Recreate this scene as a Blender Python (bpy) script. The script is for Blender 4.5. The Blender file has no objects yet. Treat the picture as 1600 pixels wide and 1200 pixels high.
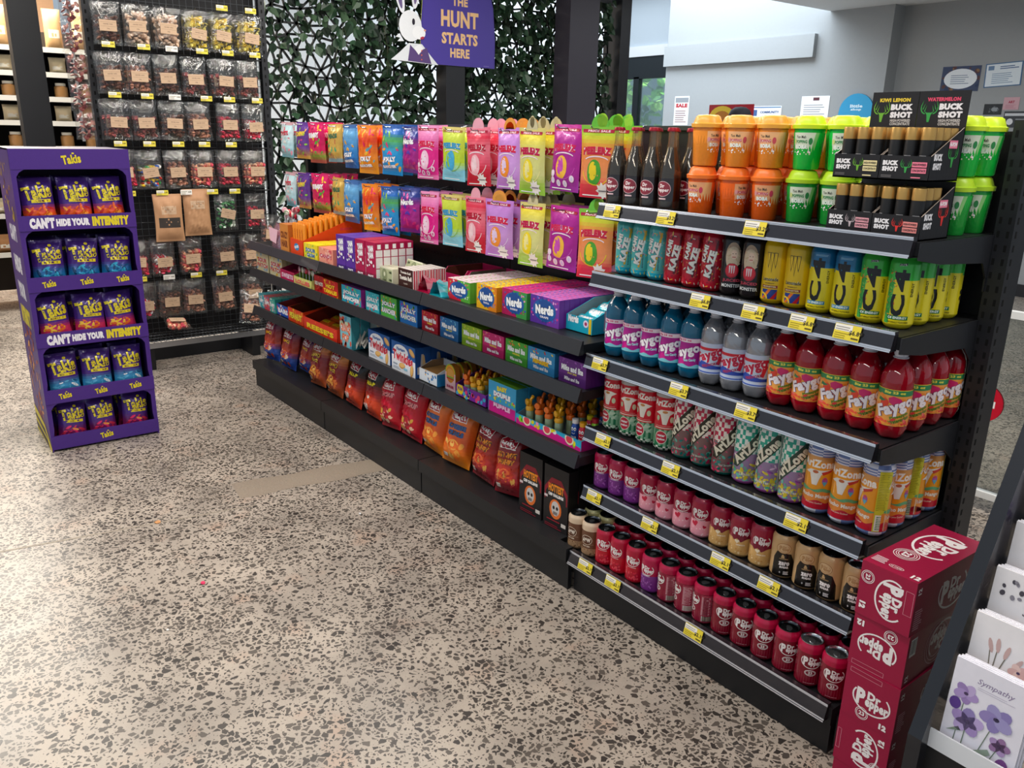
import bpy, math, random
from math import sin, cos, pi, sqrt
from mathutils import Vector, Matrix
from mathutils.geometry import tessellate_polygon, delaunay_2d_cdt
import numpy as np
random.seed(7)
SC = bpy.context.scene
COL = SC.collection
# ---------------------------------------------------------------- camera
cam_d = bpy.data.cameras.new('camera'); cam = bpy.data.objects.new('camera', cam_d); COL.objects.link(cam)
YAW, PIT, ROL = -0.914515, 0.294697, -0.0212093
fwd = Vector((sin(YAW)*cos(PIT), cos(YAW)*cos(PIT), -sin(PIT)))
right = Vector((cos(YAW), -sin(YAW), 0)); down = fwd.cross(right)
r2 = right*cos(ROL) + down*sin(ROL); d2 = -right*sin(ROL) + down*cos(ROL)
R = Matrix((r2, -d2, -fwd)).transposed()
cam.matrix_world = Matrix.Translation((0.855478, -1.628169, 1.438940)) @ R.to_4x4()
cam_d.sensor_width = 36; cam_d.lens = 1284.95/1600*36; cam_d.clip_start = .02; cam_d.clip_end = 100
SC.camera = cam
# ---------------------------------------------------------------- world, lights, exposure
w = bpy.data.worlds.new('world'); SC.world = w; w.use_nodes = True
wn = w.node_tree.nodes; wb = wn['Background']
wb.inputs[0].default_value = (.62, .74, .86, 1); wb.inputs[1].default_value = .55
SC.view_settings.view_transform = 'Standard'; SC.view_settings.look = 'None'
SC.view_settings.gamma = 1; SC.view_settings.use_curve_mapping = False
SC.view_settings.exposure = 0.14
try: SC.cycles.use_denoising = True
except Exception: pass
SC.cycles.max_bounces = 7; SC.cycles.transparent_max_bounces = 24; SC.cycles.caustics_reflective = False; SC.cycles.caustics_refractive = False
def area(name, loc, size, power, col=(1, .95, .88), rot=(0, 0, 0), spread=pi):
    l = bpy.data.lights.new(name, 'AREA'); l.shape = 'RECTANGLE'; l.size, l.size_y = size; l.energy = power; l.color = col; l.spread = spread
    o = bpy.data.objects.new(name, l); COL.objects.link(o); o.location = loc; o.rotation_euler = rot; return o
# ceiling tubes running along the aisle, and daylight from the front of the shop
area('ceiling_light_tube', (-1.3, -.9, 2.95), (3.4, .16), 50)
area('ceiling_light_tube', (-2.1, 1.2, 2.95), (3.8, .14), 78)
area('ceiling_light_tube', (1.2, .5, 2.95), (1.6, .16), 26)
area('ceiling_light_tube', (-4.3, -2.2, 2.95), (.16, 2.4), 40)
area('ceiling_light_tube', (.9, -2.9, 2.95), (3.2, .16), 36)
area('ceiling_light_tube', (-3.3, -.15, 2.95), (.16, 1.6), 26)
area('produce_hall_light', (-7.0, -1.0, 3.2), (2.2, 1.6), 300, (1, .93, .82))
area('daylight_panel', (-6.3, 6.0, 4.0), (3.2, 2.4), 260, (.80, .9, 1))
area('daylight_panel', (-2.6, 4.6, 2.72), (2.6, 1.6), 42, (.92, .96, 1))
area('daylight_panel', (-10, 8.2, 3.9), (2.5, 1.5), 60, (.85, .93, 1))
area('hedge_fill_light', (-10.6, 9.95, 4.05), (3.0, .4), 520, (1, .98, .9), (math.radians(35), 0, 0))  # added lamp that brightens the hedge, standing in for daylight outside
# ---------------------------------------------------------------- colour and materials
def lin(h):
    if isinstance(h, (tuple, list)): return tuple(h[:3])
    h = h.lstrip('#'); h = ''.join(c*2 for c in h) if len(h) == 3 else h; a = [int(h[i:i+2], 16)/255 for i in (0, 2, 4)]
    return tuple(c/12.92 if c <= .04045 else ((c+.055)/1.055)**2.4 for c in a)
def mixc(a, b, t):
    a, b = lin(a), lin(b); t = min(1, max(0, t)); return tuple(x*(1-t)+y*t for x, y in zip(a, b))
MATS = {}
def mat(name, col=None, rough=.5, metal=0, bump=0, bscale=60, coat=0, emit=None, trans=0, alpha=None, vary=0, spec=.5, ior=1.45):
    """principled material; col None = the print colours stored on the faces; light noise makes the surface uneven"""
    if name in MATS: return MATS[name]
    m = bpy.data.materials.new(name); m.use_nodes = True; nt = m.node_tree; N = nt.nodes; L = nt.links
    b = N['Principled BSDF']; b.inputs['Roughness'].default_value = rough; b.inputs['Metallic'].default_value = metal
    b.inputs['Coat Weight'].default_value = coat; b.inputs['Transmission Weight'].default_value = trans; b.inputs['IOR'].default_value = ior
    b.inputs['Specular IOR Level'].default_value = spec
    tc = N.new('ShaderNodeTexCoord'); nz = N.new('ShaderNodeTexNoise'); nz.inputs['Scale'].default_value = bscale; nz.inputs['Detail'].default_value = 3
    L.new(tc.outputs['Object'], nz.inputs['Vector'])
    if col is None:
        a = N.new('ShaderNodeAttribute'); a.attribute_name = 'Col'; src = a.outputs['Color']
    else:
        rgb = N.new('ShaderNodeRGB'); rgb.outputs[0].default_value = (*lin(col), 1); src = rgb.outputs[0]
    if vary:
        mr = N.new('ShaderNodeMapRange'); mr.inputs[3].default_value = 1-vary; mr.inputs[4].default_value = 1+vary; L.new(nz.outputs['Fac'], mr.inputs[0])
        mx = N.new('ShaderNodeVectorMath'); mx.operation = 'SCALE'; L.new(src, mx.inputs[0]); L.new(mr.outputs[0], mx.inputs['Scale']); src = mx.outputs[0]
    L.new(src, b.inputs['Base Color'])
    if bump:
        bp = N.new('ShaderNodeBump'); bp.inputs['Strength'].default_value = bump; bp.inputs['Distance'].default_value = .004
        L.new(nz.outputs['Fac'], bp.inputs['Height']); L.new(bp.outputs[0], b.inputs['Normal'])
    if emit: 
        L.new(src, b.inputs['Emission Color']); b.inputs['Emission Strength'].default_value = emit
    if alpha is not None: b.inputs['Alpha'].default_value = alpha
    MATS[name] = m; return m
def film(name, tint, opacity, rough=.08, bump=.8, bscale=45, glossy=.35):
    """thin clear plastic: mostly transparent, wrinkled, glossy where it catches a lamp"""
    if name in MATS: return MATS[name]
    m = bpy.data.materials.new(name); m.use_nodes = True; nt = m.node_tree; N = nt.nodes; L = nt.links
    N.remove(N['Principled BSDF']); out = N['Material Output']
    t = N.new('ShaderNodeBsdfTransparent'); t.inputs[0].default_value = (*lin(tint), 1)
    d = N.new('ShaderNodeBsdfDiffuse'); d.inputs[0].default_value = (*lin(tint), 1)
    g = N.new('ShaderNodeBsdfGlossy'); g.inputs['Roughness'].default_value = rough
    tc = N.new('ShaderNodeTexCoord'); nz = N.new('ShaderNodeTexNoise'); nz.inputs['Scale'].default_value = bscale; nz.inputs['Distortion'].default_value = 1.5
    bp = N.new('ShaderNodeBump'); bp.inputs['Strength'].default_value = bump; bp.inputs['Distance'].default_value = .006
    L.new(tc.outputs['Object'], nz.inputs['Vector']); L.new(nz.outputs['Fac'], bp.inputs['Height']); L.new(bp.outputs[0], g.inputs['Normal'])
    a = N.new('ShaderNodeMixShader'); a.inputs[0].default_value = opacity; L.new(t.outputs[0], a.inputs[1]); L.new(d.outputs[0], a.inputs[2])
    fr = N.new('ShaderNodeFresnel'); fr.inputs[0].default_value = 1.5; L.new(bp.outputs[0], fr.inputs['Normal'])
    mr = N.new('ShaderNodeMapRange'); mr.inputs[3].default_value = glossy*.35; mr.inputs[4].default_value = glossy*2.2; L.new(fr.outputs[0], mr.inputs[0])
    c = N.new('ShaderNodeMixShader'); L.new(mr.outputs[0], c.inputs[0]); L.new(a.outputs[0], c.inputs[1]); L.new(g.outputs[0], c.inputs[2])
    L.new(c.outputs[0], out.inputs[0]); MATS[name] = m; return m
M_can = mat('printed_aluminium', None, .25, .12, vary=.04, coat=.3)
M_card = mat('printed_cardboard', None, .42, 0, bump=.05, bscale=120, vary=.05)
M_foil = mat('printed_foil_bag', None, .27, .15, bump=.35, bscale=38, vary=.06, coat=.3)
M_paper = mat('printed_paper', None, .6, 0, vary=.04)
M_alu = mat('aluminium', '#b9bcc0', .3, .95, bump=.05)
M_black = mat('black_powder_coat', '#17181b', .45, 0, bump=.06, bscale=300, vary=.15)
M_dark = mat('dark_grey_metal', '#26272b', .4, .1, vary=.1)
M_rail = mat('dark_plastic_rail', '#3b3a40', .3, 0, coat=.3, vary=.08)
M_clear = film('clear_film', '#ffffff', .04, glossy=.5)
# ---------------------------------------------------------------- mesh builder
class MB:
    def __init__(s): s.v = []; s.n = []; s.f = []; s.c = []; s.m = []
    def poly(s, pts, col, mat=0, nrm=None):
        pts = [Vector(p) for p in pts]
        if nrm is None:
            n = Vector((0, 0, 0))
            for i in range(len(pts)):
                a, b = pts[i], pts[(i+1) % len(pts)]; n += Vector(((a.y-b.y)*(a.z+b.z), (a.z-b.z)*(a.x+b.x), (a.x-b.x)*(a.y+b.y)))
            if n.length < 1e-14: return
            n.normalize(); nrm = [n]*len(pts)
        k = len(s.v); s.v += pts; s.n += nrm; s.f.append(tuple(range(k, k+len(pts)))); s.c.append(lin(col)); s.m.append(mat)
    def box(s, a, b, col='#808080', mat=0, M=None, skip=''):
        x0, y0, z0 = a; x1, y1, z1 = b
        F = {'f': ((x0,y0,z0),(x1,y0,z0),(x1,y0,z1),(x0,y0,z1)), 'b': ((x1,y1,z0),(x0,y1,z0),(x0,y1,z1),(x1,y1,z1)),
             'l': ((x0,y1,z0),(x0,y0,z0),(x0,y0,z1),(x0,y1,z1)), 'r': ((x1,y0,z0),(x1,y1,z0),(x1,y1,z1),(x1,y0,z1)),
             't': ((x0,y0,z1),(x1,y0,z1),(x1,y1,z1),(x0,y1,z1)), 'u': ((x0,y1,z0),(x1,y1,z0),(x1,y0,z0),(x0,y0,z0))}
        for k, q in F.items():
            if k in skip: continue
            c = col.get(k, col.get('*')) if isinstance(col, dict) else col
            s.poly([M @ Vector(p) for p in q] if M else q, c, mat)
        return s
    def grid(s, nodes, colf, mat=0, us=None, vs=None, art=None, amat=None, off=.00025, step=.00006, flip=False):
        """nodes[i][j] positions on a us x vs grid; art is cut along the grid so it lies on the surface"""
        nu, nv = len(nodes), len(nodes[0]); nr = [[None]*nv for _ in range(nu)]
        wrap = (nodes[0][0]-nodes[-1][0]).length < 1e-6 and (nodes[0][-1]-nodes[-1][-1]).length < 1e-6
        for i in range(nu):
            for j in range(nv):
                ia, ib = (i-1, i+1)
                if wrap: ia = (i-1) % (nu-1) if i else nu-2; ib = (i+1) if i < nu-1 else 1
                else: ia = max(ia, 0); ib = min(ib, nu-1)
                a = nodes[ib][j]-nodes[ia][j]; b = nodes[i][min(j+1, nv-1)]-nodes[i][max(j-1, 0)]
                n = a.cross(b)
                if n.length < 1e-13: n = Vector((0, 0, 1)) if j else Vector((0, 0, -1))
                n.normalize(); nr[i][j] = -n if flip else n
        for i in range(nu-1):
            for j in range(nv-1):
                q = [(i, j), (i+1, j), (i+1, j+1), (i, j+1)]
                if flip: q = q[::-1]
                c = colf((us[i]+us[i+1])/2, (vs[j]+vs[j+1])/2) if us else colf(i, j)
                s.poly([nodes[a][b] for a, b in q], c, mat, [nr[a][b] for a, b in q])
        if art:
            am = mat if amat is None else amat
            for li, (poly, col) in enumerate(art.tris()):
                o = off + step*min(art.lay[li], 14)
                for (i, j, pc) in cut(poly, us, vs):
                    P = []; Nn = []
                    for (u, v) in pc:
                        a = (u-us[i])/(us[i+1]-us[i]); b = (v-vs[j])/(vs[j+1]-vs[j])
                        p = (nodes[i][j]*(1-a)+nodes[i+1][j]*a)*(1-b)+(nodes[i][j+1]*(1-a)+nodes[i+1][j+1]*a)*b
                        n = (nr[i][j]*(1-a)+nr[i+1][j]*a)*(1-b)+(nr[i][j+1]*(1-a)+nr[i+1][j+1]*a)*b; n.normalize()
                        P.append(p+n*o); Nn.append(n)
                    s.poly(P, col, am, Nn)
        return s
    def lathe(s, prof, seg=24, col='#808080', mat=0, M=None, angf=None):
        """prof: (r, z[, colour]) from the bottom up; sharp corners kept"""
        for k in range(len(prof)-1):
            (ra, za), (rb, zb) = prof[k][:2], prof[k+1][:2]; c = prof[k][2] if len(prof[k]) > 2 else col
            dn = Vector((zb-za, ra-rb)); 
            if dn.length < 1e-9: continue
            dn.normalize()
            def nn(k2):
                if k2 < 0 or k2 >= len(prof)-1: return dn
                (a, b), (c_, d) = prof[k2][:2], prof[k2+1][:2]; e = Vector((d-b, a-c_))
                if e.length < 1e-9: return dn
                e.normalize(); return (dn+e).normalized() if dn.dot(e) > .72 else dn
            na, nb = nn(k-1), nn(k+1)
            for i in range(seg):
                t0, t1 = 2*pi*i/seg, 2*pi*(i+1)/seg; P = []; Nn = []
                for r, z, t, n in ((ra, za, t0, na), (ra, za, t1, na), (rb, zb, t1, nb), (rb, zb, t0, nb)):
                    q = Vector((r*sin(t), -r*cos(t), z)); m = Vector((n.x*sin(t), -n.x*cos(t), n.y))
                    P.append(M @ q if M else q); Nn.append((M.to_3x3() @ m).normalized() if M else m)
                if ra < 1e-7: P, Nn = P[1:], Nn[1:]
                elif rb < 1e-7: P, Nn = P[:3], Nn[:3]
                s.poly(P, c, mat, Nn)
        return s
    def tube(s, pts, r, seg=8, col='#808080', mat=0):
        pts = [Vector(p) for p in pts]; fr = []
        for i, p in enumerate(pts):
            d = (pts[min(i+1, len(pts)-1)]-pts[max(i-1, 0)]).normalized(); up = Vector((0, 0, 1)) if abs(d.z) < .9 else Vector((1, 0, 0))
            a = d.cross(up).normalized(); fr.append((p, a, a.cross(d)))
        for i in range(len(pts)-1):
            for k in range(seg):
                P = []; Nn = []
                for (q, t) in ((i, k), (i, k+1), (i+1, k+1), (i+1, k)):
                    p, a, b = fr[q]; n = a*cos(2*pi*t/seg)+b*sin(2*pi*t/seg); P.append(p+n*r); Nn.append(n)
                s.poly(P[::-1], col, mat, Nn[::-1])
        for e, sg in ((0, 1), (-1, -1)):
            p, a, b = fr[e]; ring = [p+(a*cos(2*pi*t/seg)+b*sin(2*pi*t/seg))*r for t in range(seg)]; s.poly(ring[::sg], col, mat)
        return s
    def art(s, art, O, U, V, mat=0, off=.0003, step=.00008, clip=None):
        O, U, V = Vector(O), Vector(U), Vector(V); n = U.cross(V).normalized()
        for li, (poly, col) in enumerate(art.tris()):
            o = off + step*min(art.lay[li], 14)
            if clip:
                got = list(cut(poly, [clip[0], clip[2]], [clip[1], clip[3]]))
                if not got: continue
                poly = got[0][2]
            s.poly([O+U*p[0]+V*p[1]+n*o for p in poly], col, mat, [n]*len(poly))
        return s
    def mesh(s, name, mats):
        me = bpy.data.meshes.new(name); me.from_pydata([tuple(v) for v in s.v], [], s.f)
        ca = me.color_attributes.new('Col', 'FLOAT_COLOR', 'CORNER')
        lens = [len(f) for f in s.f]; arr = np.ones((sum(lens), 4), dtype=np.float32)
        if s.f: arr[:, :3] = np.repeat(np.array(s.c, dtype=np.float32), lens, axis=0); ca.data.foreach_set('color', arr.ravel())
        for m in (mats if isinstance(mats, (list, tuple)) else [mats]): me.materials.append(m)
        me.polygons.foreach_set('material_index', s.m)
        me.polygons.foreach_set('use_smooth', [True]*len(s.f))
        if s.v: me.normals_split_custom_set_from_vertices([tuple(n) for n in s.n])
        me.update(); return me
def cut(poly, us, vs):
    """cut a convex polygon in (u, v) into the cells of a grid"""
    def clip(P, ax, lo, hi):
        for sgn, val in ((1, lo), (-1, hi)):
            out = []
            for k in range(len(P)):
                a, b = P[k], P[(k+1) % len(P)]; da, db = sgn*(a[ax]-val), sgn*(b[ax]-val)
                if da >= 0: out.append(a)
                if (da > 0 and db < 0) or (da < 0 and db > 0):
                    t = da/(da-db); out.append((a[0]+(b[0]-a[0])*t, a[1]+(b[1]-a[1])*t))
            P = out
            if len(P) < 3: return []
        return P
    import bisect
    u0, u1 = min(p[0] for p in poly), max(p[0] for p in poly); v0, v1 = min(p[1] for p in poly), max(p[1] for p in poly)
    ia = max(0, bisect.bisect_right(us, u0)-1); ib = min(len(us)-2, bisect.bisect_left(us, u1)-1)
    ja = max(0, bisect.bisect_right(vs, v0)-1); jb = min(len(vs)-2, bisect.bisect_left(vs, v1)-1)
    for i in range(ia, ib+1):
        P = clip(poly, 0, us[i], us[i+1])
        if not P: continue
        for j in range(ja, jb+1):
            Q = clip(P, 1, vs[j], vs[j+1])
            if Q: yield i, j, Q
# ---------------------------------------------------------------- flat artwork (lettering and shapes) in metres
_tc = {}
def glyphs(txt, bold, res):
    k = (txt, bold, res)
    if k not in _tc:
        c = bpy.data.curves.new('t', 'FONT'); c.body = txt; c.size = 1; c.resolution_u = res; c.offset = bold; c.fill_mode = 'FRONT'
        c.space_character = 1+bold*1.6
        o = bpy.data.objects.new('t', c); me = o.to_mesh(); V = [(v.co.x, v.co.y) for v in me.vertices]
        T = [[V[i] for i in p.vertices] for p in me.polygons]; o.to_mesh_clear(); bpy.data.objects.remove(o); bpy.data.curves.remove(c)
        xs = [v[0] for v in V] or [0, 1]; ys = [v[1] for v in V] or [0, 1]
        _tc[k] = (T, min(xs), max(xs), min(ys), max(ys))
    return _tc[k]
class Art:
    def __init__(s): s.t = []; s.lay = []; s.L = 0
    def tris(s): return s.t
    def _add(s, polys, col):
        c = lin(col)
        for p in polys:
            if sum(p[i-1][0]*p[i][1]-p[i][0]*p[i-1][1] for i in range(len(p))) < 0: p = p[::-1]
            s.t.append((p, c)); s.lay.append(s.L)
        s.L += 1; return s
    def poly(s, pts, col):
        T = tessellate_polygon([[Vector((p[0], p[1], 0)) for p in pts]]); out = []
        for a, b, c in T:
            A, B, C_ = pts[a], pts[b], pts[c]
            if (B[0]-A[0])*(C_[1]-A[1])-(B[1]-A[1])*(C_[0]-A[0]) < 0: B, C_ = C_, B
            out.append([A, B, C_])
        return s._add(out, col)
    def rect(s, x0, y0, x1, y1, col): return s._add([[(x0, y0), (x1, y0), (x1, y1), (x0, y1)]], col)
    def rects(s, L, col): return s._add([[(a, b), (c, b), (c, d), (a, d)] for a, b, c, d in L], col)
    def ell(s, cx, cy, rx, ry, col, n=18, rot=0):
        return s._add([[(cx+rx*cos(t)*cos(rot)-ry*sin(t)*sin(rot), cy+rx*cos(t)*sin(rot)+ry*sin(t)*cos(rot)) for t in [2*pi*i/n for i in range(n)]]], col)
    def ring(s, cx, cy, rx, ry, w, col, a0=0, a1=2*pi, n=24, rot=0, w2=None):
        out = []; w2 = w if w2 is None else w2
        for i in range(n):
            q = []
            for t, k in ((i, 0), (i+1, 0), (i+1, 1), (i, 1)):
                a = a0+(a1-a0)*t/n; ww = w+(w2-w)*t/n; X = (rx-ww*(1-k))*cos(a); Y = (ry-ww*(1-k))*sin(a)
                q.append((cx+X*cos(rot)-Y*sin(rot), cy+X*sin(rot)+Y*cos(rot)))
            out.append(q)
        return s._add(out, col)
    def text(s, txt, cx, cy, col, w=None, h=None, bold=.02, shear=0, rot=0, res=2, arc=0, out=None, ow=.05):
        """centred on (cx, cy); w and h fit the lettering; shear slants it, arc bends it, out = outline colour"""
        if out is not None:
            s.text(txt, cx, cy, out, w, h, bold+ow, shear, rot, 1, arc, None)
        T, x0, x1, y0, y1 = glyphs(txt, bold, res); W, H = x1-x0, y1-y0
        if out is None and False: pass
        kx = (w/W) if w else None; ky = (h/H) if h else None
        if kx is None: kx = ky
        if ky is None: ky = kx
        mx, my = (x0+x1)/2, (y0+y1)/2; P = []
        for t in T:
            q = []
            for x, y in t:
                X, Y = (x-mx)*kx, (y-my)*ky; Y += X*X*arc; X, Y = X+Y*shear, Y
                q.append((cx+X*cos(rot)-Y*sin(rot), cy+X*sin(rot)+Y*cos(rot)))
            P.append(q)
        return s._add(P, col)
    def lines(s, x0, y0, x1, y1, n, col, fill=.4, seed=1, jag=.3):
        rn = random.Random(seed); L = []; dy = (y1-y0)/n
        for i in range(n):
            e = x1-(x1-x0)*jag*rn.random(); L.append((x0, y0+dy*i, e, y0+dy*(i+fill)))
        return s.rects(L, col)
    def bars(s, x0, y0, x1, y1, col='#111111', bg='#f4f4f0', n=13):
        s.rect(x0, y0, x1, y1, bg); w = (x1-x0); rn = random.Random(3); x = x0+w*.06; L = []
        while x < x1-w*.08:
            d = w*rn.choice((.02, .03, .05)); L.append((x, y0+(y1-y0)*.12, x+d, y1-(y1-y0)*.08)); x += d+w*rn.choice((.02, .035, .05))
        return s.rects(L, col)
    def burst(s, cx, cy, r0, r1, n, col, rot=0):
        return s.poly([(cx+(r1 if i % 2 else r0)*cos(rot+pi*i/n), cy+(r1 if i % 2 else r0)*sin(rot+pi*i/n)) for i in range(2*n)], col)
    def heart(s, cx, cy, r, col, rot=0):
        pts = []
        for i in range(20):
            t = 2*pi*i/20; x = 16*sin(t)**3/17*r; y = (13*cos(t)-5*cos(2*t)-2*cos(3*t)-cos(4*t))/17*r
            pts.append((cx+x*cos(rot)-y*sin(rot), cy+x*sin(rot)+y*cos(rot)))
        return s.poly(pts, col)
    def blobs(s, x0, y0, x1, y1, n, r0, r1, cols, seed=1, asp=.8, k=8):
        rn = random.Random(seed); by = {}
        for i in range(n):
            cx, cy, r, a = rn.uniform(x0, x1), rn.uniform(y0, y1), rn.uniform(r0, r1), rn.uniform(0, 3)
            by.setdefault(rn.choice(cols), []).append([(cx+r*cos(t)*cos(a)-r*asp*sin(t)*sin(a), cy+r*cos(t)*sin(a)+r*asp*sin(t)*cos(a)) for t in [2*pi*q/k for q in range(k)]])
        for c, P in by.items(): s._add(P, c)
        return s
    def wave(s, x0, x1, yb, yt, amp, per, col, n=16, ph=0):
        top = [(x0+(x1-x0)*i/n, yt+amp*sin(ph+2*pi*(x1-x0)*i/n/per)) for i in range(n+1)]
        return s._add([[(top[i][0], yb), (top[i+1][0], yb), top[i+1], top[i]] for i in range(n)], col)
# ---------------------------------------------------------------- linking
_cache = {}
def obj(name, mb, mats, parent=None, loc=None, rot=None, kind=None, label=None, cat=None, group=None):
    me = mb if isinstance(mb, bpy.types.Mesh) else mb.mesh(name, mats)
    o = bpy.data.objects.new(name, me); COL.objects.link(o)
    if parent: o.parent = parent
    if loc is not None: o.location = loc
    if rot is not None: o.rotation_euler = (0, 0, rot) if isinstance(rot, (int, float)) else rot
    for k, v in (('kind', kind), ('label', label), ('category', cat), ('group', group)):
        if v: o[k] = v
    return o
def empty(name, loc, rot=0, label=None, cat=None, group=None):
    o = bpy.data.objects.new(name, None); COL.objects.link(o); o.location = loc; o.rotation_euler = (0, 0, rot) if isinstance(rot, (int, float)) else rot; o.empty_display_size = .05
    for k, v in (('label', label), ('category', cat), ('group', group)):
        if v: o[k] = v
    return o
class Proto:
    """a finished thing kept as meshes: name of the thing, its own mesh (or None) and its parts [(name, mesh, [sub-parts])]"""
    def __init__(s, name, cat, body, parts=()): s.name, s.cat, s.body, s.parts = name, cat, body, parts; s.first = None
    def put(s, loc, rot, label, group=None, scale=None):
        if s.first is None:
            o = bpy.data.objects.new(s.name, s.body); COL.objects.link(o); ch = []
            for n, me, sub in s.parts:
                c = bpy.data.objects.new(n, me); COL.objects.link(c); c.parent = o; ch.append((c, []))
                for n2, me2, *_ in sub:
                    d = bpy.data.objects.new(n2, me2); COL.objects.link(d); d.parent = c; ch[-1][1].append(d)
            s.first = (o, ch)
        else:
            o = s.first[0].copy(); COL.objects.link(o)
            for c0, sub in s.first[1]:
                c = c0.copy(); COL.objects.link(c); c.parent = o
                for d0 in sub: d = d0.copy(); COL.objects.link(d); d.parent = c
            if 'group' in o: del o['group']
        o.location = (loc[0], loc[1], loc[2]+.0005); o.rotation_euler = (0, 0, rot) if isinstance(rot, (int, float)) else rot
        if scale: o.scale = scale if isinstance(scale, tuple) else (scale,)*3
        o['label'] = label; o['category'] = s.cat
        if group: o['group'] = group
        return o
ORD = 'first second third fourth fifth sixth seventh eighth ninth tenth eleventh twelfth thirteenth fourteenth fifteenth sixteenth seventeenth eighteenth nineteenth twentieth'.split()
# ================================================================ THE SETTING
def floor_mat():
    m = bpy.data.materials.new('ground_concrete_aggregate'); m.use_nodes = True; nt = m.node_tree; N = nt.nodes; L = nt.links; b = N['Principled BSDF']
    def nd(t, **k):
        n = N.new(t)
        for a, v in k.items(): setattr(n, a, v)
        return n
    def math_(op, a, b_=None, c=None):
        n = nd('ShaderNodeMath', operation=op)
        for i, v in enumerate((a, b_, c)):
            if v is None: continue
            if isinstance(v, (int, float)): n.inputs[i].default_value = v
            else: L.new(v, n.inputs[i])
        return n.outputs[0]
    tc = nd('ShaderNodeTexCoord'); wn_ = nd('ShaderNodeTexNoise'); wn_.inputs['Scale'].default_value = 38; wn_.inputs['Detail'].default_value = 2
    L.new(tc.outputs['Object'], wn_.inputs['Vector'])
    ad = nd('ShaderNodeVectorMath', operation='SUBTRACT'); ad.inputs[1].default_value = (.5, .5, .5); L.new(wn_.outputs['Color'], ad.inputs[0])
    sc_ = nd('ShaderNodeVectorMath', operation='SCALE'); sc_.inputs['Scale'].default_value = .012; L.new(ad.outputs[0], sc_.inputs[0])
    co = nd('ShaderNodeVectorMath', operation='ADD'); L.new(tc.outputs['Object'], co.inputs[0]); L.new(sc_.outputs[0], co.inputs[1])
    big = nd('ShaderNodeTexNoise'); big.inputs['Scale'].default_value = 1.7; big.inputs['Detail'].default_value = 3; L.new(tc.outputs['Object'], big.inputs['Vector'])
    dens = math_('MULTIPLY_ADD', big.outputs['Fac'], 1.6, .0)
    def stones(scale, gap, off):
        mp = nd('ShaderNodeMapping'); mp.inputs['Location'].default_value = (off, off*2, 0); mp.inputs['Scale'].default_value = (1, 1, 0); L.new(co.outputs[0], mp.inputs[0])
        e = nd('ShaderNodeTexVoronoi', feature='DISTANCE_TO_EDGE'); e.inputs['Scale'].default_value = scale; L.new(mp.outputs[0], e.inputs['Vector'])
        f = nd('ShaderNodeTexVoronoi', feature='F1'); f.inputs['Scale'].default_value = scale; L.new(mp.outputs[0], f.inputs['Vector'])
        sp = nd('ShaderNodeSeparateColor'); L.new(f.outputs['Color'], sp.inputs[0])
        g = math_('MULTIPLY_ADD', sp.outputs[1], gap*1.6, gap*.45)
        ins = math_('GREATER_THAN', e.outputs['Distance'], g)
        keep = math_('LESS_THAN', sp.outputs[0], dens)
        return math_('MULTIPLY', ins, keep), sp.outputs[2]
    s1, c1 = stones(57, .14, 0); s2, c2 = stones(100, .19, 3.3)
    s = math_('MAXIMUM', s1, s2)
    cr = nd('ShaderNodeValToRGB'); cr.color_ramp.elements[0].color = (*lin('#332e2b'), 1); cr.color_ramp.elements[1].color = (*lin('#5a524b'), 1); L.new(c1, cr.inputs[0])
    fine = nd('ShaderNodeTexNoise'); fine.inputs['Scale'].default_value = 260; fine.inputs['Detail'].default_value = 2; L.new(tc.outputs['Object'], fine.inputs['Vector'])
    mid = nd('ShaderNodeTexNoise'); mid.inputs['Scale'].default_value = 4.5; mid.inputs['Detail'].default_value = 4; L.new(tc.outputs['Object'], mid.inputs['Vector'])
    base = nd('ShaderNodeValToRGB'); base.color_ramp.elements[0].position = .3; base.color_ramp.elements[0].color = (*lin('#8b8279'), 1); base.color_ramp.elements[1].position = .7; base.color_ramp.elements[1].color = (*lin('#b9ac9e'), 1)
    mm = math_('ADD', math_('MULTIPLY', mid.outputs['Fac'], .75), math_('MULTIPLY', fine.outputs['Fac'], .25)); L.new(mm, base.inputs[0])
    warm = nd('ShaderNodeTexNoise'); warm.inputs['Scale'].default_value = 7; L.new(tc.outputs['Object'], warm.inputs['Vector'])
    wm = math_('MULTIPLY', math_('GREATER_THAN', warm.outputs['Fac'], .0), math_('SMOOTH_MAX', math_('MULTIPLY_ADD', warm.outputs['Fac'], 3.2, -1.9), 0, .1))
    mx0 = nd('ShaderNodeMix', data_type='RGBA'); L.new(wm, mx0.inputs[0]); L.new(base.outputs[0], mx0.inputs[6]); mx0.inputs[7].default_value = (*lin('#b3937e'), 1)
    mx = nd('ShaderNodeMix', data_type='RGBA'); L.new(s, mx.inputs[0]); L.new(mx0.outputs[2], mx.inputs[6]); L.new(cr.outputs[0], mx.inputs[7])
    L.new(mx.outputs[2], b.inputs['Base Color']); 
    rr = math_('MULTIPLY_ADD', mid.outputs['Fac'], .3, .22); L.new(rr, b.inputs['Roughness']); b.inputs['Specular IOR Level'].default_value = .4
    return m
mb = MB(); mb.poly([(-15, -5, 0), (5, -5, 0), (5, 12, 0), (-15, 12, 0)], '#a09080'); obj('floor', mb, floor_mat(), kind='structure')
M_patch = mat('patched_mortar', '#988a7a', .5, bump=.2, bscale=220, vary=.28)
mb = MB(); a, b_, n_ = Vector((-2.32, -.62, .0)), Vector((-2.16, .6, 0)), 14
ax = (b_-a).normalized(); sx = Vector((ax.y, -ax.x, 0))
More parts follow.
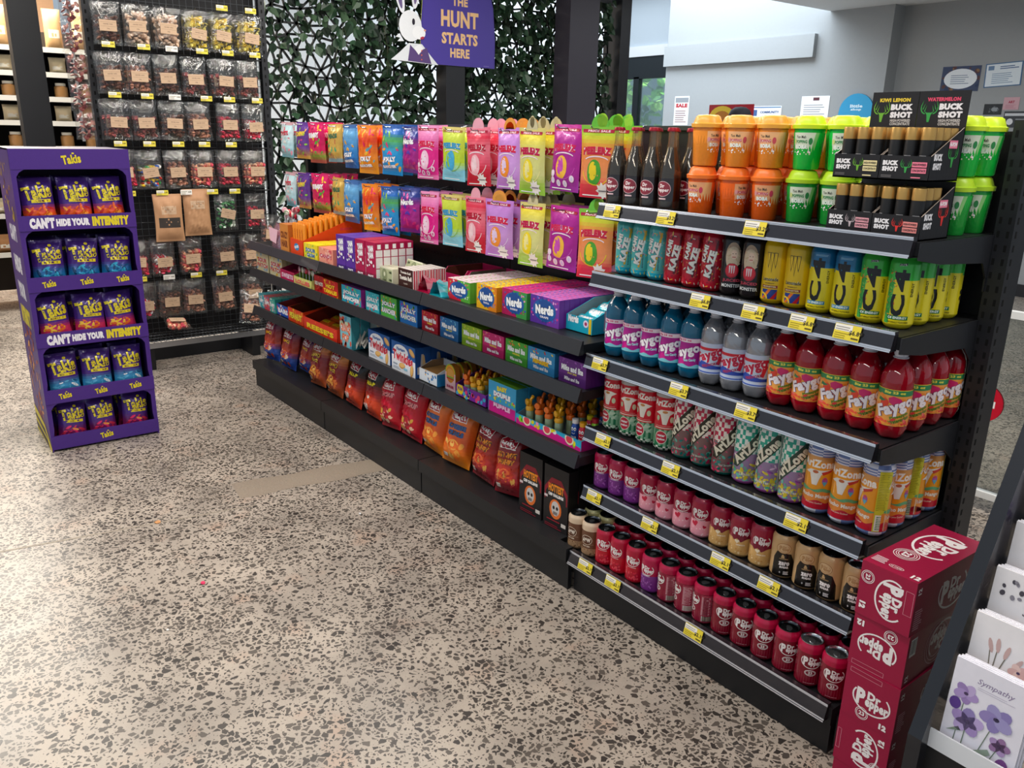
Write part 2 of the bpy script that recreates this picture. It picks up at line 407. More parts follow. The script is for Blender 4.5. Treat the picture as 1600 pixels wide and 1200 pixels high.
for i in range(n_):
    t0, t1 = i/n_, (i+1)/n_; w0 = .085 + .01*sin(i*1.7); w1 = .085+.01*sin((i+1)*1.7)
    mb.poly([a+(b_-a)*t0+sx*w0+Vector((0, 0, .0008)), a+(b_-a)*t1+sx*w1+Vector((0, 0, .0008)), a+(b_-a)*t1-sx*w1*.9+Vector((0, 0, .0008)), a+(b_-a)*t0-sx*w0*.9+Vector((0, 0, .0008))], '#808080')
obj('trim_1', mb, M_patch, kind='structure')
mb = MB(); mb.poly([(-2.145, -.6, .0007), (-2.135, -.6, .0007), (-2.34, -1.9, .0007), (-2.352, -1.9, .0007)], '#808080'); obj('trim_2', mb, mat('saw_cut_joint', '#9a8f80', .6, vary=.2), kind='structure')
M_wall = mat('painted_wall_grey', '#9a9d9e', .7, bump=.03, bscale=30, vary=.03)
M_wallb = mat('painted_wall_pale', '#b9c4cd', .7, vary=.03)
M_ceil = mat('ceiling_paint', '#d9dcdd', .8, vary=.02)
M_white = mat('white_paint', '#e6e8ea', .5)
mb = MB().box((-7.25, 7.1, 0), (-4.13, 7.6, 3.9)); obj('wall_back', mb, M_wall, kind='structure')
mb = MB().box((-4.13, 7.3, 0), (4.5, 7.6, 3.9)); obj('wall_right', mb, M_wall, kind='structure')
mb = MB().box((-7.25, 7.04, 2.34), (-5.0, 7.1, 2.585)); obj('trim_3', mb, M_wall, kind='structure')
mb = MB().box((-4.13, 7.27, 0), (4.5, 7.3, .12)); obj('baseboard_right', mb, M_dark, kind='structure')
mb = MB().box((-15, -5, 4.3), (5, 12, 4.4)); obj('ceiling', mb, M_ceil, kind='structure')
mb = MB().box((-4.875, 3.0, 2.806), (4.5, 7.6, 3.2)); obj('ceiling_bulkhead', mb, M_ceil, kind='structure')
mb = MB().box((-12.5, 9.5, 0), (-10.75, 9.7, 4.3)).box((-9.3, 9.5, 0), (-7, 9.7, 4.3)).box((-10.75, 9.5, 0), (-9.3, 9.7, .9)).box((-10.75, 9.5, 2.95), (-9.3, 9.7, 4.3)); obj('wall_far', mb, M_wallb, kind='structure')
# shopfront window with the street trees outside
wf = MB()
for a_, b2 in (((-10.75, 9.46, 2.42), (-9.3, 9.56, 2.78)), ((-10.75, 9.46, .9), (-10.66, 9.56, 2.95)), ((-10.2, 9.46, .9), (-10.07, 9.56, 2.45)), ((-9.4, 9.46, .9), (-9.3, 9.56, 2.95)), ((-10.75, 9.46, .9), (-9.3, 9.56, .98))): wf.box(a_, b2)
wi = obj('window_1', wf, mat('window_frame_dark', '#20262a', .4), kind='structure')
obj('window_blind', MB().box((-10.75, 9.44, 2.78), (-9.3, 9.5, 2.95)), M_white, wi)
obj('glass_pane', MB().box((-10.66, 9.5, .98), (-9.4, 9.505, 2.42)), film('window_glass', '#dfeef2', .02, glossy=.3, bump=.02), wi)
# hedge outside the window: a clump of leaves, brightened by an added lamp
def leaf_cloud(n, box, size, cols, seed, facing=None, spread=1.0):
    rn = random.Random(seed); mb = MB(); (x0, y0, z0), (x1, y1, z1) = box
    for i in range(n):
        p = Vector((rn.uniform(x0, x1), rn.uniform(y0, y1), rn.uniform(z0, z1))); s = size*rn.uniform(.6, 1.3)
        d = Vector((rn.gauss(0, .5), rn.gauss(0, .5), -rn.uniform(.3, 1))).normalized() if facing else Vector((rn.gauss(0, 1), rn.gauss(0, 1), rn.gauss(0, 1))).normalized()
        nrm = (Vector(facing)+Vector((rn.gauss(0, .45), rn.gauss(0, .45), rn.gauss(0, .45)))*spread).normalized() if facing else Vector((rn.gauss(0, 1), rn.gauss(0, 1), rn.gauss(0, 1))).normalized()
        w_ = d.cross(nrm)
        if w_.length < 1e-3: continue
        w_.normalize(); nrm = w_.cross(d).normalized(); c = rn.choice(cols)
        mid = [p, p+d*s*.5-nrm*s*.06, p+d*s]
        for sg in (-1, 1):
            e = [p+d*s*.12+w_*sg*s*.22, p+d*s*.42+w_*sg*s*.4+nrm*s*.1, p+d*s*.78+w_*sg*s*.2+nrm*s*.05]
            q = [mid[0], e[0], e[1], e[2], mid[2], mid[1]]; mb.poly(q if sg > 0 else q[::-1], c)
    return mb
hg = leaf_cloud(900, ((-12.5, 10.6, 0), (-8.5, 11.6, 3.6)), .22, ['#5f8f3a', '#86b552', '#3c6a2c', '#a5c96d'], 5)
obj('hedge_foliage', hg, mat('hedge_leaf', None, .6), kind='stuff', label='sunlit green hedge outside the far shop window', cat='hedge')
# ================================================================ SHELVING
X0, W = -3.72, .93; YB = .44
perf = None
def pegboard(mb, x0, x1, z0, z1, y):
    mb.box((x0, y, z0), (x1, y+.02, z1), '#141517')
gond = empty('gondola_shelving', (-1.86, .2, 0), 0, 'long run of black metal gondola shelving filled with candy, three bays', 'shelving')
def gchild(name, mb, mats, root, **k):
    o = obj(name, mb, mats, root, **k); o.location = -Vector(root.location); return o
for i in range(3):
    xa, xb = X0+W*i, X0+W*(i+1)
    mb = MB(); pegboard(mb, xa+.003, xb-.003, .1, 1.468, YB)
    for r in range(18):
        for c in range(30):
            x = xa+.03+.03*c; z = .5+.05*r if r < 9 else .9+.03*(r-9)*2
            if x < xb-.02: mb.poly([(x-.003, YB-.0006, z-.003), (x+.003, YB-.0006, z-.003), (x+.003, YB-.0006, z+.003), (x-.003, YB-.0006, z+.003)], '#808080', 1)
    gchild('back_panel', mb, [M_black, mat('peg_hole', '#4b4d52', .6)], gond)
    mb = MB().box((xa, YB-.01, 1.462), (xb, YB+.03, 1.475)); gchild('top_cap', mb, M_rail, gond)
    mb = MB().box((xa+.004, .0, 0), (xb-.004, .014, .12)).box((xa+.002, -.015, .105), (xb-.002, .014, .153)).box((xa+.002, .014, .105), (xb-.002 if i < 2 else -.997, YB, .153))
    gchild('base_deck', mb, M_black, gond)
    for (nm, y, z) in (('shelf', .016, .832), ('shelf', .018, .68), ('shelf', .02, .462)):
        mb = MB().box((xa+.004, y+.005, z-.03), (xb-.004, YB, z)); mb.box((xa+.004, y+.012, z-.04), (xa+.012, YB, z-.03))
        s_ = gchild('shelf', mb, M_black, gond)
        r_ = MB(); p = [(xa+.002, y-.002, z+.012), (xb-.002, y-.002, z+.012), (xb-.002, y-.016, z-.032), (xa+.002, y-.016, z-.032)]
        r_.poly([p[3], p[2], p[1], p[0]], '#808080'); r_.poly([p[0], p[1], (xb-.002, y+.004, z+.012), (xa+.002, y+.004, z+.012)], '#808080')
        r_.poly([(xa+.002, y-.016, z-.032), (xa+.002, y+.004, z-.032), (xb-.002, y+.004, z-.032), (xb-.002, y-.016, z-.032)], '#808080')
        r_.poly([(xb-.002, y-.016, z-.032), (xb-.002, y+.004, z-.032), (xb-.002, y+.004, z+.012), (xb-.002, y-.002, z+.012)], '#808080')
        r_.poly([(xa+.002, y-.002, z+.012), (xa+.002, y+.004, z+.012), (xa+.002, y+.004, z-.032), (xa+.002, y-.016, z-.032)], '#808080')
        rm = M_rail if (i, z) == (0, .832) else M_dark
        obj('price_rail', r_, rm, s_)
mb = MB().box((X0-.03, YB-.05, 0), (X0, YB+.03, 1.468)); gchild('upright', mb, M_black, gond)
drk = empty('drinks_gondola', (-.46, .2, 0), 0, 'black gondola bay with six shelves of cans and bottles', 'shelving')
def dchild(name, mb, mats, parent=None):
    o = obj(name, mb, mats, parent or drk)
    if parent is None: o.location = -Vector(drk.location)
    return o
mb = MB(); pegboard(mb, -W+.003, .0, .1, 1.468, YB); dchild('back_panel', mb, M_black)
mb = MB().box((-W+.004, .02, 0), (.012, .05, .1)).box((-W+.002, .006, .09), (.017, YB, .137)).box((-.994, .034, .09), (-W+.002, YB-.003, .137)); dchild('base_deck', mb, M_black)
mb = MB().box((.0195, .385, 0), (.060, .462, 1.49))
for k in range(46):
    for sx_ in (.026, .046): mb.box((sx_, .3844, .06+k*.031), (sx_+.006, .3851, .075+k*.031), '#808080', 1)
for k in range(46): mb.box((.0598, .398, .06+k*.031), (.0606, .405, .075+k*.031), '#808080', 1)
dchild('upright', mb, [M_dark, mat('slot_black', '#050505', .9)])
mb = MB().box((.019, .03, .02), (.06, .36, .11)); dchild('base_foot', mb, M_black)
M_silver = mat('silver_rail', '#dcdce2', .22, .75, coat=.3, vary=.05); M_railmid = mat('tinted_rail', '#2c2a30', .2, .3, coat=.6, vary=.1)
SH = {1: (.052, 1.243), 2: (.038, 1.046), 3: (.031, .796), 4: (.042, .558), 5: (.046, .357), 6: (0.0, .137)}
def rail(mb, y, z, x0=-W+.002, x1=.008, h=.043, slant=.012):
    zt = z+.012; zb = zt-h
    strips = [(0, .08, 0), (.08, .16, 1), (.16, .84, 2), (.84, .93, 1), (.93, 1, 0)]
    for a_, b2, k in strips:
        pa = (y-slant*a_, zt-h*a_); pb = (y-slant*b2, zt-h*b2); e = .0 if k else .002
        mb.poly([(x0, pb[0]-e, pb[1]), (x1, pb[0]-e, pb[1]), (x1, pa[0]-e, pa[1]), (x0, pa[0]-e, pa[1])], '#808080', 0 if k < 2 else 1)
    mb.poly([(x0, y, zt), (x1, y, zt), (x1, y+.014, zt), (x0, y+.014, zt)], '#808080', 1)
    mb.poly([(x0, y+.014, zb), (x1, y+.014, zb), (x1, y-slant, zb), (x0, y-slant, zb)], '#808080', 1)
    mb.poly([(x1, y-slant, zb), (x1, y+.014, zb), (x1, y+.014, zt), (x1, y, zt)], '#808080', 1)
    mb.poly([(x0, y+.014, zb), (x0, y-slant, zb), (x0, y, zt), (x0, y+.014, zt)], '#808080', 1)
    mb.poly([(x0, y+.014, zt), (x1, y+.014, zt), (x1, y+.014, zb), (x0, y+.014, zb)], '#808080', 1)
for k, (y, z) in SH.items():
    mb = MB()
    if k < 6:
        mb.box((-W+.004, y+.012, z-.028), (.014, YB, z))
        s_ = dchild('shelf', mb, M_black)
        for xx in (-W+.001, .0185):      # side bracket, deepening towards the upright
            br = MB(); t = .004 if xx > -.5 else -.004; x1 = xx+t
            pr = [(y+.005, z-.0), (y+.005, z-.035), (y+.1, z-.05), (y+.3, z-.062), (YB-.06, z-.10), (YB-.06, z-.13), (YB-.02, z-.13), (YB-.02, z-.0)]
            xl, xr = min(xx, x1), max(xx, x1)
            br.poly([(xr, a_, b2) for a_, b2 in pr][::1], '#808080'); br.poly([(xl, a_, b2) for a_, b2 in pr][::-1], '#808080')
            for q in range(len(pr)):
                a_, b2 = pr[q], pr[(q+1) % len(pr)]; br.poly([(xl, *a_), (xl, *b2), (xr, *b2), (xr, *a_)], '#808080')
            obj('shelf_bracket', br, M_dark, s_)
        r_ = MB(); rail(r_, y, z); obj('price_rail', r_, [M_silver, M_railmid], s_)
    else:
        r_ = MB(); rail(r_, y, z, h=.045); dchild('price_rail', r_, [M_silver, M_railmid])
# price tags
M_tag = mat('tag_paper', None, .5)
def tag_mesh(price, w=.062, h=.034, white=.45):
    mb = MB(); mb.box((-w/2, -.0012, 0), (w/2, 0, h), '#e8d23a')
    a = Art(); a.rect(-w/2+.001, h*(1-white), w*.18, h-.001, '#f2ede2'); a.text(price, w*.33, h*.5, '#3a3210', h=h*.34, bold=.03)
    a.lines(-w*.45, h*.08, w*.12, h*.5, 3, '#a08c18', .35, 2); a.lines(-w*.45, h*.62, w*.1, h*.92, 2, '#8d8a86', .35, 4)
    a.rect(w*.2, h*.12, w*.47, h*.22, '#5a4c10'); mb.art(a, (0, -.0012, 0), (1, 0, 0), (0, 0, 1), off=.0003)
    return mb.mesh('price_tag', M_tag)
tagp = {p: Proto('price_tag', 'price tag', tag_mesh(p)) for p in ('$3.29', '$6.89', '$3.79', '$2.19')}
SHN = {1: 'top', 2: 'second', 3: 'third', 4: 'fourth', 5: 'fifth', 6: 'bottom'}
TAGS = {1: ([-.865, -.66, -.375], '$3.29'), 2: ([-.51, -.345, -.21, -.095], '$6.89'), 3: ([-.86, -.55, -.33], '$3.79'),
        4: ([-.84, -.565, -.16], '$2.19'), 5: ([-.87, -.63, -.37, -.215], '$2.19'), 6: ([-.845, -.72, -.40], '$2.19')}
for k, (xs, p) in TAGS.items():
    y, z = SH[k]
    for i, x in enumerate(xs):
        tagp[p].put((x, y-.0135, z-.025), (math.radians(-15), 0, 0), f'yellow and white price tag on the {SHN[k]} drinks shelf edge, {ORD[i]} from far end', 'price tags on the drinks shelves')
# ================================================================ SCREENED FENCE WITH IVY
LX = -4.98
def lattice(mb, y0, y1, z0, z1, x, seed):
    rn = random.Random(seed); P = []; d = .105; row = 0; z = z0
    while z <= z1+.01:
        y = y0+(d*.5 if row % 2 else 0)
        while y <= y1+.01: P.append((y+rn.uniform(-.028, .028), z+rn.uniform(-.028, .028))); y += d
        z += d*.87; row += 1
    V, E, F, _, _, _ = delaunay_2d_cdt([Vector(p) for p in P], [], [], 0, 1e-6)
    es = set()
    for f in F:
        L = [ (V[f[i]]-V[f[(i+1) % 3]]).length for i in range(3)]
        if max(L) > .2: continue
        for i in range(3): es.add(tuple(sorted((f[i], f[(i+1) % 3]))))
        c = (V[f[0]]+V[f[1]]+V[f[2]])/3
    for a, b in es:
        A, B = V[a], V[b]; dd = (B-A).normalized(); n = Vector((-dd.y, dd.x))*.0075
        q = [A+n, B+n, B-n, A-n]
        mb.poly([(x+.006, p.x, p.y) for p in q][::-1], '#808080')
        for i in range(4):
            p1, p2 = q[i], q[(i+1) % 4]
            if i in (0, 2): mb.poly([(x-.004, p1.x, p1.y), (x+.006, p1.x, p1.y), (x+.006, p2.x, p2.y), (x-.004, p2.x, p2.y)], '#808080')
SCR = {}
M_scr = mat('black_screen_metal', '#16191b', .5, 0, vary=.1)
for (nm, y0, y1, zt, lab, sd) in (('decorative_screen', .62, 2.09, 2.62, 'black cut-out lattice screen behind the candy shelves, left of the wide posts', 1), ('decorative_screen', 2.11, 3.36, 2.62, 'black cut-out lattice screen between the two dark posts', 2), ('decorative_screen', 3.38, 3.95, 2.62, 'narrow black lattice screen right of the tall dark post', 3)):
    sc = empty(nm, (LX, (y0+y1)/2, 0), 0, lab, 'screen', None); SCR[sd] = sc
    mb = MB(); lattice(mb, y0+.03, y1-.03, .05, zt-.05, LX, sd); o = obj('lattice_panel', mb, M_scr, sc); o.location = -Vector(sc.location)
    mb = MB().box((LX-.03, y0, zt-.06), (LX+.04, y1, zt)).box((LX-.03, y0, 0), (LX+.04, y1, .06)); 
    if y1 > 3.9: mb.box((LX-.12, y1-.02, 0), (LX+.1, y1+.1, zt))
    o = obj('screen_frame', mb, M_dark, sc); o.location = -Vector(sc.location)
mb = MB().box((-4.85, 1.97, 0), (-4.71, 2.14, 3.4)); obj('screen_post', mb, M_dark, label='dark square post behind the rabbit sign', cat='post')
mb = MB().box((-4.85, 3.14, 0), (-4.66, 3.46, 2.8)); obj('screen_post', mb, mat('post_metal', '#3a3640', .5, vary=.06), label='tall thick dark grey post between the ivy panels', cat='post')
M_leaf = mat('ivy_leaf', None, .42, 0, vary=.25, bscale=9)
greens = ['#1c2f1f', '#28402d', '#16251a', '#34533a', '#203824', '#466045']
for (y0, y1, n, sd) in ((.62, 1.25, 330, 11), (1.2, 2.02, 800, 12), (2.17, 3.32, 1900, 13), (3.42, 3.88, 560, 14)):
    lb = {11: 'sparse trailing ivy on the lattice nearest the candy rack', 12: 'ivy covering the lattice left of the sign post', 13: 'dense dark ivy between the two posts', 14: 'narrow strip of ivy right of the tall post'}[sd]
    mb = leaf_cloud(n, ((LX+.0, y0, .7), (LX+.055, y1, 2.58)), .078, greens, sd, facing=(1, -.25, .3))
    if sd == 11: mb2 = leaf_cloud(200, ((LX+.0, y0, 2.0), (LX+.055, y1+.7, 2.58)), .08, greens, 31, facing=(1, -.2, .3)); mb.f += [tuple(i+len(mb.v) for i in f) for f in mb2.f]; mb.v += mb2.v; mb.n += mb2.n; mb.c += mb2.c; mb.m += mb2.m
    rn = random.Random(sd)
    for i in range(int((y1-y0)*9)):
        y = rn.uniform(y0, y1); z = rn.uniform(1.8, 2.6); pts = [(LX+.03+rn.uniform(-.01, .02), y+rn.uniform(-.03, .03), z-.14*k) for k in range(8)]; mb.tube(pts, .0018, 4, '#4a4a34')
    iv = SCR[{11: 1, 12: 1, 13: 2, 14: 3}[sd]]; o = obj('ivy', mb, M_leaf, iv, kind='stuff'); o.location = -Vector(iv.location)
# things glimpsed through the lattice: a pale partition, a green and a blue-white display
mb = MB().box((-8.6, .2, 0), (-8.5, 7.25, 4.3)); obj('wall_left', mb, mat('hall_white', '#eef2f5', .7), kind='structure')
# ================================================================ CANS AND BOTTLES
def lin_steps(a, b, n): return [a+(b-a)*i/n for i in range(n+1)]
def radial(prof, z):
    for (r0, z0), (r1, z1) in zip(prof, prof[1:]):
        if z0 <= z <= z1: return r0+(r1-r0)*(z-z0)/max(1e-9, z1-z0)
    return prof[-1][0] if z > prof[-1][1] else prof[0][0]
def revolve(mb, prof, r, vs, colf, art=None, seg=28, mat=0, mod=None, amat=None):
    us = [(-pi+2*pi*i/seg)*r for i in range(seg+1)]; vs = sorted(set(vs))
    nodes = []
    for u in us:
        t = u/r; col = []
        for v in vs:
            R_ = radial(prof, v)*(mod(t, v) if mod else 1); col.append(Vector((R_*sin(t), -R_*cos(t), v)))
        nodes.append(col)
    nodes[-1] = [p.copy() for p in nodes[0]]
    mb.grid(nodes, colf, mat, us, vs, art, amat)
lids = {}
def lid_mesh(r, h, light=False):
    k = (r, h, light)
    if k not in lids:
        c = '#c9ccd0' if light else '#1c1f22'; mb = MB(); rl = r*.82
        mb.lathe([(rl-.001, h-.0025), (rl+.0008, h-.0015), (rl+.0008, h), (rl-.0012, h+.0006), (rl-.003, h-.001), (rl-.0045, h-.006), (rl-.007, h-.006), (rl-.0075, h-.0045), (0, h-.0042)], 24, '#b8bbc0' if light else '#6f7276')
        lid = mb.mesh('can_lid', mat('lid_silver', '#c4c7cb', .25, .95) if light else mat('lid_dark', '#56595d', .22, .95))
        mb = MB(); a = Art(); a.ell(0, -.002, .0075, .0125, '#c0c0c0', 14)
        for P, c2 in a.t: mb.poly([(p[0], p[1], h-.003) for p in P], c2); mb.poly([(p[0], p[1], h-.0041) for p in P][::-1], c2)
        ring_ = [(0.0075*cos(t), -.002+.0125*sin(t)) for t in [2*pi*i/14 for i in range(14)]]
        for i in range(14): p, q = ring_[i], ring_[(i+1) % 14]; mb.poly([(*p, h-.0042), (*q, h-.0042), (*q, h-.003), (*p, h-.003)], '#c0c0c0')
        lids[k] = (lid, mb.mesh('pull_tab', M_alu if light else mat('tab_dark', '#8a8d91', .25, .9)))
    return lids[k]
def can(name, r, h, colf, art, nv=10, light=False, cat='can', extra=()):
    nk = .016 if h < .15 else .02
    prof = [(r*.70, 0), (r*.86, .003), (r, .010), (r, h-nk), (r*.965, h-nk*.62), (r*.84, h-.003), (r*.83, h)]
    vs = [0, .003, .010]+lin_steps(.012, h-nk, nv)+[h-nk*.8, h-nk*.62, h-nk*.3, h-.003, h]+list(extra)
    mb = MB(); revolve(mb, prof, r, vs, colf, art, 28)
    l, t = lid_mesh(r, h, light)
    return Proto(name, cat, mb.mesh(name, M_can), [('lid', l, [('pull_tab', t, [])])])
WH = '#f6efee'
def dp_logo(a, cx, cy, s, col=WH, zero=False, rot=0, n23=True):
    """round swash with the two-line name"""
    a.ring(cx, cy, s*1.12, s*.86, s*.09, col, math.radians(150), math.radians(400), 22, rot=rot)
    c, q = cos(rot), sin(rot)
    def at(x, y): return cx+x*c-y*q, cy+x*q+y*c
    a.text('Dr', *at(s*.14, s*.30), col, w=s*.78, h=s*.52, bold=.055, rot=rot)
    a.text('P', *at(-s*.62, s*.02), col, w=s*.52, h=s*1.05, bold=.06, rot=rot)
    a.text('epper', *at(s*.34, -s*.28), col, w=s*1.35, h=s*.62, bold=.06, rot=rot)
def dp_art(kind):
    a = Art(); r = .033
    for u0 in (0, pi*r):
        if kind in ('classic', 'turned'):
            for k in range(9): a.rect(u0-.026+.0065*k, .012, u0-.0256+.0065*k, .044, '#c04a63')
            dp_logo(a, u0, .076, .0225); 
            a.ring(u0, .045, .0135, .0085, .0013, WH, n=18); a.ring(u0, .045, .0112, .0062, .0008, WH, n=18); a.text('23', u0, .045, WH, h=.0075, bold=.04)
            a.text('12 FL OZ (355 mL)', u0, .0155, '#e9c3c9', w=.026, h=.0022)
        elif kind == 'zero':
            g = '#d8b27e'
            a.poly([(u0-.030, .010), (u0+.030, .010), (u0+.027, .05), (u0+.016, .073), (u0-.020, .078), (u0-.028, .06)], '#17130f')
            a.ring(u0-.004, .088, .0185, .0145, .0015, '#a9794c', n=18); a.ell(u0-.004, .088, .017, .013, '#dcb98a', 18); dp_logo(a, u0-.004, .088, .0125, '#b98a58')
            a.text('&', u0-.004, .066, g, h=.010, bold=.05); a.text('CREAM SODA', u0-.002, .059, g, w=.022, h=.003)
            a.text('zero', u0, .046, WH, w=.027, h=.0105, bold=.07); a.text('SUGAR', u0+.001, .036, WH, w=.022, h=.0062, bold=.07)
            a.text('0', u0-.008, .021, WH, h=.005); a.lines(u0, .016, u0+.014, .026, 3, WH, .5, 3)
        else:
            dp_logo(a, u0, .078, .0215)
            if kind == 'strawberry':
                a.heart(u0-.012, .046, .0105, '#c2183f', .3); a.heart(u0+.016, .038, .006, '#c2183f', -.4); a.text('STRAWBERRIES & CREAM', u0, .058, '#f3dfe2', w=.034, h=.003, bold=.03)
                a.blobs(u0-.03, .012, u0+.03, .034, 14, .001, .003, ['#ee9db0', '#fbd3da'], 3)
            elif kind == 'berry':
                a.text('BLACKBERRY', u0, .058, '#efd7ee', w=.028, h=.0034, bold=.03); a.blobs(u0-.02, .016, u0+.02, .05, 40, .0015, .0035, ['#7c2a8c', '#9c3fa6', '#a95bb4', '#6a1d7a'], 5)
            elif kind == 'redberry':
                a.text('STRAWBERRIES', u0, .056, '#f6dfe2', w=.028, h=.003); a.blobs(u0-.02, .014, u0+.022, .045, 30, .002, .005, ['#e01f3f', '#c21435', '#f04a5a'], 6)
            else:
                a.poly([(u0-.026, .062), (u0-.018, .052), (u0-.008, .058), (u0+.002, .048), (u0+.014, .056), (u0+.026, .06), (u0+.02, .066), (u0-.02, .068)], '#7e1230')
                a.heart(u0-.008, .050, .007, '#f4e3c4'); a.text('CREAM SODA', u0+.002, .040, '#fff0d8', w=.024, h=.004, bold=.04); a.blobs(u0-.03, .012, u0+.03, .036, 24, .001, .004, ['#e0b878', '#c98f4e', '#f0d09a'], 8)
    if kind == 'turned':
        u0 = pi*r*.5
        a.rect(u0-.022, .012, u0+.022, .094, '#a63a50'); a.lines(u0-.02, .034, u0+.004, .09, 16, '#e7c7cc', .4, 7); a.lines(u0+.006, .034, u0+.02, .09, 12, '#dfb6bd', .4, 8); a.bars(u0-.018, .014, u0+.018, .030, '#a98', '#d9cfca')
    return a
def split(top, bot, zs, grad=None):
    def f(u, v):
        if v > zs: return top
        if grad: return mixc(grad, bot, (zs-v)/zs*2)
        return bot
    return f
H12, R12 = .122, .0325
CANS = {
 'classic': (can('soda_can', R12, H12, lambda u, v: '#7e0c25' if v < .098 else '#b00e3e', dp_art('classic')), 'maroon soda can with 23 badge'),
 'turned': (can('soda_can', R12, H12, lambda u, v: '#8a1030' if v < .098 else '#ae1040', dp_art('turned')), 'maroon soda can showing its fine print'),
 'redberry': (can('soda_can', R12, H12, split('#b00f34', '#c40f28', .055), dp_art('redberry')), 'bright red soda can'),
 'berry': (can('soda_can', R12, H12, split('#b01245', '#7b2f86', .056), dp_art('berry')), 'maroon and purple soda can'),
 'strawberry': (can('soda_can', R12, H12, split('#a30f39', '#ee9fae', .056), dp_art('strawberry'), extra=(.056,)), 'maroon and pink soda can'),
 'cream': (can('soda_can', R12, H12, split('#9c0f34', '#d5a765', .058), dp_art('cream'), extra=(.058,)), 'maroon and golden cream soda can'),
 'zero': (can('soda_can', R12, H12, lambda u, v: '#cfa673', dp_art('zero')), 'tan and black zero sugar soda can')}
CANS['zero_light'] = (Proto('soda_can', 'can', CANS['zero'][0].body, [('lid', lid_mesh(R12, H12, True)[0], [('pull_tab', lid_mesh(R12, H12, True)[1], [])])]), 'silver-lidded tan and black soda can')
CANS['classic_light'] = (Proto('soda_can', 'can', CANS['classic'][0].body, CANS['zero_light'][0].parts), 'silver-lidded maroon soda can')
def aw_art():
    a = Art(); r = .033
    for u0 in (0, pi*r):
        a.blobs(u0-.04, .012, u0+.04, .03, 26, .001, .003, ['#c99a72', '#5d3a26'], 3)
        a.ell(u0, .062, .0195, .0165, '#e9d6c0', 22); a.ell(u0, .062, .0180, .015, '#5b3522', 22); a.text('A&W', u0, .062, '#f3e6d6', w=.029, h=.0145, bold=.06)
        a.text('ROOT BEER', u0, .040, '#f0dcc4', w=.026, h=.0045, bold=.04); a.rect(u0-.025, .047, u0+.025, .0476, '#cfae8e')
    return a
CANS['root'] = (can('soda_can', R12, H12, lambda u, v: '#dcc3a6' if v > .095 else ('#6d4630' if v > .03 else '#a98563'), aw_art(), nv=14), 'brown and cream root beer can')
CANS['ginger'] = (can('soda_can', R12, H12, lambda u, v: '#c9c38a' if v > .09 else '#8a9a48', Art().text('A&W', 0, .06, '#f3e6d6', w=.028, h=.014, bold=.05)), 'pale gold soda can')
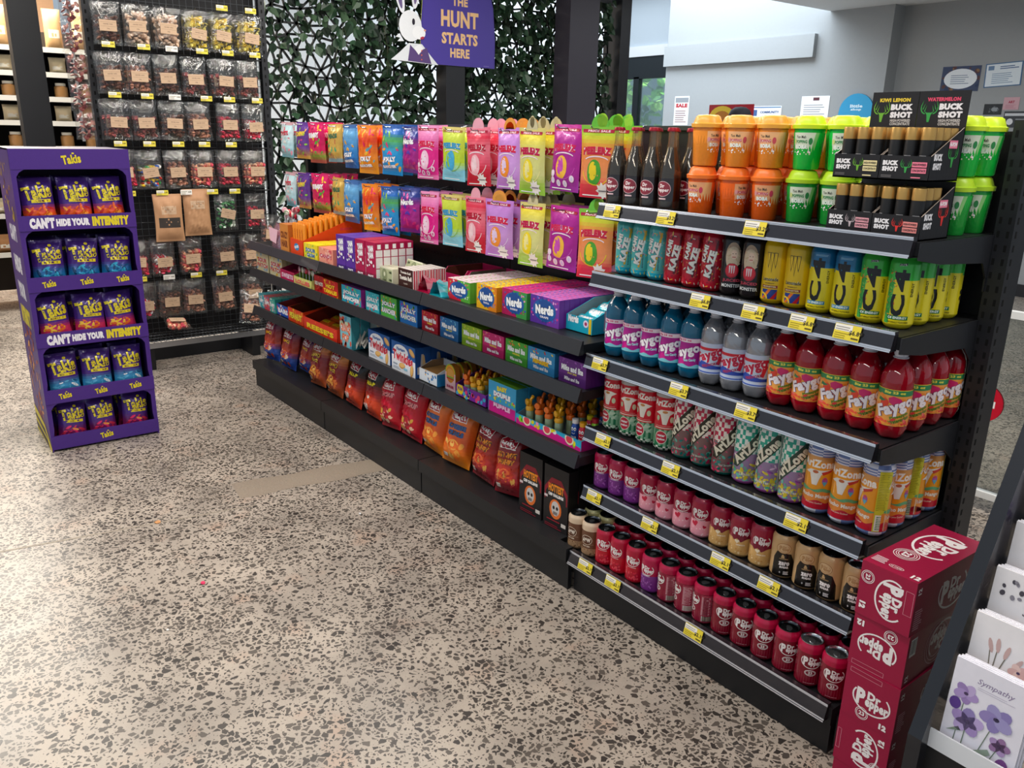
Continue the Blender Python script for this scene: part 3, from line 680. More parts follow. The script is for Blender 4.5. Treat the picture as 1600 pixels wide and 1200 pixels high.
# --- tall cans
def tall(name, colf, art, h=.185, r=.0350, nv=22, light=True): return can(name, r, h, colf, art, nv, light)
def ariz(kind):
    a = Art(); r = .0355; C = 2*pi*r
    if kind == 'melon':
        for u0 in (0, C/2):
            a.text('AriZona', u0, .148, '#f7f1e6', w=.078, h=.020, bold=.05)
            a.poly([(u0-.030, .118), (u0-.012, .128), (u0+.012, .128), (u0+.030, .122), (u0+.014, .113), (u0+.010, .100), (u0+.006, .084), (u0-.006, .084), (u0-.010, .100), (u0-.014, .113)], '#efe7da')
            a.ell(u0, .122, .008, .004, '#c9864a'); a.ell(u0+.021, .099, .006, .009, '#cfd8b0'); a.ell(u0-.021, .102, .005, .008, '#b9d0a8')
            a.rect(u0-.03, .072, u0+.03, .0745, '#f3e6d6'); a.rect(u0-.03, .0785, u0+.026, .0795, '#f3b0a8')
            a.ell(u0-.008, .044, .019, .021, '#e9e0cc', 22); a.ell(u0-.008, .044, .0165, .0185, '#c9163a', 22); a.text('water', u0-.008, .05, '#fff', w=.024, h=.007, bold=.04); a.text('melon', u0-.008, .039, '#fff', w=.024, h=.007, bold=.04)
            a.blobs(u0+.012, .014, u0+.045, .066, 14, .003, .008, ['#2f7a4c', '#9fc7a8', '#c3dcc0'], 3)
    elif kind in ('kiwi', 'lemon'):
        k = kind == 'kiwi'
        for u0 in (0, C/2):
            a.blobs(u0-.05, .055, u0+.05, .10, 26, .003, .009, (['#e34f72', '#2d8a86', '#f3a0a8', '#1d6d6c', '#8e2c5a'] if k else ['#c05fb0', '#4fb8a6', '#e8c3e0', '#8d49a0']), 9, .35)
            a.blobs(u0-.05, .012, u0+.05, .060, 60, .003, .008, (['#d8345c', '#27857c', '#ef6d86', '#0f6e62', '#b3244e', '#5fb39f'] if k else ['#eddc55', '#5fbf9a', '#f7ee9a', '#e3c93a', '#79c9b8']), 4, .6)
            a.poly([(u0-.044, .05), (u0-.030, .048), (u0+.046, .138), (u0+.04, .164), (u0+.03, .165), (u0-.046, .072)], '#2c2b1e' if k else '#31483c')
            a.text('AriZona', u0-.001, .107, '#f2ead2', w=.118, h=.026, bold=.05, rot=.86, out='#3b2a22')
            a.text('Kiwi Strawberry' if k else 'Lemon Tea', u0, .032, '#f5f0dd', w=.044, h=.008, bold=.04, out='#136458' if k else '#8a7a1d')
        if not k: a.rect(C*.25-.014, .015, C*.25+.014, .165, '#dfe3da'); a.lines(C*.25-.012, .03, C*.25+.012, .16, 30, '#7a7f78', .4, 3)
    else:
        for u0 in (0, C/2):
            a.rect(u0-.05, .0, u0+.05, .0001, '#fff')
            a.text('AriZona', u0, .133, '#fff6ea', w=.084, h=.021, bold=.05, out='#d9832a', ow=.03)
            a.poly([(u0-.032, .108), (u0-.016, .117), (u0+.008, .117), (u0+.036, .121), (u0+.010, .106), (u0+.006, .094), (u0+.002, .078), (u0-.010, .078), (u0-.014, .094), (u0-.018, .106)], '#f2ece2')
            a.poly([(u0+.010, .112), (u0+.036, .121), (u0+.034, .114), (u0+.014, .105)], '#cf3d2c'); a.ell(u0-.004, .112, .007, .004, '#c4653b')
            a.ell(u0+.020, .090, .0065, .010, '#a65ab0'); a.poly([(u0+.0145, .088), (u0+.0255, .088), (u0+.02, .076)], '#5bb6c4'); a.ell(u0+.020, .096, .004, .003, '#d94b5e')
            a.wave(u0-.045, u0+.045, .060, .068, .003, .05, '#69ad77'); a.wave(u0-.05, u0+.05, .024, .061, .002, .03, '#f2913c')
            a.text('Mucho Mango', u0, .049, '#fff6e2', w=.074, h=.013, bold=.05, out='#d2452f', ow=.03)
            a.wave(u0-.05, u0+.05, .016, .036, .004, .045, '#cc2236'); a.text('Fruit Juice Cocktail', u0, .031, '#f7dcc8', w=.040, h=.005)
        u0 = C*.27; a.rect(u0-.015, .016, u0+.015, .165, '#d7cf38'); a.lines(u0-.013, .07, u0+.013, .16, 22, '#7f8a2a', .35, 5); a.rect(u0-.012, .018, u0+.012, .058, '#f0efe0'); a.lines(u0-.009, .021, u0+.009, .056, 8, '#2f8a55', .55, 6, jag=0)
    return a
def mango_col(u, v):
    if v > .152 or v < .022:
        return '#e9e7f2' if (int((u+1)/.0035)+int(v/.0035)) % 2 else '#7487bd'
    if v > .140: return '#d99a56'
    return '#f5a01c'
def melon_col(u, v):
    if v > .165: return '#c9b9ae'
    if v > .070: return '#cf1029'
    if v < .018: return '#f0eee0' if (int((u+1)/.006)+int(v/.006)) % 2 else '#1f5a3b'
    return '#8fbf98' if int((u+1)/.009) % 2 else '#2f7f55'
def check_col(a_, b_, base, zs):
    def f(u, v):
        if v > .172: return '#d9d6c8'
        if v > zs: return a_ if (int((u+1)/.0105)+int((v+.004*sin(u*80))/.0125)) % 2 else b_
        if v < .014: return base
        return mixc(b_, base, .6)
    return f
CANS['melon'] = (tall('tall_can', melon_col, ariz('melon'), nv=30), 'tall red watermelon can')
CANS['kiwi'] = (tall('tall_can', check_col('#f0e4da', '#c3234b', '#0e7568', .088), ariz('kiwi'), nv=30), 'tall pink and white checked can')
CANS['lemon'] = (tall('tall_can', check_col('#eef2ea', '#27a78f', '#c45fb4', .088), ariz('lemon'), nv=30), 'tall teal and white checked can')
CANS['mango'] = (tall('tall_can', mango_col, ariz('mango'), nv=46), 'tall orange mango can')
def energy(kind):
    a = Art(); r = .033; C = 2*pi*r
    if kind in ('kteal', 'kred'):
        t = kind == 'kteal'
        for u0 in (0, C/2):
            a.blobs(u0-.05, .01, u0+.05, .14, 90, .002, .007, ['#5cc9cf', '#e9d54a', '#f0b06a', '#2f9fae', '#d88fb6', '#8fdcd8'] if t else ['#f3a13c', '#e9e0d2', '#8d1030', '#f05a62', '#5a1622', '#f7d060'], 11, .3)
            a.poly([(u0+.004, .03), (u0+.010, .03), (u0+.026, .135), (u0+.020, .137)], '#e8b52d' if t else '#6a1020')
            a.text('KAMI', u0-.012, .096 if t else .10, '#fbf7ee', w=.046, h=.015, bold=.06, rot=1.36, out='#2b2f36')
            a.text('KAZE', u0+.006, .074, '#fbf7ee', w=.072, h=.020, bold=.07, rot=1.36, out='#2b2f36')
            a.lines(u0+.016, .03, u0+.020, .07, 9, '#2b2f36', .5, 3)
        if not t: a.rect(C*.25-.012, .012, C*.25+.012, .14, '#c0283c'); a.bars(C*.25-.009, .015, C*.25+.009, .04); a.lines(C*.25-.01, .045, C*.25+.01, .135, 22, '#f0c3c4', .4, 9)
    elif kind == 'mjuice':
        for u0 in (0, C/2):
            a.ell(u0, .103, .020, .036, '#b79a7d', 22); a.ell(u0, .098, .019, .030, '#d8c2a4', 22); a.ell(u0+.003, .108, .0085, .012, '#e8c8ae', 16)
            a.blobs(u0-.017, .072, u0+.017, .13, 22, .002, .006, ['#c9ad88', '#8a6e52', '#e2cfae'], 4, .3); a.ell(u0+.003, .106, .0075, .0105, '#ecccb4', 16); a.rect(u0-.002, .100, u0+.007, .102, '#b8504a'); a.rects([(u0-.002, .109, u0+.001, .1105), (u0+.005, .109, u0+.008, .1105)], '#4a3a32')
            a.ell(u0, .066, .0175, .019, '#b5142c', 20); a.ell(u0, .067, .0155, .0165, '#e02a3c', 20)
            for k in (-1, 0, 1): a.poly([(u0+k*.0055-.002, .079), (u0+k*.0055+.002, .079), (u0+k*.0055+.001, .060+abs(k)*.002), (u0+k*.0055-.0008, .058)], '#f6e9ea')
            a.text('JUICED', u0, .040, '#d9485c', w=.046, h=.0095, bold=.04); a.text('MONSTER', u0, .027, '#f0eeea', w=.050, h=.009, bold=.03)
    elif kind == 'mlemon':
        for u0 in (0, C/2):
            for k in (-1, 0, 1):
                x = u0+k*.009; a.poly([(x-.005, .128), (x+.005, .127), (x+.003, .10), (x+.001, .076+abs(k)*.012), (x-.002, .10)], '#5a4410'); a.poly([(x-.0035, .1265), (x+.0035, .1258), (x+.0018, .10), (x+.0006, .082+abs(k)*.012), (x-.001, .10)], '#f2c713')
            a.text('Lemonade', u0, .062, '#6b5a1e', w=.040, h=.009, bold=.05, out='#fbf2c0'); a.text('ENERGY', u0, .052, '#8a5f18', w=.024, h=.003)
            a.rect(u0-.020, .040, u0+.020, .047, '#9c2f2a'); a.text('MONSTER', u0, .0435, '#f7e9a0', w=.034, h=.004, bold=.04)
            a.rect(u0-.018, .013, u0+.020, .037, '#27408f'); a.poly([(u0-.018, .013), (u0-.002, .037), (u0+.006, .037), (u0-.010, .013)], '#f07a1e'); a.poly([(u0+.004, .013), (u0+.020, .034), (u0+.020, .024), (u0+.014, .013)], '#c8202a'); a.ring(u0-.018, .013, .016, .016, .004, '#f7d23a', 0, pi/2, 8)
        a.lines(C*.25-.003, .02, C*.25+.003, .14, 40, '#7a5f12', .5, 5)
    else:
        g = kind == 'c4g'
        for u0 in (0, C/2):
            a.rect(u0-.030, .012, u0+.040, .108, '#f2de22')
            if g:
                a.poly([(u0-.034, .012), (u0-.022, .012), (u0-.020, .11), (u0-.034, .11)], '#3fae49'); a.blobs(u0-.033, .015, u0-.014, .13, 40, .002, .005, ['#2f9c3c', '#f2a93a', '#7ecb5a', '#e8702c'], 5, .4)
                a.text('JOLLY', u0-.006, .141, '#16181a', w=.018, h=.006, bold=.08, rot=.08, out='#e9f5ea', ow=.12)
            else: a.lines(u0-.015, .135, u0+.015, .14, 2, '#8fc0dd', .5, 4)
            a.text('C', u0-.008, .052, '#171512', w=.050, h=.029, bold=.04, rot=pi/2)
            a.text('4', u0-.006, .107, '#171512', w=.048, h=.030, bold=.04, rot=pi/2)
            a.text('ENERGY', u0+.019, .088, '#26240f', w=.030, h=.006, rot=pi/2)
            a.rect(u0-.026, .0215, u0+.018, .0300, '#1f7a3c' if g else '#2f8fb8'); a.text('C4 ENERGY', u0-.004, .0258, '#f4fbf0', w=.040, h=.0055, bold=.05)
            a.text('NATURALLY FLAVORED', u0-.002, .016, '#3c3a12', w=.044, h=.0038, bold=.02)
        for s_ in (.36,): 
            for q in range(4): a.ell(C*s_*.7+(.006 if q % 2 else -.006), .05+.014*(q//2), .005, .006, '#2a2718', 10)
    return a
HE = .158; RE = .0320
CANS['kteal'] = (tall('energy_can', lambda u, v: '#1fa9c4' if v < .025 else '#59c4c0', energy('kteal'), HE, RE, 14), 'tall teal energy can')
CANS['kred'] = (tall('energy_can', lambda u, v: '#c3162e', energy('kred'), HE, RE, 14), 'tall red patterned energy can')
CANS['mjuice'] = (tall('energy_can', lambda u, v: '#1b1517', energy('mjuice'), HE, RE, 14, False), 'black energy can with red badge')
CANS['mlemon'] = (tall('energy_can', lambda u, v: '#f0c510', energy('mlemon'), HE, RE, 14, False), 'yellow energy can with claw mark')
CANS['c4b'] = (tall('energy_can', lambda u, v: '#1f77a8' if v > .10 else '#ecd81e', energy('c4b'), HE, RE, 14), 'blue and yellow energy can')
CANS['c4g'] = (tall('energy_can', lambda u, v: '#3fbf47' if v > .10 else '#ecd81e', energy('c4g'), HE, RE, 14), 'green and yellow energy can')
# ---- placing the fronts and the rows behind them
def even(a, b, n): return [a+(b-a)*i/(n-1) for i in range(n)]
SPEC = {
 6: (even(-.953, -.0175, 15), ['root', 'root', 'redberry', 'redberry', 'redberry', 'berry', 'turned', 'turned', 'turned', 'classic', 'classic', 'classic', 'classic', 'classic_light', 'classic_light'], .052, 4, .070),
 5: (even(-.898, -.022, 14), ['berry', 'berry', 'berry', 'strawberry', 'strawberry', 'strawberry', 'strawberry', 'cream', 'cream', 'cream', 'zero', 'zero', 'zero', 'zero_light'], .103, 4, .0690),
 4: (even(-.890, -.022, 13), ['melon']*4+['kiwi']*3+['lemon']*3+['mango']*3, .124, 4, .078),
 2: (even(-.896, -.045, 14), ['kteal']*3+['kred']*3+['mjuice']*2+['mlemon']*2+['c4b']*2+['c4g']*2, .142, 5, .0675)}
rnd = random.Random(21)
ROWN = {0: 'front row', 1: 'second row', 2: 'third row', 3: 'fourth row', 4: 'fifth row'}
for sh, (xs, ks, y0, rows, dy) in SPEC.items():
    z = SH[sh][1]
    for row in range(rows):
        cnt = {}
        for i, x in enumerate(xs):
            k = ks[i]
            if row and k.endswith('_light'): k = k[:-6]
            if row and k == 'turned': k = 'classic'
            if row and sh == 6 and i < 2: k = 'ginger'
            if row and sh == 6 and 2 <= i < 6: k = 'redberry' if i < 5 else 'berry'
            p, d = CANS[k]; base = {6: .28, 5: .4, 4: .35, 2: .4}[sh]
            rot = base+rnd.uniform(-.28, .28)
            if sh == 6 and i >= 9: rot = .55+rnd.uniform(-.12, .22)
            if k == 'turned': rot = -.55+rnd.uniform(-.1, .1)
            if sh == 4 and i == 12: rot = [-.75, .9, -1.0, .5][row]
            if sh == 4 and k in ('kiwi', 'lemon'): rot = rnd.choice((.75, .75, .1, .2))+rnd.uniform(-.1, .1)
            yy = y0+row*dy
            if yy > YB-.034: continue
            cnt[k] = cnt.get(k, 0)+1
            o = p.put((x+rnd.uniform(-.0003, .0003), yy+rnd.uniform(-.0004, .0004), z+.0002), rot, f'{d}, {SHN[sh]} shelf, {ROWN[row]}, {ORD[i]} from far end', f'{SHN[sh]} shelf drinks cans')
# ---- 23 oz plastic bottles
def liq(name, c, rough=.06, alpha=None, tr=.25): 
    return mat(name, c, rough, 0, coat=.8, trans=tr, bump=.04, bscale=20)
BR = .0353
def petal(t, v):
    if v > .026: return 1
    k = 1-v/.026; return 1-.16*k*(.5+.5*cos(5*t))
bprof = [(BR*.55, 0), (BR*.80, .003), (BR*.93, .012), (BR, .026), (BR*.985, .034), (BR*.985, .118), (BR, .124), (BR, .134), (BR*.96, .146), (BR*.82, .160), (BR*.58, .174), (BR*.37, .184), (.0125, .189), (.0125, .196)]
def faygo(kind):
    a = Art(); C = 2*pi*BR
    for u0 in (0, C/2):
        if kind == 'cotton':
            a.rect(u0-.060, .106, u0+.060, .117, '#f0dfe6'); a.text('Big 23 oz', u0-.005, .1115, '#d9266e', w=.044, h=.007, bold=.05)
            a.poly([(u0-.042, .04), (u0-.046, .10), (u0-.02, .104), (u0-.03, .07)], '#9fd3e6')
            a.text('Faygo', u0+.002, .078, '#fbf4f8', w=.082, h=.034, bold=.05, rot=.34, out='#5a1b6a')
            a.text('Cotton Candy', u0+.01, .056, '#bfe6ef', w=.044, h=.010, bold=.05, rot=.1, out='#5a4a9a'); a.ell(u0-.010, .048, .010, .012, '#d3118e'); a.wave(u0-.055, u0+.055, .034, .042, .003, .04, '#7fd0dc')
        elif kind == 'mango':
            a.rect(u0-.060, .104, u0+.060, .117, '#2b8a54'); a.rect(u0-.06, .1165, u0+.06, .118, '#f0d23c'); a.text('Big 23 oz', u0-.002, .1105, '#f2e95a', w=.046, h=.008, bold=.06)
            a.blobs(u0-.05, .036, u0+.05, .10, 18, .006, .015, ['#f7a23a', '#f58a2c', '#fbbb4a'], 3, .4); a.poly([(u0-.014, .098), (u0-.004, .103), (u0+.012, .098), (u0+.018, .088), (u0, .082), (u0-.012, .088)], '#d62a6e')
            a.ell(u0-.022, .086, .010, .010, '#e9442c'); a.poly([(u0-.036, .098), (u0-.026, .094), (u0-.018, .092), (u0-.028, .088), (u0-.038, .09)], '#2f7d4c')
            a.text('Faygo', u0+.004, .076, '#fdf2f6', w=.084, h=.036, bold=.05, rot=.40, out='#6a2a5a')
            a.text('Pineapple', u0+.014, .058, '#5b8a2a', w=.042, h=.009, bold=.05, rot=.35); a.text('Watermelon', u0+.014, .049, '#4b7a2a', w=.046, h=.009, bold=.05, rot=.35)
            a.blobs(u0-.045, .034, u0+.045, .050, 26, .003, .008, ['#f0563c', '#f4736a', '#e63a3a', '#f59a3c'], 9, .5)
        else:
            a.rect(u0-.060, .098, u0+.060, .106, '#d31f33'); a.rect(u0-.06, .066, u0+.060, .098, '#c7d3e6'); a.wave(u0-.05, u0+.05, .048, .062, .006, .11, '#2b49a8')
            a.poly([(u0+.022, .062), (u0+.030, .060), (u0+.040, .088), (u0+.034, .094), (u0+.026, .088)], '#d92038'); a.text('Faygo', u0, .084, '#c71f45', w=.080, h=.034, bold=.05, rot=.35, out='#f4f2fb'); a.text('FIREWORK', u0+.004, .060, '#b0294a', w=.046, h=.008, bold=.04, rot=.3)
            a.rect(u0-.05, .037, u0+.05, .040, '#3a5fc0')
    return a
M_lab = mat('bottle_label', None, .3, coat=.3, vary=.03)
def bottle(kind, liquid, labcol, fill=True):
    body = MB(); vs = [0, .003, .008, .014, .02, .026, .034, .118, .124, .134, .146, .153, .160, .167, .174, .184, .189, .196]
    revolve(body, bprof, BR, vs, lambda u, v: '#ffffff', None, 40, 0, petal)
    bm_ = body.mesh('beverage_bottle', liquid)
    lab = MB(); revolve(lab, [(BR*1.006, .034), (BR*1.006, .118)], BR, lin_steps(.034, .118, 2), lambda u, v: labcol, faygo(kind), 28)
    cap = MB().lathe([(.0125, .184), (.0165, .185), (.0165, .1865), (.0138, .188), (.0138, .192), (.0152, .192), (.0152, .2045), (.0142, .2055), (0, .2055)], 20, '#e9e6ea')
    parts = [('label_sleeve', lab.mesh('label_sleeve', M_lab), []), ('cap', cap.mesh('cap', mat('white_plastic', '#e4e2e8', .4)), [])]
    if kind == 'clear':
        parts.append(('water', MB().lathe([(0, .004), (BR*.7, .006), (BR*.9, .02), (BR*.95, .034), (BR*.95, .14), (BR*.9, .15), (0, .15)], 24).mesh('water', film('clear_drink', '#e6e6ee', .28, glossy=.2, bump=.0)), []))
    return Proto('soda_bottle', 'bottle', bm_, parts)
BOT = {'cotton': (bottle('cotton', liq('blue_drink', '#0b6f96'), '#b0138c'), 'blue soda bottle with a magenta label'),
       'clear': (bottle('clear', film('clear_bottle', '#e9e9f0', .26, glossy=.5, bump=.25, bscale=30), '#c9d3ea'), 'clear soda bottle with striped label'),
       'mango': (bottle('mango', liq('red_drink', '#b30a22'), '#f7a84c'), 'red soda bottle with an orange label')}
xs = even(-.890, -.022, 13)
ks = ['cotton']*5+['clear']*3+['mango']*5
for row in range(4):
    for i, x in enumerate(xs):
        p, d = BOT[ks[i]]; yy = .115+.001*i*2+row*.081
        if yy > YB-.036: continue
        rot = {'cotton': .25, 'clear': .35, 'mango': .55}[ks[i]]+rnd.uniform(-.2, .2)
        p.put((x, yy, SH[3][1]+.0002), rot, f'{d}, third shelf {ROWN[row]}, {ORD[i]} from far end', 'plastic soda bottles on the third shelf')
# ---- glass bottles
gp = [(.024, 0), (.029, .004), (.0305, .012), (.0305, .10), (.028, .118), (.0225, .138), (.0155, .162), (.0125, .185), (.0125, .212), (.0138, .214), (.0138, .218)]
g_in = [(0, .003), (.028, .004), (.0295, .012), (.0295, .10), (.027, .118), (.0215, .138), (.0145, .162), (.0125, .17), (0, .17)]
def glass_bottle():
    sh_ = MB(); revolve(sh_, gp, .0305, [z for r, z in gp], lambda u, v: '#fff', None, 28)
    li = MB().lathe(g_in, 24, '#220b0a')
    a = Art()
    for u0 in (0, pi*.0305):
        a.ell(u0, .062, .0235, .0205, '#e9c3c6', 24); a.ell(u0, .062, .0222, .0192, '#8c1d2e', 24); a.text('Dr', u0-.002, .070, '#f7e6e4', w=.016, h=.010, bold=.05); a.text('Pepper', u0, .058, '#f7e6e4', w=.038, h=.012, bold=.05); a.rect(u0-.011, .034, u0+.011, .038, '#e9c3c6')
    lb = MB(); revolve(lb, [(.0307, .03), (.0307, .09)], .0305, [.03, .05, .07, .09], lambda u, v: '#1a0908', a, 28)
    cp = MB().lathe([(.0135, .212), (.0165, .212), (.0165, .215), (.0145, .221), (0, .222)], 21, '#8c1626')
    return Proto('glass_bottle', 'bottle', sh_.mesh('glass_bottle', film('bottle_glass', '#f4ead8', .02, glossy=.14, bump=.0)), [('drink', li.mesh('drink', mat('cola_liquid', '#160605', .08, coat=1)), []), ('printed_logo', lb.mesh('printed_logo', mat('bottle_print', None, .12, coat=1)), []), ('crown_cap', cp.mesh('crown_cap', mat('red_cap', '#9a1a2a', .35, .5)), [])])
GB = glass_bottle()
for row in range(4):
    for i, x in enumerate([-.922, -.853, -.786, -.718]):
        GB.put((x, .112+row*.078, SH[1][1]+.0002), .15+rnd.uniform(-.12, .12), f'dark cola in a glass bottle top shelf {ROWN[row]}, {ORD[i]} from far end', 'glass cola bottles')
# ---- boba cups
def cup(colc, lidc, labc, txtc, key):
    r0, r1, h = .0285, .0365, .098
    m = mat('cup_'+key, colc, .25, trans=.12, coat=.4, bump=.2, bscale=160, vary=.08); ml = mat('cup_lid_'+key, lidc, .35, trans=.1)
    b = MB().lathe([(0, .0), (r0, 0), (r0+.002, .003), (r1, h), (r1+.003, h), (r1+.003, h+.003)], 26)
    lid = MB().lathe([(r1+.004, h-.003), (r1+.005, h+.006), (r1, h+.008), (r1-.002, h+.014), (r1-.006, h+.024), (r1-.012, h+.028), (0, h+.029)], 26)
    a = Art(); u0 = 0; prof = [(r0+(r1-r0)*z/h+.0006, z) for z in (.030, .086)]
    a.poly([(-.028, .032), (.020, .032), (.030, .086), (-.028, .086)], labc)
    if 'orange' in key: a.poly([(.020, .032), (.05, .032), (.05, .086), (.030, .086)], '#f0b878')
    else: a.poly([(.020, .032), (.028, .032), (.040, .086), (.030, .086)], '#8fce7a')
    a.text('Yoo Meh', -.006, .076, '#3a3a30', w=.026, h=.007, bold=.03); a.text('POPPING', -.004, .065, txtc, w=.030, h=.008, bold=.05, out='#fff' if 'orange' in key else None); a.text('BOBA', -.004, .053, '#f4fbef', w=.032, h=.010, bold=.08, out=txtc)
    a.blobs(-.024, .034, .02, .046, 16, .0012, .003, ['#ffffff', txtc, '#f3e0d0'], 4); a.ell(.019, .066, .005, .008, txtc); a.ell(-.023, .066, .004, .006, '#d6e08a' if 'orange' not in key else '#e8a0a0')
    a.rect(.065, .032, .100, .086, labc); a.bars(.068, .034, .084, .048)
    lab = MB(); revolve(lab, prof, r1, lin_steps(.030, .086, 3), lambda u, v: mixc(colc, colc, 0), a, 28)
    # keep only the sticker faces: the blank ground follows the cup colour
    return Proto('boba_cup', 'cup', b.mesh('boba_cup', m), [('lid', lid.mesh('lid', ml), []), ('paper_label', lab.mesh('paper_label', mat('cup_label', None, .5)), [])])
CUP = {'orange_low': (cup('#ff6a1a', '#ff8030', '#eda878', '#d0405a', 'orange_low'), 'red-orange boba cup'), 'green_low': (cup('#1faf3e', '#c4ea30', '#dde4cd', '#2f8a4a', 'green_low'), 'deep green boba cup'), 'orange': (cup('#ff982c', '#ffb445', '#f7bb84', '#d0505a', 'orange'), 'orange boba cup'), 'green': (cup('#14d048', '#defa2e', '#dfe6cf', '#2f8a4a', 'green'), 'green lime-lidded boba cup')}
cupx = [[(-.617, .125, 'orange'), (-.536, .155, 'orange'), (-.458, .185, 'orange'), (-.375, .215, 'green'), (-.292, .235, 'green'), (-.205, .258, 'green'), (-.12, .262, 'green'), (-.037, .29, 'green')],
        [(-.60, .218, 'orange'), (-.515, .248, 'orange'), (-.430, .275, 'orange'), (-.345, .305, 'green'), (-.262, .325, 'green'), (-.178, .346, 'green'), (-.037, .385, 'green')],
        [(-.62, .305, 'orange'), (-.53, .34, 'orange'), (-.445, .366, 'orange'), (-.355, .393, 'green')]]
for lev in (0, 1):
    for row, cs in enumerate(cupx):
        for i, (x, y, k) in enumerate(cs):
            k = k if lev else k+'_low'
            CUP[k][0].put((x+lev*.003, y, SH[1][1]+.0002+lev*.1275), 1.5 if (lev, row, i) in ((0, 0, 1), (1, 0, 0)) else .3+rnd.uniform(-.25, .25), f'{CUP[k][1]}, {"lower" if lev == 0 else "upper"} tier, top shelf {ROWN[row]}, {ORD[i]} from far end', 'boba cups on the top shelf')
# ---- shot display cartons
def shot_tray(name, acc, hdr):
    w, d, h = .106, .125, .050; K = '#1d1b1d'
    mb = MB(); mb.box((-w/2, 0, 0), (w/2, .003, h), K); mb.box((-w/2, 0, 0), (w/2, d, .003), K)
    hb = .108
    for sx in (-1, 1):
        x = sx*w/2; P = [(0, 0), (d, 0), (d, hb), (d-.004, hb), (.003, h)]
        mb.poly([(x, a, b) for a, b in (P if sx > 0 else P[::-1])], K); mb.poly([(x-sx*.002, a, b) for a, b in (P[::-1] if sx > 0 else P)], K)
        mb.poly([(x, .003, h), (x-sx*.002, .003, h), (x-sx*.002, d-.004, hb), (x, d-.004, hb)][::sx], '#a99c90')
    mb.box((-w/2, d-.003, 0), (w/2, d, .118 if not hdr else .182), K)
    a = Art(); a.text('BUCK', -.030, .035, '#f2eef0', w=.034, h=.010, bold=.08); a.text('SHOT', -.030, .023, '#f2eef0', w=.034, h=.010, bold=.08)
    deer(a, .004, .026, .020, acc[0]); a.rect(.017, .028, .048, .038, acc[1]); a.rect(.017, .016, .048, .026, acc[1]); a.text('HIGH-POWERED', .0325, .033, K, w=.028, h=.0045, bold=.04); a.text('CONCENTRATE', .0325, .021, K, w=.028, h=.0045, bold=.04)
    a.lines(-.047, .006, -.015, .012, 2, '#7a7676', .4, 2); a.lines(.018, .006, .046, .010, 1, acc[1], .6, 2)
    mb.art(a, (0, 0, 0), (1, 0, 0), (0, 0, 1))
    b = Art(); b.text('BUCK', .030, .048, '#f2eef0', w=.034, h=.014, bold=.08); b.text('SHOT', .030, .030, '#f2eef0', w=.034, h=.014, bold=.08); deer(b, .088, .045, .034, acc[0]); b.rect(.066, .066, .100, .082, '#f07f9c' if acc[1] != '#e9d9a2' else acc[1]); b.text('HI-POW', .083, .074, '#fff', w=.030, h=.009, bold=.05)
    mb.art(b, (w/2, 0, 0), (0, 1, 0), (0, 0, 1))
    if hdr:
        c = Art(); c.text(hdr[0], 0, .165, hdr[1], w=.07, h=.008, bold=.06); deer(c, -.028, .135, .032, acc[0]); c.text('BUCK', .018, .150, '#f2eef0', w=.050, h=.013, bold=.08); c.text('SHOT', .018, .134, '#f2eef0', w=.050, h=.013, bold=.08); c.text('HIGH-POWERED', .018, .122, '#cfc9c4', w=.046, h=.006, bold=.04); c.text('CONCENTRATE', .018, .115, '#cfc9c4', w=.046, h=.006, bold=.04)
        mb.art(c, (0, d-.003, 0), (1, 0, 0), (0, 0, 1))
    return mb.mesh(name, M_card)
def deer(a, cx, cy, s, col):
    a.poly([(cx-.16*s, cy+.1*s), (cx+.16*s, cy+.1*s), (cx+.3*s, cy+.2*s), (cx+.14*s, cy-.05*s), (cx+.07*s, cy-.5*s), (cx-.07*s, cy-.5*s), (cx-.14*s, cy-.05*s), (cx-.3*s, cy+.2*s)], col)
    for sg in (-1, 1):
        a.ring(cx+sg*.26*s, cy+.42*s, .34*s, .42*s, .07*s, col, pi*.95 if sg < 0 else -pi*.5, pi*1.5 if sg < 0 else pi*.05, 8)
        for k, (dx, dy) in enumerate(((.55, .75), (.42, .55), (.3, .42))):
            a.poly([(cx+sg*(dx-.02)*s, cy+(dy-.25)*s), (cx+sg*(dx+.05)*s, cy+(dy-.25)*s), (cx+sg*(dx-.12)*s, cy+(dy+.15)*s)], col)
sb = MB().lathe([(.0125, 0), (.0145, .002), (.0145, .066), (.0135, .070)], 16, '#1b1a1b'); sb2 = Art(); sb2.rect(-.008, .035, .006, .041, '#b7b4b6'); sb2.rect(-.008, .028, .004, .032, '#8d1c2c'); sb2.lines(-.010, .012, .008, .024, 3, '#5f5c5e', .3, 3)
sbm = MB(); revolve(sbm, [(.0125, 0), (.0140, .002), (.0140, .066), (.0130, .070)], .0140, [0, .002, .02, .045, .066, .070], lambda u, v: '#1b1a1b', sb2, 18)
SHOT = Proto('shot_bottle', 'bottle', sbm.mesh('shot_bottle', M_card), [('cap', MB().lathe([(.0135, .068), (.0143, .068), (.0143, .088), (.0138, .0895), (0, .0895)], 18, '#c49a5a').mesh('cap', mat('gold_cap', '#c79c58', .3, .6)), [])])
zt = SH[1][1]
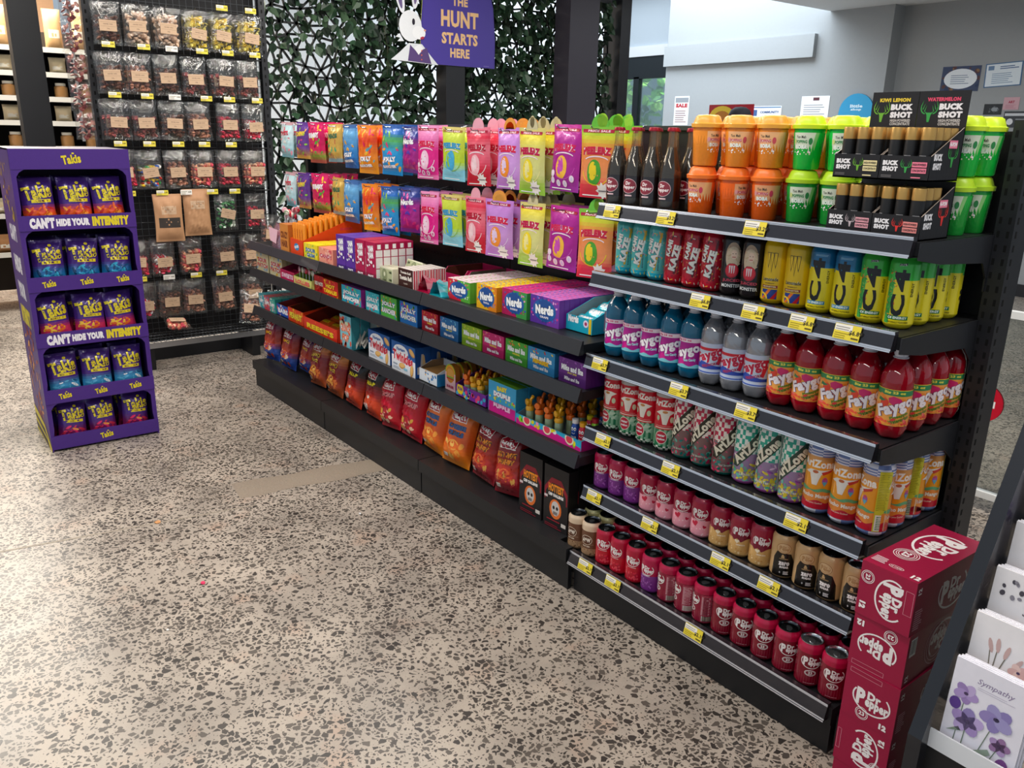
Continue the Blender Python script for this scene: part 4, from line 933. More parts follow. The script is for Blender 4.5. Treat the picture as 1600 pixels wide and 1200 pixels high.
for lev in (0, 1):
    for s_ in (0, 1):
        acc = [[('#c9b8bc', '#e9a3ae'), ('#e8342e', '#ef8f8a')], [('#6fae35', '#e9d9a2'), ('#3aa04a', '#ef7f96')]][lev][s_]
        hdr = None if lev == 0 else (('KIWI LEMON', '#e8c93a') if s_ == 0 else ('WATERMELON', '#e24a6a'))
        me = shot_tray('display_carton', acc, hdr)
        x = -.160+s_*.1075; z = zt+.0003+lev*.1200; y = .082 + lev*.0
        lab = ['pale pink', 'red', 'yellow and green', 'green and pink'][lev*2+s_]
        o = bpy.data.objects.new('display_carton', me); COL.objects.link(o); o.location = (x, y, z); o.rotation_euler = (0, 0, 0)
        o['label'] = f'black display carton with {lab} deer print, {"upper" if lev else "lower"} tier'; o['category'] = 'carton'; o['group'] = 'shot display cartons'
        for r in range(4):
            for c in range(3):
                if r == 3 and not lev: continue
                SHOT.put((x-.033+c*.033, y+.018+r*.0295, z+.0035), rnd.uniform(-.6, .6), f'gold-capped shot bottle in the {lab} carton, {ROWN[r]}, {["left", "middle", "right"][c]}', 'gold capped shot bottles', (1, 1, 1.14))
# ---- twelve-can cartons stacked on the floor at the gondola end
def twelve(orient):
    w, d, h = .118, .285, .1225; c = '#9c0f3c'; mb = MB()
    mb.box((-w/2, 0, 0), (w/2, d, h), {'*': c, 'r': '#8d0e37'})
    a = Art()
    def lg(a, cx, cy, s, rot):
        dp_logo(a, cx, cy, s, rot=rot)
    r = {0: -pi/2, 1: pi, 2: 0, 3: pi/2}[orient]
    lg(a, (.008, -.006, .0, .0)[orient]*1.0+.004, .060, .041 if orient in (0, 3) else .038, r)
    bx, by = [(-.042, .090), (.022, .102), (-.012, .022), (.036, .030)][orient]
    for q in (.0145, .0115): a.ring(bx, by, q, q, .0012, WH, n=20)
    a.text('23', bx, by, WH, h=.010, bold=.04, rot=r)
    tx, ty = [(-.045, .024), (-.044, .104), (.036, .016), (.04, .100)][orient]; a.text('12', tx, ty, WH, h=.014, bold=.08, rot=r)
    fx = [(.040, .045), (-.05, .004), (-.05, .108), (-.056, .03)][orient]; q = [(.016, .052), (.07, .010), (.07, .010), (.008, .05)][orient]
    for (x0, y0, x1, y1) in ((fx[0], fx[1], fx[0]+q[0], fx[1]+.0006), (fx[0], fx[1]+q[1], fx[0]+q[0], fx[1]+q[1]+.0006), (fx[0], fx[1], fx[0]+.0006, fx[1]+q[1]), (fx[0]+q[0], fx[1], fx[0]+q[0]+.0006, fx[1]+q[1])): a.rect(x0, y0, x1, y1, '#e9a8b8')
    mb.art(a, (0, 0, 0), (1, 0, 0), (0, 0, 1))
    b = Art(); lg(b, .155, .062, .052, r if orient != 0 else 0)
    if orient == 1:
        for q2 in (.05, .042, .034): b.ring(.13, .06, q2, q2, .002, '#d9a6b4', n=24)
        b.bars(.008, .07, .034, .112)
    b.text('12', .014, .100 if orient != 1 else .018, WH, h=.013, bold=.06, rot=pi/2); b.lines(.008, .012, .04, .06, 9, '#dfaab9', .4, 2) if orient != 1 else None
    mb.art(b, (w/2, 0, 0), (0, 1, 0), (0, 0, 1))
    t = Art(); dp_logo(t, .006, .185, .060, rot=-pi/2)
    for q2 in (.026, .021, .0165): t.ring(-.018, .095, q2, q2, .0015, WH, n=24)
    t.text('23', -.018, .095, WH, h=.017, bold=.05, rot=-pi/2); t.text('12', .046, .016, WH, h=.016, bold=.06, rot=0); t.lines(-.052, .018, -.02, .045, 5, '#f2d3da', .45, 3); t.ring(.0, .024, .016, .007, .001, WH, n=16); t.text('12 CANS', .0, .024, WH, w=.022, h=.005)
    mb.art(t, (0, 0, h), (1, 0, 0), (0, 1, 0))
    return mb.mesh('soda_carton', M_card)
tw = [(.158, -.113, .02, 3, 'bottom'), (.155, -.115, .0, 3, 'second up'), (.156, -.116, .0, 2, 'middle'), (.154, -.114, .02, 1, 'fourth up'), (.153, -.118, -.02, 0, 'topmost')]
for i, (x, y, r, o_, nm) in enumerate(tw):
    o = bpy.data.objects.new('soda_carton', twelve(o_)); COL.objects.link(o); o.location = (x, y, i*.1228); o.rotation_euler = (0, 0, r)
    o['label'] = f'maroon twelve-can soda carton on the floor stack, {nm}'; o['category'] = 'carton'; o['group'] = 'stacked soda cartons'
# ================================================================ BOXES ON THE CANDY SHELVES
def tbox(w, h, t, base, art, side=None, top=None, sart=None, tart=None, name='candy_box'):
    mb = MB(); mb.box((-w/2, 0, 0), (w/2, t, h), {'*': base, 'r': side or base, 'l': side or base, 't': top or side or base})
    mb.art(art, (0, 0, 0), (1, 0, 0), (0, 0, 1), clip=(-w/2, 0, w/2, h))
    if sart: mb.art(sart, (w/2, 0, 0), (0, 1, 0), (0, 0, 1), clip=(0, 0, t, h))
    if tart: mb.art(tart, (0, 0, h), (1, 0, 0), (0, 1, 0), clip=(-w/2, 0, w/2, t))
    return Proto(name, 'box', mb.mesh(name, M_card))
def mikeike(w, h, base, drk_, accents, second='ORIGINAL', extra=None):
    a = Art(); a.rect(-w/2, 0, w/2, h*.36, drk_); a.blobs(-w*.46, h*.78, w*.46, h*.96, 9, .003, .006, accents, 5, .5)
    a.text('Mike and Ike', 0, h*.62, '#ffffff', w=w*.80, h=h*.24, bold=.07, out=drk_); a.text(extra or second, 0, h*.43, '#f6e04a', w=w*.34, h=h*.08, bold=.05)
    a.text('Mike and Ike', .0, h*.20, '#f4eeee', w=w*.55, h=h*.15, bold=.06)
    if extra: a.text(extra, 0, h*.45, '#f4c61c', w=w*.6, h=h*.2, bold=.08, out='#c0271c')
    s = Art(); s.rect(.002, h*.15, .018, h*.85, drk_)
    return tbox(w, h, .022, base, a, side=drk_, top=base, tart=Art().rect(-w/2, .0005, w/2, .003, drk_))
def nerds(w, h, base, base2, cols, big=True, sub=''):
    a = Art(); a.poly([(0.1*w, 0), (w/2, 0), (w/2, h), (-.05*w, h)], base2) if base2 else None
    a.blobs(-w*.46, h*.05, w*.46, h*.95, 46, .002, .006, cols, 6, .7)
    a.ell(0, h*.52, w*.40, h*.40, '#1f5fa8', 16); a.burst(0, h*.52, h*.36, h*.46, 12, '#1c4d94')
    a.text('Nerds', 0, h*.54, '#ffffff', w=w*.62, h=h*.34, bold=.07, rot=.06, out='#15233f', ow=.06); a.text(sub or 'GRAPE', 0, h*.28, '#f7ecf4', w=w*.3, h=h*.08, bold=.04)
    t = Art(); t.rect(-w/2, .001, w/2, .020, cols[0]); t.blobs(-w*.48, .003, w*.48, .018, 16, .002, .005, cols[1:], 3)
    return tbox(w, h, .021, base, a, side=base2 or base, top=cols[0], tart=t)
def plainbox(w, h, base, title, tcol, cols, t=.03, side=None, outc=None, seed=1, cloud=True, name='candy_box'):
    a = Art()
    if cloud: a.blobs(-w*.46, h*.04, w*.46, h*.96, 22, h*.05, h*.13, cols, seed, .6)
    L = title.split('|')
    for i, q in enumerate(L): a.text(q, 0, h*(.62-.30*i if len(L) > 1 else .52), tcol, w=w*min(.86, .16*len(q)+.1), h=h*.24, bold=.06, out=outc)
    return tbox(w, h, t, base, a, side=side or base, name=name)
def row_of(p, x, y, z, n, dt, lab, grp, jit=.0008, rot=0):
    k = 0
    for i in range(n):
        yy = y+i*dt
        if yy+dt > YB-.004: break
        p.put((x+rnd.uniform(-jit, jit), yy, z+.0002), rot, (f'{lab}, row front' if i == 0 else f'{lab}, {ORD[i]} back in its row') if n > 1 else lab, grp)
ZA, ZBb, ZC, ZD = .832, .68, .462, .153
# shelf B: the run of theatre boxes
MI = [(-1.868, .118, '#c4142f', '#a30d24', ['#f4a13a', '#e94b4b'], 'CHERRY', None, 'red'), (-1.728, .126, '#1d6fae', '#1a5d97', ['#7fd0e8', '#e05a9c'], 'BERRY BLAST', None, 'blue'),
      (-1.577, .126, '#98bd23', '#7da41c', ['#f4e04a', '#3aa04a'], 'SOUR', None, 'lime green'), (-1.441, .128, '#cf1c6d', '#b3135b', ['#f07ab0', '#f7c23a'], 'TROPICAL', None, 'magenta'),
      (-1.306, .122, '#4aab34', '#3c9129', ['#f4a13a', '#e23a3a', '#f4e04a'], 'ORIGINAL', None, 'bright green'), (-1.171, .140, '#2d8fc4', '#2a7fb5', ['#d42a2a', '#f6d03a', '#3aa04a'], '', 'MEGAMIX', 'sky blue'),
      (-1.015, .130, '#6b2a86', '#5a2173', ['#a95bc0', '#8a3fa6'], 'JOLLY JOES', None, 'purple')]
for x, w_, b, d_, acc, sec, ex, nm in MI:
    row_of(mikeike(w_, .080, b, d_, acc, sec, ex), x, .052, ZBb, 15, .0235, f'{nm} box in the white-lettered candy rows, third shelf', f'{nm} chewy candy boxes')
row_of(plainbox(.19, .082, '#1fb3c9', 'JOLLY|RANCHER', '#ffffff', ['#2f6fb0', '#f0a03a', '#e23a6a', '#8fdc5a'], .022, '#b83aa6', '#2a3a6a', 3), -2.515, .035, ZBb, 12, .024, 'teal hard candy box with a purple side', 'teal candy boxes')
row_of(plainbox(.12, .088, '#2fb7c4', 'JOLLY|RANCHER', '#ffffff', ['#8fdce4', '#e23a4a', '#59c9d4'], .022, '#1d8fa0', '#2a3a6a', 4), -2.318, .038, ZBb, 12, .024, 'pale teal hard candy box', 'pale teal candy boxes')
row_of(plainbox(.136, .092, '#57b947', 'JOLLY|RANCHER', '#ffffff', ['#e2336a', '#2f8fd0', '#a7e05a', '#f4a13a'], .022, '#2f8f3a', '#2a3a6a', 5), -2.180, .042, ZBb, 12, .024, 'green candy box with bright letters and grid pattern', 'green candy boxes')
row_of(plainbox(.140, .090, '#2f7fd0', 'JOLLY|RANCHER', '#ffffff', ['#e2336a', '#59c96a', '#a03ab0', '#f4e04a'], .022, '#1f5fa8', '#2a3a6a', 6), -2.030, .050, ZBb, 12, .024, 'blue candy box with bright letters', 'blue candy boxes')
row_of(plainbox(.105, .080, '#c6141f', 'RED HOTS', '#fff3e0', ['#e8443a', '#a00d18'], .022, '#9c0f1a', '#5a0a10', 7), -2.88, .045, ZBb, 10, .026, 'red candy box beside the lollipop tray', 'red candy boxes')
row_of(plainbox(.165, .082, '#d41a1c', 'HOT|TAMALES', '#ffd21c', ['#f0b81c', '#e8443a'], .022, '#8f4a1c', '#7a0f10', 8), -2.725, .032, ZBb, 10, .026, 'red and yellow candy box with bold yellow lettering', 'red and yellow candy boxes')
for i, (x, c) in enumerate(((-3.62, '#e9dcae'), (-3.43, '#f0e6b8'))):
    row_of(plainbox(.175, .098, c, 'SOUR|PATCH', '#d84a3a', ['#58a6dc', '#f4c83a', '#7fc4e8'], .03, '#c9b988', '#ffffff', 9+i), x, .048, ZBb, 8, .032, f'cream and blue candy box, {"far" if i == 0 else "near"} column by the candy rack', 'cream and blue candy boxes')
def tray(w, d, hf, hb, base, inner, art=None, sart=None, name='display_tray', slope=.5):
    """open cardboard tray, low in front, high behind"""
    mb = MB(); t = .003; mb.box((-w/2, 0, 0), (w/2, t, hf), base); mb.box((-w/2, d-t, 0), (w/2, d, hb), base); mb.box((-w/2, 0, 0), (w/2, d, t), inner)
    for sx in (-1, 1):
        x = sx*w/2; P = [(0, 0), (d, 0), (d, hb), (d*(1-slope), hb), (t, hf)] if slope < 1 else [(0, 0), (d, 0), (d, hb), (t, hf)]
        mb.poly([(x, a, b) for a, b in (P if sx > 0 else P[::-1])], base); mb.poly([(x-sx*t, a, b) for a, b in (P[::-1] if sx > 0 else P)], inner)
        top = P[2:]
        for k in range(len(top)-1):
            (a0, b0), (a1, b1) = top[k], top[k+1]; q = [(x, a0, b0), (x, a1, b1), (x-sx*t, a1, b1), (x-sx*t, a0, b0)]; mb.poly(q if sx > 0 else q[::-1], base)
    if art: mb.art(art, (0, 0, 0), (1, 0, 0), (0, 0, 1), clip=(-w/2, 0, w/2, hf))
    if sart: mb.art(sart, (w/2, 0, 0), (0, 1, 0), (0, 0, 1), clip=(0, 0, d, hb))
    return Proto(name, 'tray', mb.mesh(name, M_card))
def wtext(w, h, txt, col, cols=None, out=None, seed=2):
    a = Art()
    if cols: a.blobs(-w*.47, h*.05, w*.47, h*.95, 14, h*.08, h*.2, cols, seed, .6)
    for i, q in enumerate(txt.split('|')): a.text(q, 0, h*(.5 if '|' not in txt else .68-.36*i), col, w=w*.8, h=h*(.45 if '|' not in txt else .28), bold=.06, out=out)
    return a
def lumps(n, box, r, cols, seed, sq=.7):
    rn = random.Random(seed); mb = MB(); (x0, y0, z0), (x1, y1, z1) = box
    for i in range(n):
        M = Matrix.Translation((rn.uniform(x0, x1), rn.uniform(y0, y1), rn.uniform(z0, z1))) @ Matrix.Rotation(rn.uniform(0, 3), 4, 'Z') @ Matrix.Rotation(rn.uniform(0, 3), 4, 'X'); q = r*rn.uniform(.7, 1.2)
        mb.lathe([(0, -q*sq), (q*.75, -q*.45*sq), (q, 0), (q*.75, q*.45*sq), (0, q*sq)], 7, rn.choice(cols), 0, M)
    return mb
tray(.185, .30, .055, .095, '#d4145a', '#8e0f3f', wtext(.185, .055, 'SWEETS', '#f7d6e4', ['#e8447a', '#b50f4a'])).put((-3.245, .035, ZBb), 0, 'magenta cardboard tray of sweets on the third shelf', None)
p = plainbox(.16, .020, '#c9104f', '', '#fff', ['#e8447a', '#f07a9a'], .05, name='candy_bar')
for i in range(5): p.put((-3.245, .05+.052*i, ZBb+.022+.006*i), 0, f'magenta wrapped candy bar in the magenta tray, {ORD[i]} from front', 'candy bars in the magenta tray')
tray(.215, .28, .045, .095, '#dfe07a', '#8fae3a', wtext(.215, .045, 'LOLLIES', '#f0505a', ['#7fc45a', '#f0e8a0', '#f4a0b0'])).put((-3.042, .03, ZBb), 0, 'yellow-green cardboard tray of round lollipops', None)
def lollipop(c1, c2):
    mb = MB(); mb.lathe([(0, -.006), (.012, -.005), (.016, 0), (.012, .005), (0, .006)], 14, c1, 0, Matrix.Translation((0, 0, .075)) @ Matrix.Rotation(pi/2, 4, 'X'))
    a = Art(); a.ring(0, 0, .0125, .0125, .002, c2, 0, 4.2, 12); a.ring(0, 0, .0075, .0075, .002, c2, 1, 5, 10); mb.art(a, (0, -.0062, .075), (1, 0, 0), (0, 0, 1))
    st = MB().tube([(0, 0, 0), (0, 0, .062)], .0018, 6)
    return Proto('lollipop', 'lollipop', mb.mesh('lollipop', M_foil), [('stick', st.mesh('stick', M_white), [])])
lp = [lollipop('#f6b7c4', '#d8324a'), lollipop('#f4ecd8', '#4a9a4a'), lollipop('#e8324a', '#ffffff')]
for r in range(3):
    for c in range(5):
        lp[(r+c) % 3].put((-3.122+.04*c+.01*(r % 2), .052+.045*r, ZBb+.004+.008*r), rnd.uniform(-.3, .3), f'{["pink swirl", "cream and green swirl", "red and white swirl"][(r+c) % 3]} lollipop in the yellow-green tray, {ROWN[r]}, {ORD[c]} from far end', 'lollipops in the yellow-green tray')
# shelf C
for i, (x, c, t_) in enumerate(((-3.68, '#3aa9b5', 'TAFFY'), (-3.60, '#d8505a', 'TAFFY'), (-3.52, '#3ab0a0', 'TAFFY'))):
    row_of(plainbox(.075, .078, c, t_, '#fff', ['#e8c0b0', '#f0e8d8', '#4a8ac0'], .04, None, '#333', 12+i), x, .05, ZC, 6, .045, f'small {["teal", "coral", "sea green"][i]} candy box at the fourth shelf far end', 'small candy boxes by the rack')
tray(.165, .33, .062, .09, '#2a57b8', '#8f2a1c', wtext(.165, .06, 'BARS', '#fff', ['#e84a2c', '#f0f0f0', '#e84a2c'])).put((-3.385, .055, ZC), 0, 'blue and orange-red candy bar tray', None)
tray(.195, .33, .075, .10, '#e5451c', '#5a2414', wtext(.195, .075, 'PEANUT', '#f8e03a', ['#f7d21c', '#f0801c'], '#7a2a0c')).put((-3.19, .045, ZC), 0, 'orange and yellow peanut candy tray', None)
tray(.385, .34, .066, .108, '#e0321a', '#6a1c10', wtext(.385, .06, 'REESE\'S', '#f8d41c', ['#f06a1c', '#d8281a'], '#8f2a10')).put((-2.872, .035, ZC), 0, 'wide orange-red peanut butter candy tray', None)
def barp(c, txt, tc, w=.055, l=.12, h=.02):
    us = lin_steps(-l/2, l/2, 8); vs = lin_steps(0, w, 4); a = Art(); a.text(txt, 0, w*.5, tc, w=l*.6, h=w*.45, bold=.06)
    mb = MB()
    def nd(u, v, s): k = 1-(abs(u)/(l/2))**6; return Vector((u, v, h/2+s*h/2*k*(.35+.65*sin(pi*min(1, max(0, v/w))))))
    mb.grid([[nd(u, v, 1) for v in vs] for u in us], lambda u, v: c, 0, us, vs, a); mb.grid([[nd(u, v, -1) for v in vs] for u in us], lambda u, v: c, 0, us, vs, flip=True)
    return Proto('candy_bar', 'candy bar', mb.mesh('candy_bar', M_foil))
bo = barp('#e8641c', 'REESE\'S', '#f8d41c', .05, .11); by = barp('#f0a01c', 'NUT', '#7a2a0c'); bb = barp('#2a4fb0', 'BAR', '#ffffff')
for i in range(3):
    for j in range(5): bo.put((-2.988+.116*i, .052+.058*j, ZC+.006+.011*j), (.35+.02*j, 0, rnd.uniform(-.05, .05)), f'orange peanut butter candy packet, {ORD[j]} back, {["far", "middle", "near"][i]} column of the wide tray', 'orange candy packets in the wide tray')
for j in range(5):
    by.put((-3.19, .06+.056*j, ZC+.012+.010*j), (.35, 0, rnd.uniform(-.05, .05)), f'yellow-orange nut bar in the orange tray, {ORD[j]} from front', 'nut bars'); bb.put((-3.385, .07+.056*j, ZC+.010+.010*j), (.35, 0, 0), f'blue candy bar in the blue tray, {ORD[j]} from front', 'blue candy bars')
row_of(plainbox(.115, .155, '#7cc4d0', 'CRUNCH|POP', '#e8703a', ['#4a9ac0', '#e0583a', '#d8e8c0'], .045, '#3a8f9a', '#fff', 15), -2.585, .035, ZC, 7, .05, 'tall pale blue cereal candy box on the fourth shelf', 'pale blue candy boxes')
row_of(plainbox(.112, .140, '#8f9694', 'CONES', '#f4efe8', ['#c9b08a', '#6f7a78', '#e8e0d0', '#a8443a'], .05, '#b9bdbb', '#7a2a24', 16), -2.4635, .13, ZC, 5, .055, 'grey box with cone pictures behind the crumpled paper', 'grey cone boxes')
cr = MB(); rn = random.Random(4)
for k in range(9):
    c = Vector((-2.515+.009*k, .045+rn.uniform(0, .02), ZC+.028+rn.uniform(0, .03))); d1 = Vector((rn.uniform(.02, .04), rn.uniform(-.02, .02), rn.uniform(-.02, .03))); d2_ = Vector((rn.uniform(-.02, .02), rn.uniform(.01, .03), rn.uniform(.02, .05)))
    cr.poly([c, c+d1, c+d1+d2_, c+d2_], '#cfcdc6'); cr.poly([c, c+d2_, c+d1+d2_, c+d1], '#b9b6ae')
obj('crumpled_paper', cr, M_paper, label='crumpled grey-white packing paper on the fourth shelf', cat='paper')
def twinkies():
    w, h, t = .195, .128, .075; a = Art(); a.rect(-w/2, 0, w/2, h*.52, '#eceef4'); a.poly([(-w/2, h*.52), (w/2, h*.52), (w/2, h), (-w/2, h)], '#1d5fa8'); a.ell(-.02, h*.70, .062, .030, '#f4f6fa'); a.text('Hostess', -.02, h*.78, '#2a5fa8', w=.07, h=.016, bold=.06)
    a.text('Twinkies', -.004, h*.52, '#d01f38', w=.165, h=.044, bold=.06, rot=-.06, out='#ffffff'); a.rect(-.085, h*.20, -.05, h*.26, '#9aa4b4'); a.lines(-.085, h*.08, -.02, h*.17, 2, '#8d97a8', .4)
    for cx, cy, r_ in ((.072, h*.80, -.5), (.070, h*.20, 1.4), (-.01, h*.24, .1)): a.ell(cx, cy, .026, .013, '#d99a4a', 14, r_); a.ell(cx, cy+.002, .022, .009, '#f0bf72', 14, r_)
    a.rect(.004, h*.12, .034, h*.2, '#8fc8dc'); s = Art(); s.poly([(.01, .015), (.055, .015), (.055, .06), (.045, .06), (.04, .10), (.03, .10), (.025, .05), (.01, .045)], '#cfc4ba'); s.poly([(.035, .05), (.05, .05), (.044, .095), (.036, .095)], '#e8bf80'); s.rect(.018, .02, .028, .05, '#a8304a')
    return tbox(w, h, t, '#1a4f96', a, side='#1a4f96', top='#1a4a8a', sart=s, name='snack_cake_box')
tw_ = twinkies()
row_of(tw_, -2.300, .055, ZC, 5, .077, 'blue and white snack cake box, far column', 'snack cake boxes'); row_of(tw_, -2.070, .045, ZC, 5, .077, 'blue and white snack cake box, near column', 'snack cake boxes')
tray(.135, .12, .052, .075, '#e9eef4', '#8a6a4a', wtext(.135, .05, '', '#fff', ['#f0c07a', '#2a7fc0']), Art().rect(.0, 0, .12, .05, '#2a86c4')).put((-1.89, .055, ZC), 0, 'small white and blue snack cake carton, torn open', None)
ck = MB(); ck.box((-.05, .01, .006), (.05, .11, .05), '#b97a3a'); Proto('snack_cake', 'cake', ck.mesh('snack_cake', mat('cake', '#c08a4a', .6, bump=.3))).put((-1.89, .055, ZC), 0, 'golden snack cake inside the torn white and blue carton', None)
# gummy burgers in arched packs
def arch_pack():
    a = Art(); w = .075; a.ell(0, .072, .036, .036, '#f0a81c', 22); a.rect(-.036, 0, .036, .072, '#f3c4c8'); a.ell(0, .064, .028, .032, '#d98a2c', 20); a.ell(0, .070, .024, .020, '#e8a84a', 18); a.rect(-.026, .052, .026, .058, '#7ab83a'); a.rect(-.026, .046, .026, .052, '#c03a2a'); a.ring(0, .072, .036, .036, .004, '#8fc43a', 0, pi, 16); a.text('BURGER', 0, .016, '#c02a5a', w=.05, h=.012, bold=.06)
    mb = MB(); P = [(-.036, 0), (.036, 0)]+[(.036*cos(t), .072+.036*sin(t)) for t in lin_steps(0, pi, 14)]
    mb.poly([(x, 0, z) for x, z in P], '#f0b03a'); mb.poly([(x, .022, z) for x, z in P][::-1], '#a8642a')
    for i in range(len(P)): (x0, z0), (x1, z1) = P[i], P[(i+1) % len(P)]; mb.poly([(x0, 0, z0), (x0, .022, z0), (x1, .022, z1), (x1, 0, z1)], '#b9702a')
    mb.art(a, (0, 0, 0), (1, 0, 0), (0, 0, 1)); return Proto('gummy_pack', 'candy pack', mb.mesh('gummy_pack', M_foil))
ap = arch_pack()
for i in range(8): ap.put((-1.755, .075+.040*i, ZC+.001), 0, f'arch-topped orange burger candy pack, {ORD[i]} back in its row', 'arched burger candy packs')
# purple tray of toys, pink bubble carton and the big teal tray
ct = Art(); ct.blobs(-.1, .004, .1, .042, 26, .006, .013, ['#f4c41c', '#6a2a9c', '#e8447a', '#3ab0d0'], 7); ct.ell(-.07, .032, .022, .022, '#f4d41c'); ct.text('FUN', -.07, .032, '#5a1f86', w=.03, h=.014, bold=.06)
tray(.20, .30, .048, .10, '#7a2a9c', '#4a1f66', ct).put((-1.600, .065, ZC), 0, 'purple tray of dispensers with a yellow badge', None)
def toy(c1, c2, c3):
    mb = MB().lathe([(0, 0), (.014, 0), (.014, .045), (.011, .05)], 14, c2)
    cp = MB().lathe([(.015, .048), (.016, .056), (.013, .064), (0, .066)], 14, c1); cp.lathe([(.0, -.006), (.011, -.005), (.013, 0), (.011, .005), (0, .006)], 12, c1, 0, Matrix.Translation((0, -.010, .078)) @ Matrix.Rotation(pi/2, 4, 'X')); cp.lathe([(0, -.007), (.005, -.007), (.005, .0), (0, .001)], 10, c3, 0, Matrix.Translation((0, -.014, .078)) @ Matrix.Rotation(pi/2, 4, 'X')); cp.tube([(0, 0, .062), (.004, .0, .085), (.0, .012, .098)], .006, 8, c1)
    return Proto('candy_toy', 'toy', mb.mesh('candy_toy', M_foil), [('top', cp.mesh('top', M_foil), [])])
to, ty = toy('#f4741c', '#9fb08a', '#b8440c'), toy('#f4b01c', '#9fb08a', '#c86a0c')
for r in range(4):
    for c in range(3): (to if c == 0 else ty).put((-1.655+.045*c, .09+.055*r, ZC+.004), rnd.uniform(-.3, .3), f'{"orange" if c == 0 else "yellow"} candy dispenser toy in the purple tray, {ROWN[r]}, {ORD[c]}', 'dispenser toys in the purple tray')
bu = Art(); bu.rect(-.08, .0, .08, .04, '#d8208c'); bu.rect(-.08, .04, .08, .10, '#3aa8d8'); bu.text('BABY', -.0, .098, '#f4e81c', w=.06, h=.018, bold=.07, rot=.08, out='#c0207a'); bu.text('DOUBLE', 0, .074, '#ffffff', w=.10, h=.020, bold=.09, out='#a01a6a'); bu.text('BUBBLE', 0, .030, '#f9c8e4', w=.10, h=.018, bold=.09, out='#a01a6a'); bu.blobs(-.075, .05, .075, .064, 14, .004, .007, ['#f4e81c', '#e8447a', '#8fdc3a'], 4)
row_of(tbox(.165, .118, .055, '#3aa8d8', bu, side='#2f8fb8', top='#7fc43a', name='bubble_gum_carton'), -1.400, .065, ZC, 6, .058, 'pink and blue bubble gum carton', 'bubble gum cartons')
bt = Art(); bt.poly([(-.17, 0), (.17, 0), (.17, .028), (.13, .045), (.08, .032), (.02, .05), (-.04, .034), (-.10, .046), (-.17, .03)], '#2fb0d8'); bt.poly([(-.17, 0), (.17, 0), (.17, .012), (.05, .026), (-.05, .014), (-.17, .022)], '#d8208c'); bt.blobs(-.155, .01, .155, .036, 18, .006, .013, ['#f4c41c', '#8fdc3a', '#f4a0c4', '#f4e81c', '#f0f0f0'], 5)
for q in (-.11, .0, .115): bt.ell(q, .026, .022, .019, '#f4ecc4'); bt.ell(q, .026, .016, .013, '#e84a5a')
tray(.345, .33, .036, .10, '#2fa8cc', '#7a8a9a', bt, Art().rect(0, 0, .33, .036, '#c01f7a').text('SOUR CANDY', .16, .018, '#f4d01c', w=.12, h=.014, bold=.05), slope=.4).put((-1.140, .062, ZC), 0, 'big teal and pink tray full of toy-topped candy bottles', None)
for r in range(5):
    for c in range(4): (to if (c+r) % 3 else ty).put((-1.275+.052*c, .095+.052*r, ZC+.004), rnd.uniform(-.3, .3), f'toy-topped candy bottle in the big teal tray, {ROWN[r]}, {ORD[c]} from far end', 'toy-topped candy bottles')
def mini(c1, c2):
    mb = MB(); a = Art(); a.ell(-.005, .05, .004, .006, '#fff'); a.ell(.005, .05, .004, .006, '#fff'); a.ell(-.0045, .049, .0018, .003, '#111'); a.ell(.0055, .049, .0018, .003, '#111'); a.ring(0, .038, .006, .005, .0015, '#fff', pi, 2*pi, 8); a.text('SOUR', 0, .022, '#fff', w=.022, h=.007, bold=.06)
    revolve(mb, [(.013, 0), (.0145, .004), (.0145, .055), (.010, .066), (.008, .068)], .0145, [0, .004, .02, .04, .055, .066, .068], lambda u, v: c1, a, 18)
    return Proto('candy_spray', 'candy bottle', mb.mesh('candy_spray', M_foil), [('cap', MB().lathe([(.009, .066), (.012, .068), (.012, .082), (0, .085)], 14, c2).mesh('cap', M_foil), [])])
for k, (c1, c2, nm, x, y) in enumerate((('#1f4fa8', '#e8e8e8', 'blue', -1.040, .100), ('#cc1432', '#f0a81c', 'red', -1.000, .097), ('#9ad82c', '#d8243a', 'lime', -1.005, .155), ('#cc1432', '#f0d81c', 'red', -1.04, .165), ('#f0c81c', '#2f8fd0', 'yellow', -1.0, .215), ('#1f4fa8', '#e8443a', 'blue', -1.04, .225))):
    mini(c1, c2).put((x, y, ZC+.004), .35, f'{nm} spray candy bottle with a smiling face, {"front" if k < 2 else ["middle", "middle", "rear", "rear"][k-2]} of the teal tray near end', 'spray candy bottles')
# shelf A
NE = [(-1.70, .078, .150, .078, '#d81c34', '#58b03a', ['#f7dce4', '#e85a7a', '#8fd04a', '#f0f0f0'], 'WATERMELON', 'green and red'), (-1.510, .070, .122, .088, '#f2b51c', '#e88a1c', ['#f7d61c', '#f4e03a', '#e8641c', '#3a8ad0'], 'TROPICAL', 'yellow'),
      (-1.365, .084, .140, .092, '#b8185a', '#3f9a4a', ['#e2268e', '#f4a0c4', '#2a5fb0', '#c01a5a'], 'RAINBOW', 'pink and green'), (-1.208, .090, .150, .094, '#5a2f9c', '#7a3aa8', ['#e07ad0', '#f0a8e0', '#d83a8c', '#4a6ad0'], 'GRAPE', 'purple')]
for x, y, w_, h_, b, b2, cs, sub, nm in NE:
    row_of(nerds(w_, h_, b, b2, cs, True, sub), x, y, ZA, 15, .0225, f'{nm} candy box on the second shelf', f'{nm} crunchy candy boxes')
tl = Art(); tl.text('Nerds', -.028, .042, '#ffffff', w=.05, h=.026, bold=.08, out='#1a2f6a', ow=.08); tl.ell(.032, .034, .012, .012, '#e8e0f4'); tl.ell(.032, .034, .006, .006, '#b02a5a'); tl.rect(.046, .004, .058, .082, '#f0c81c')
ts = Art(); ts.rect(.05, .01, .16, .075, '#b9b3c4'); ts.lines(.055, .014, .155, .072, 6, '#7a7488', .25, 2)
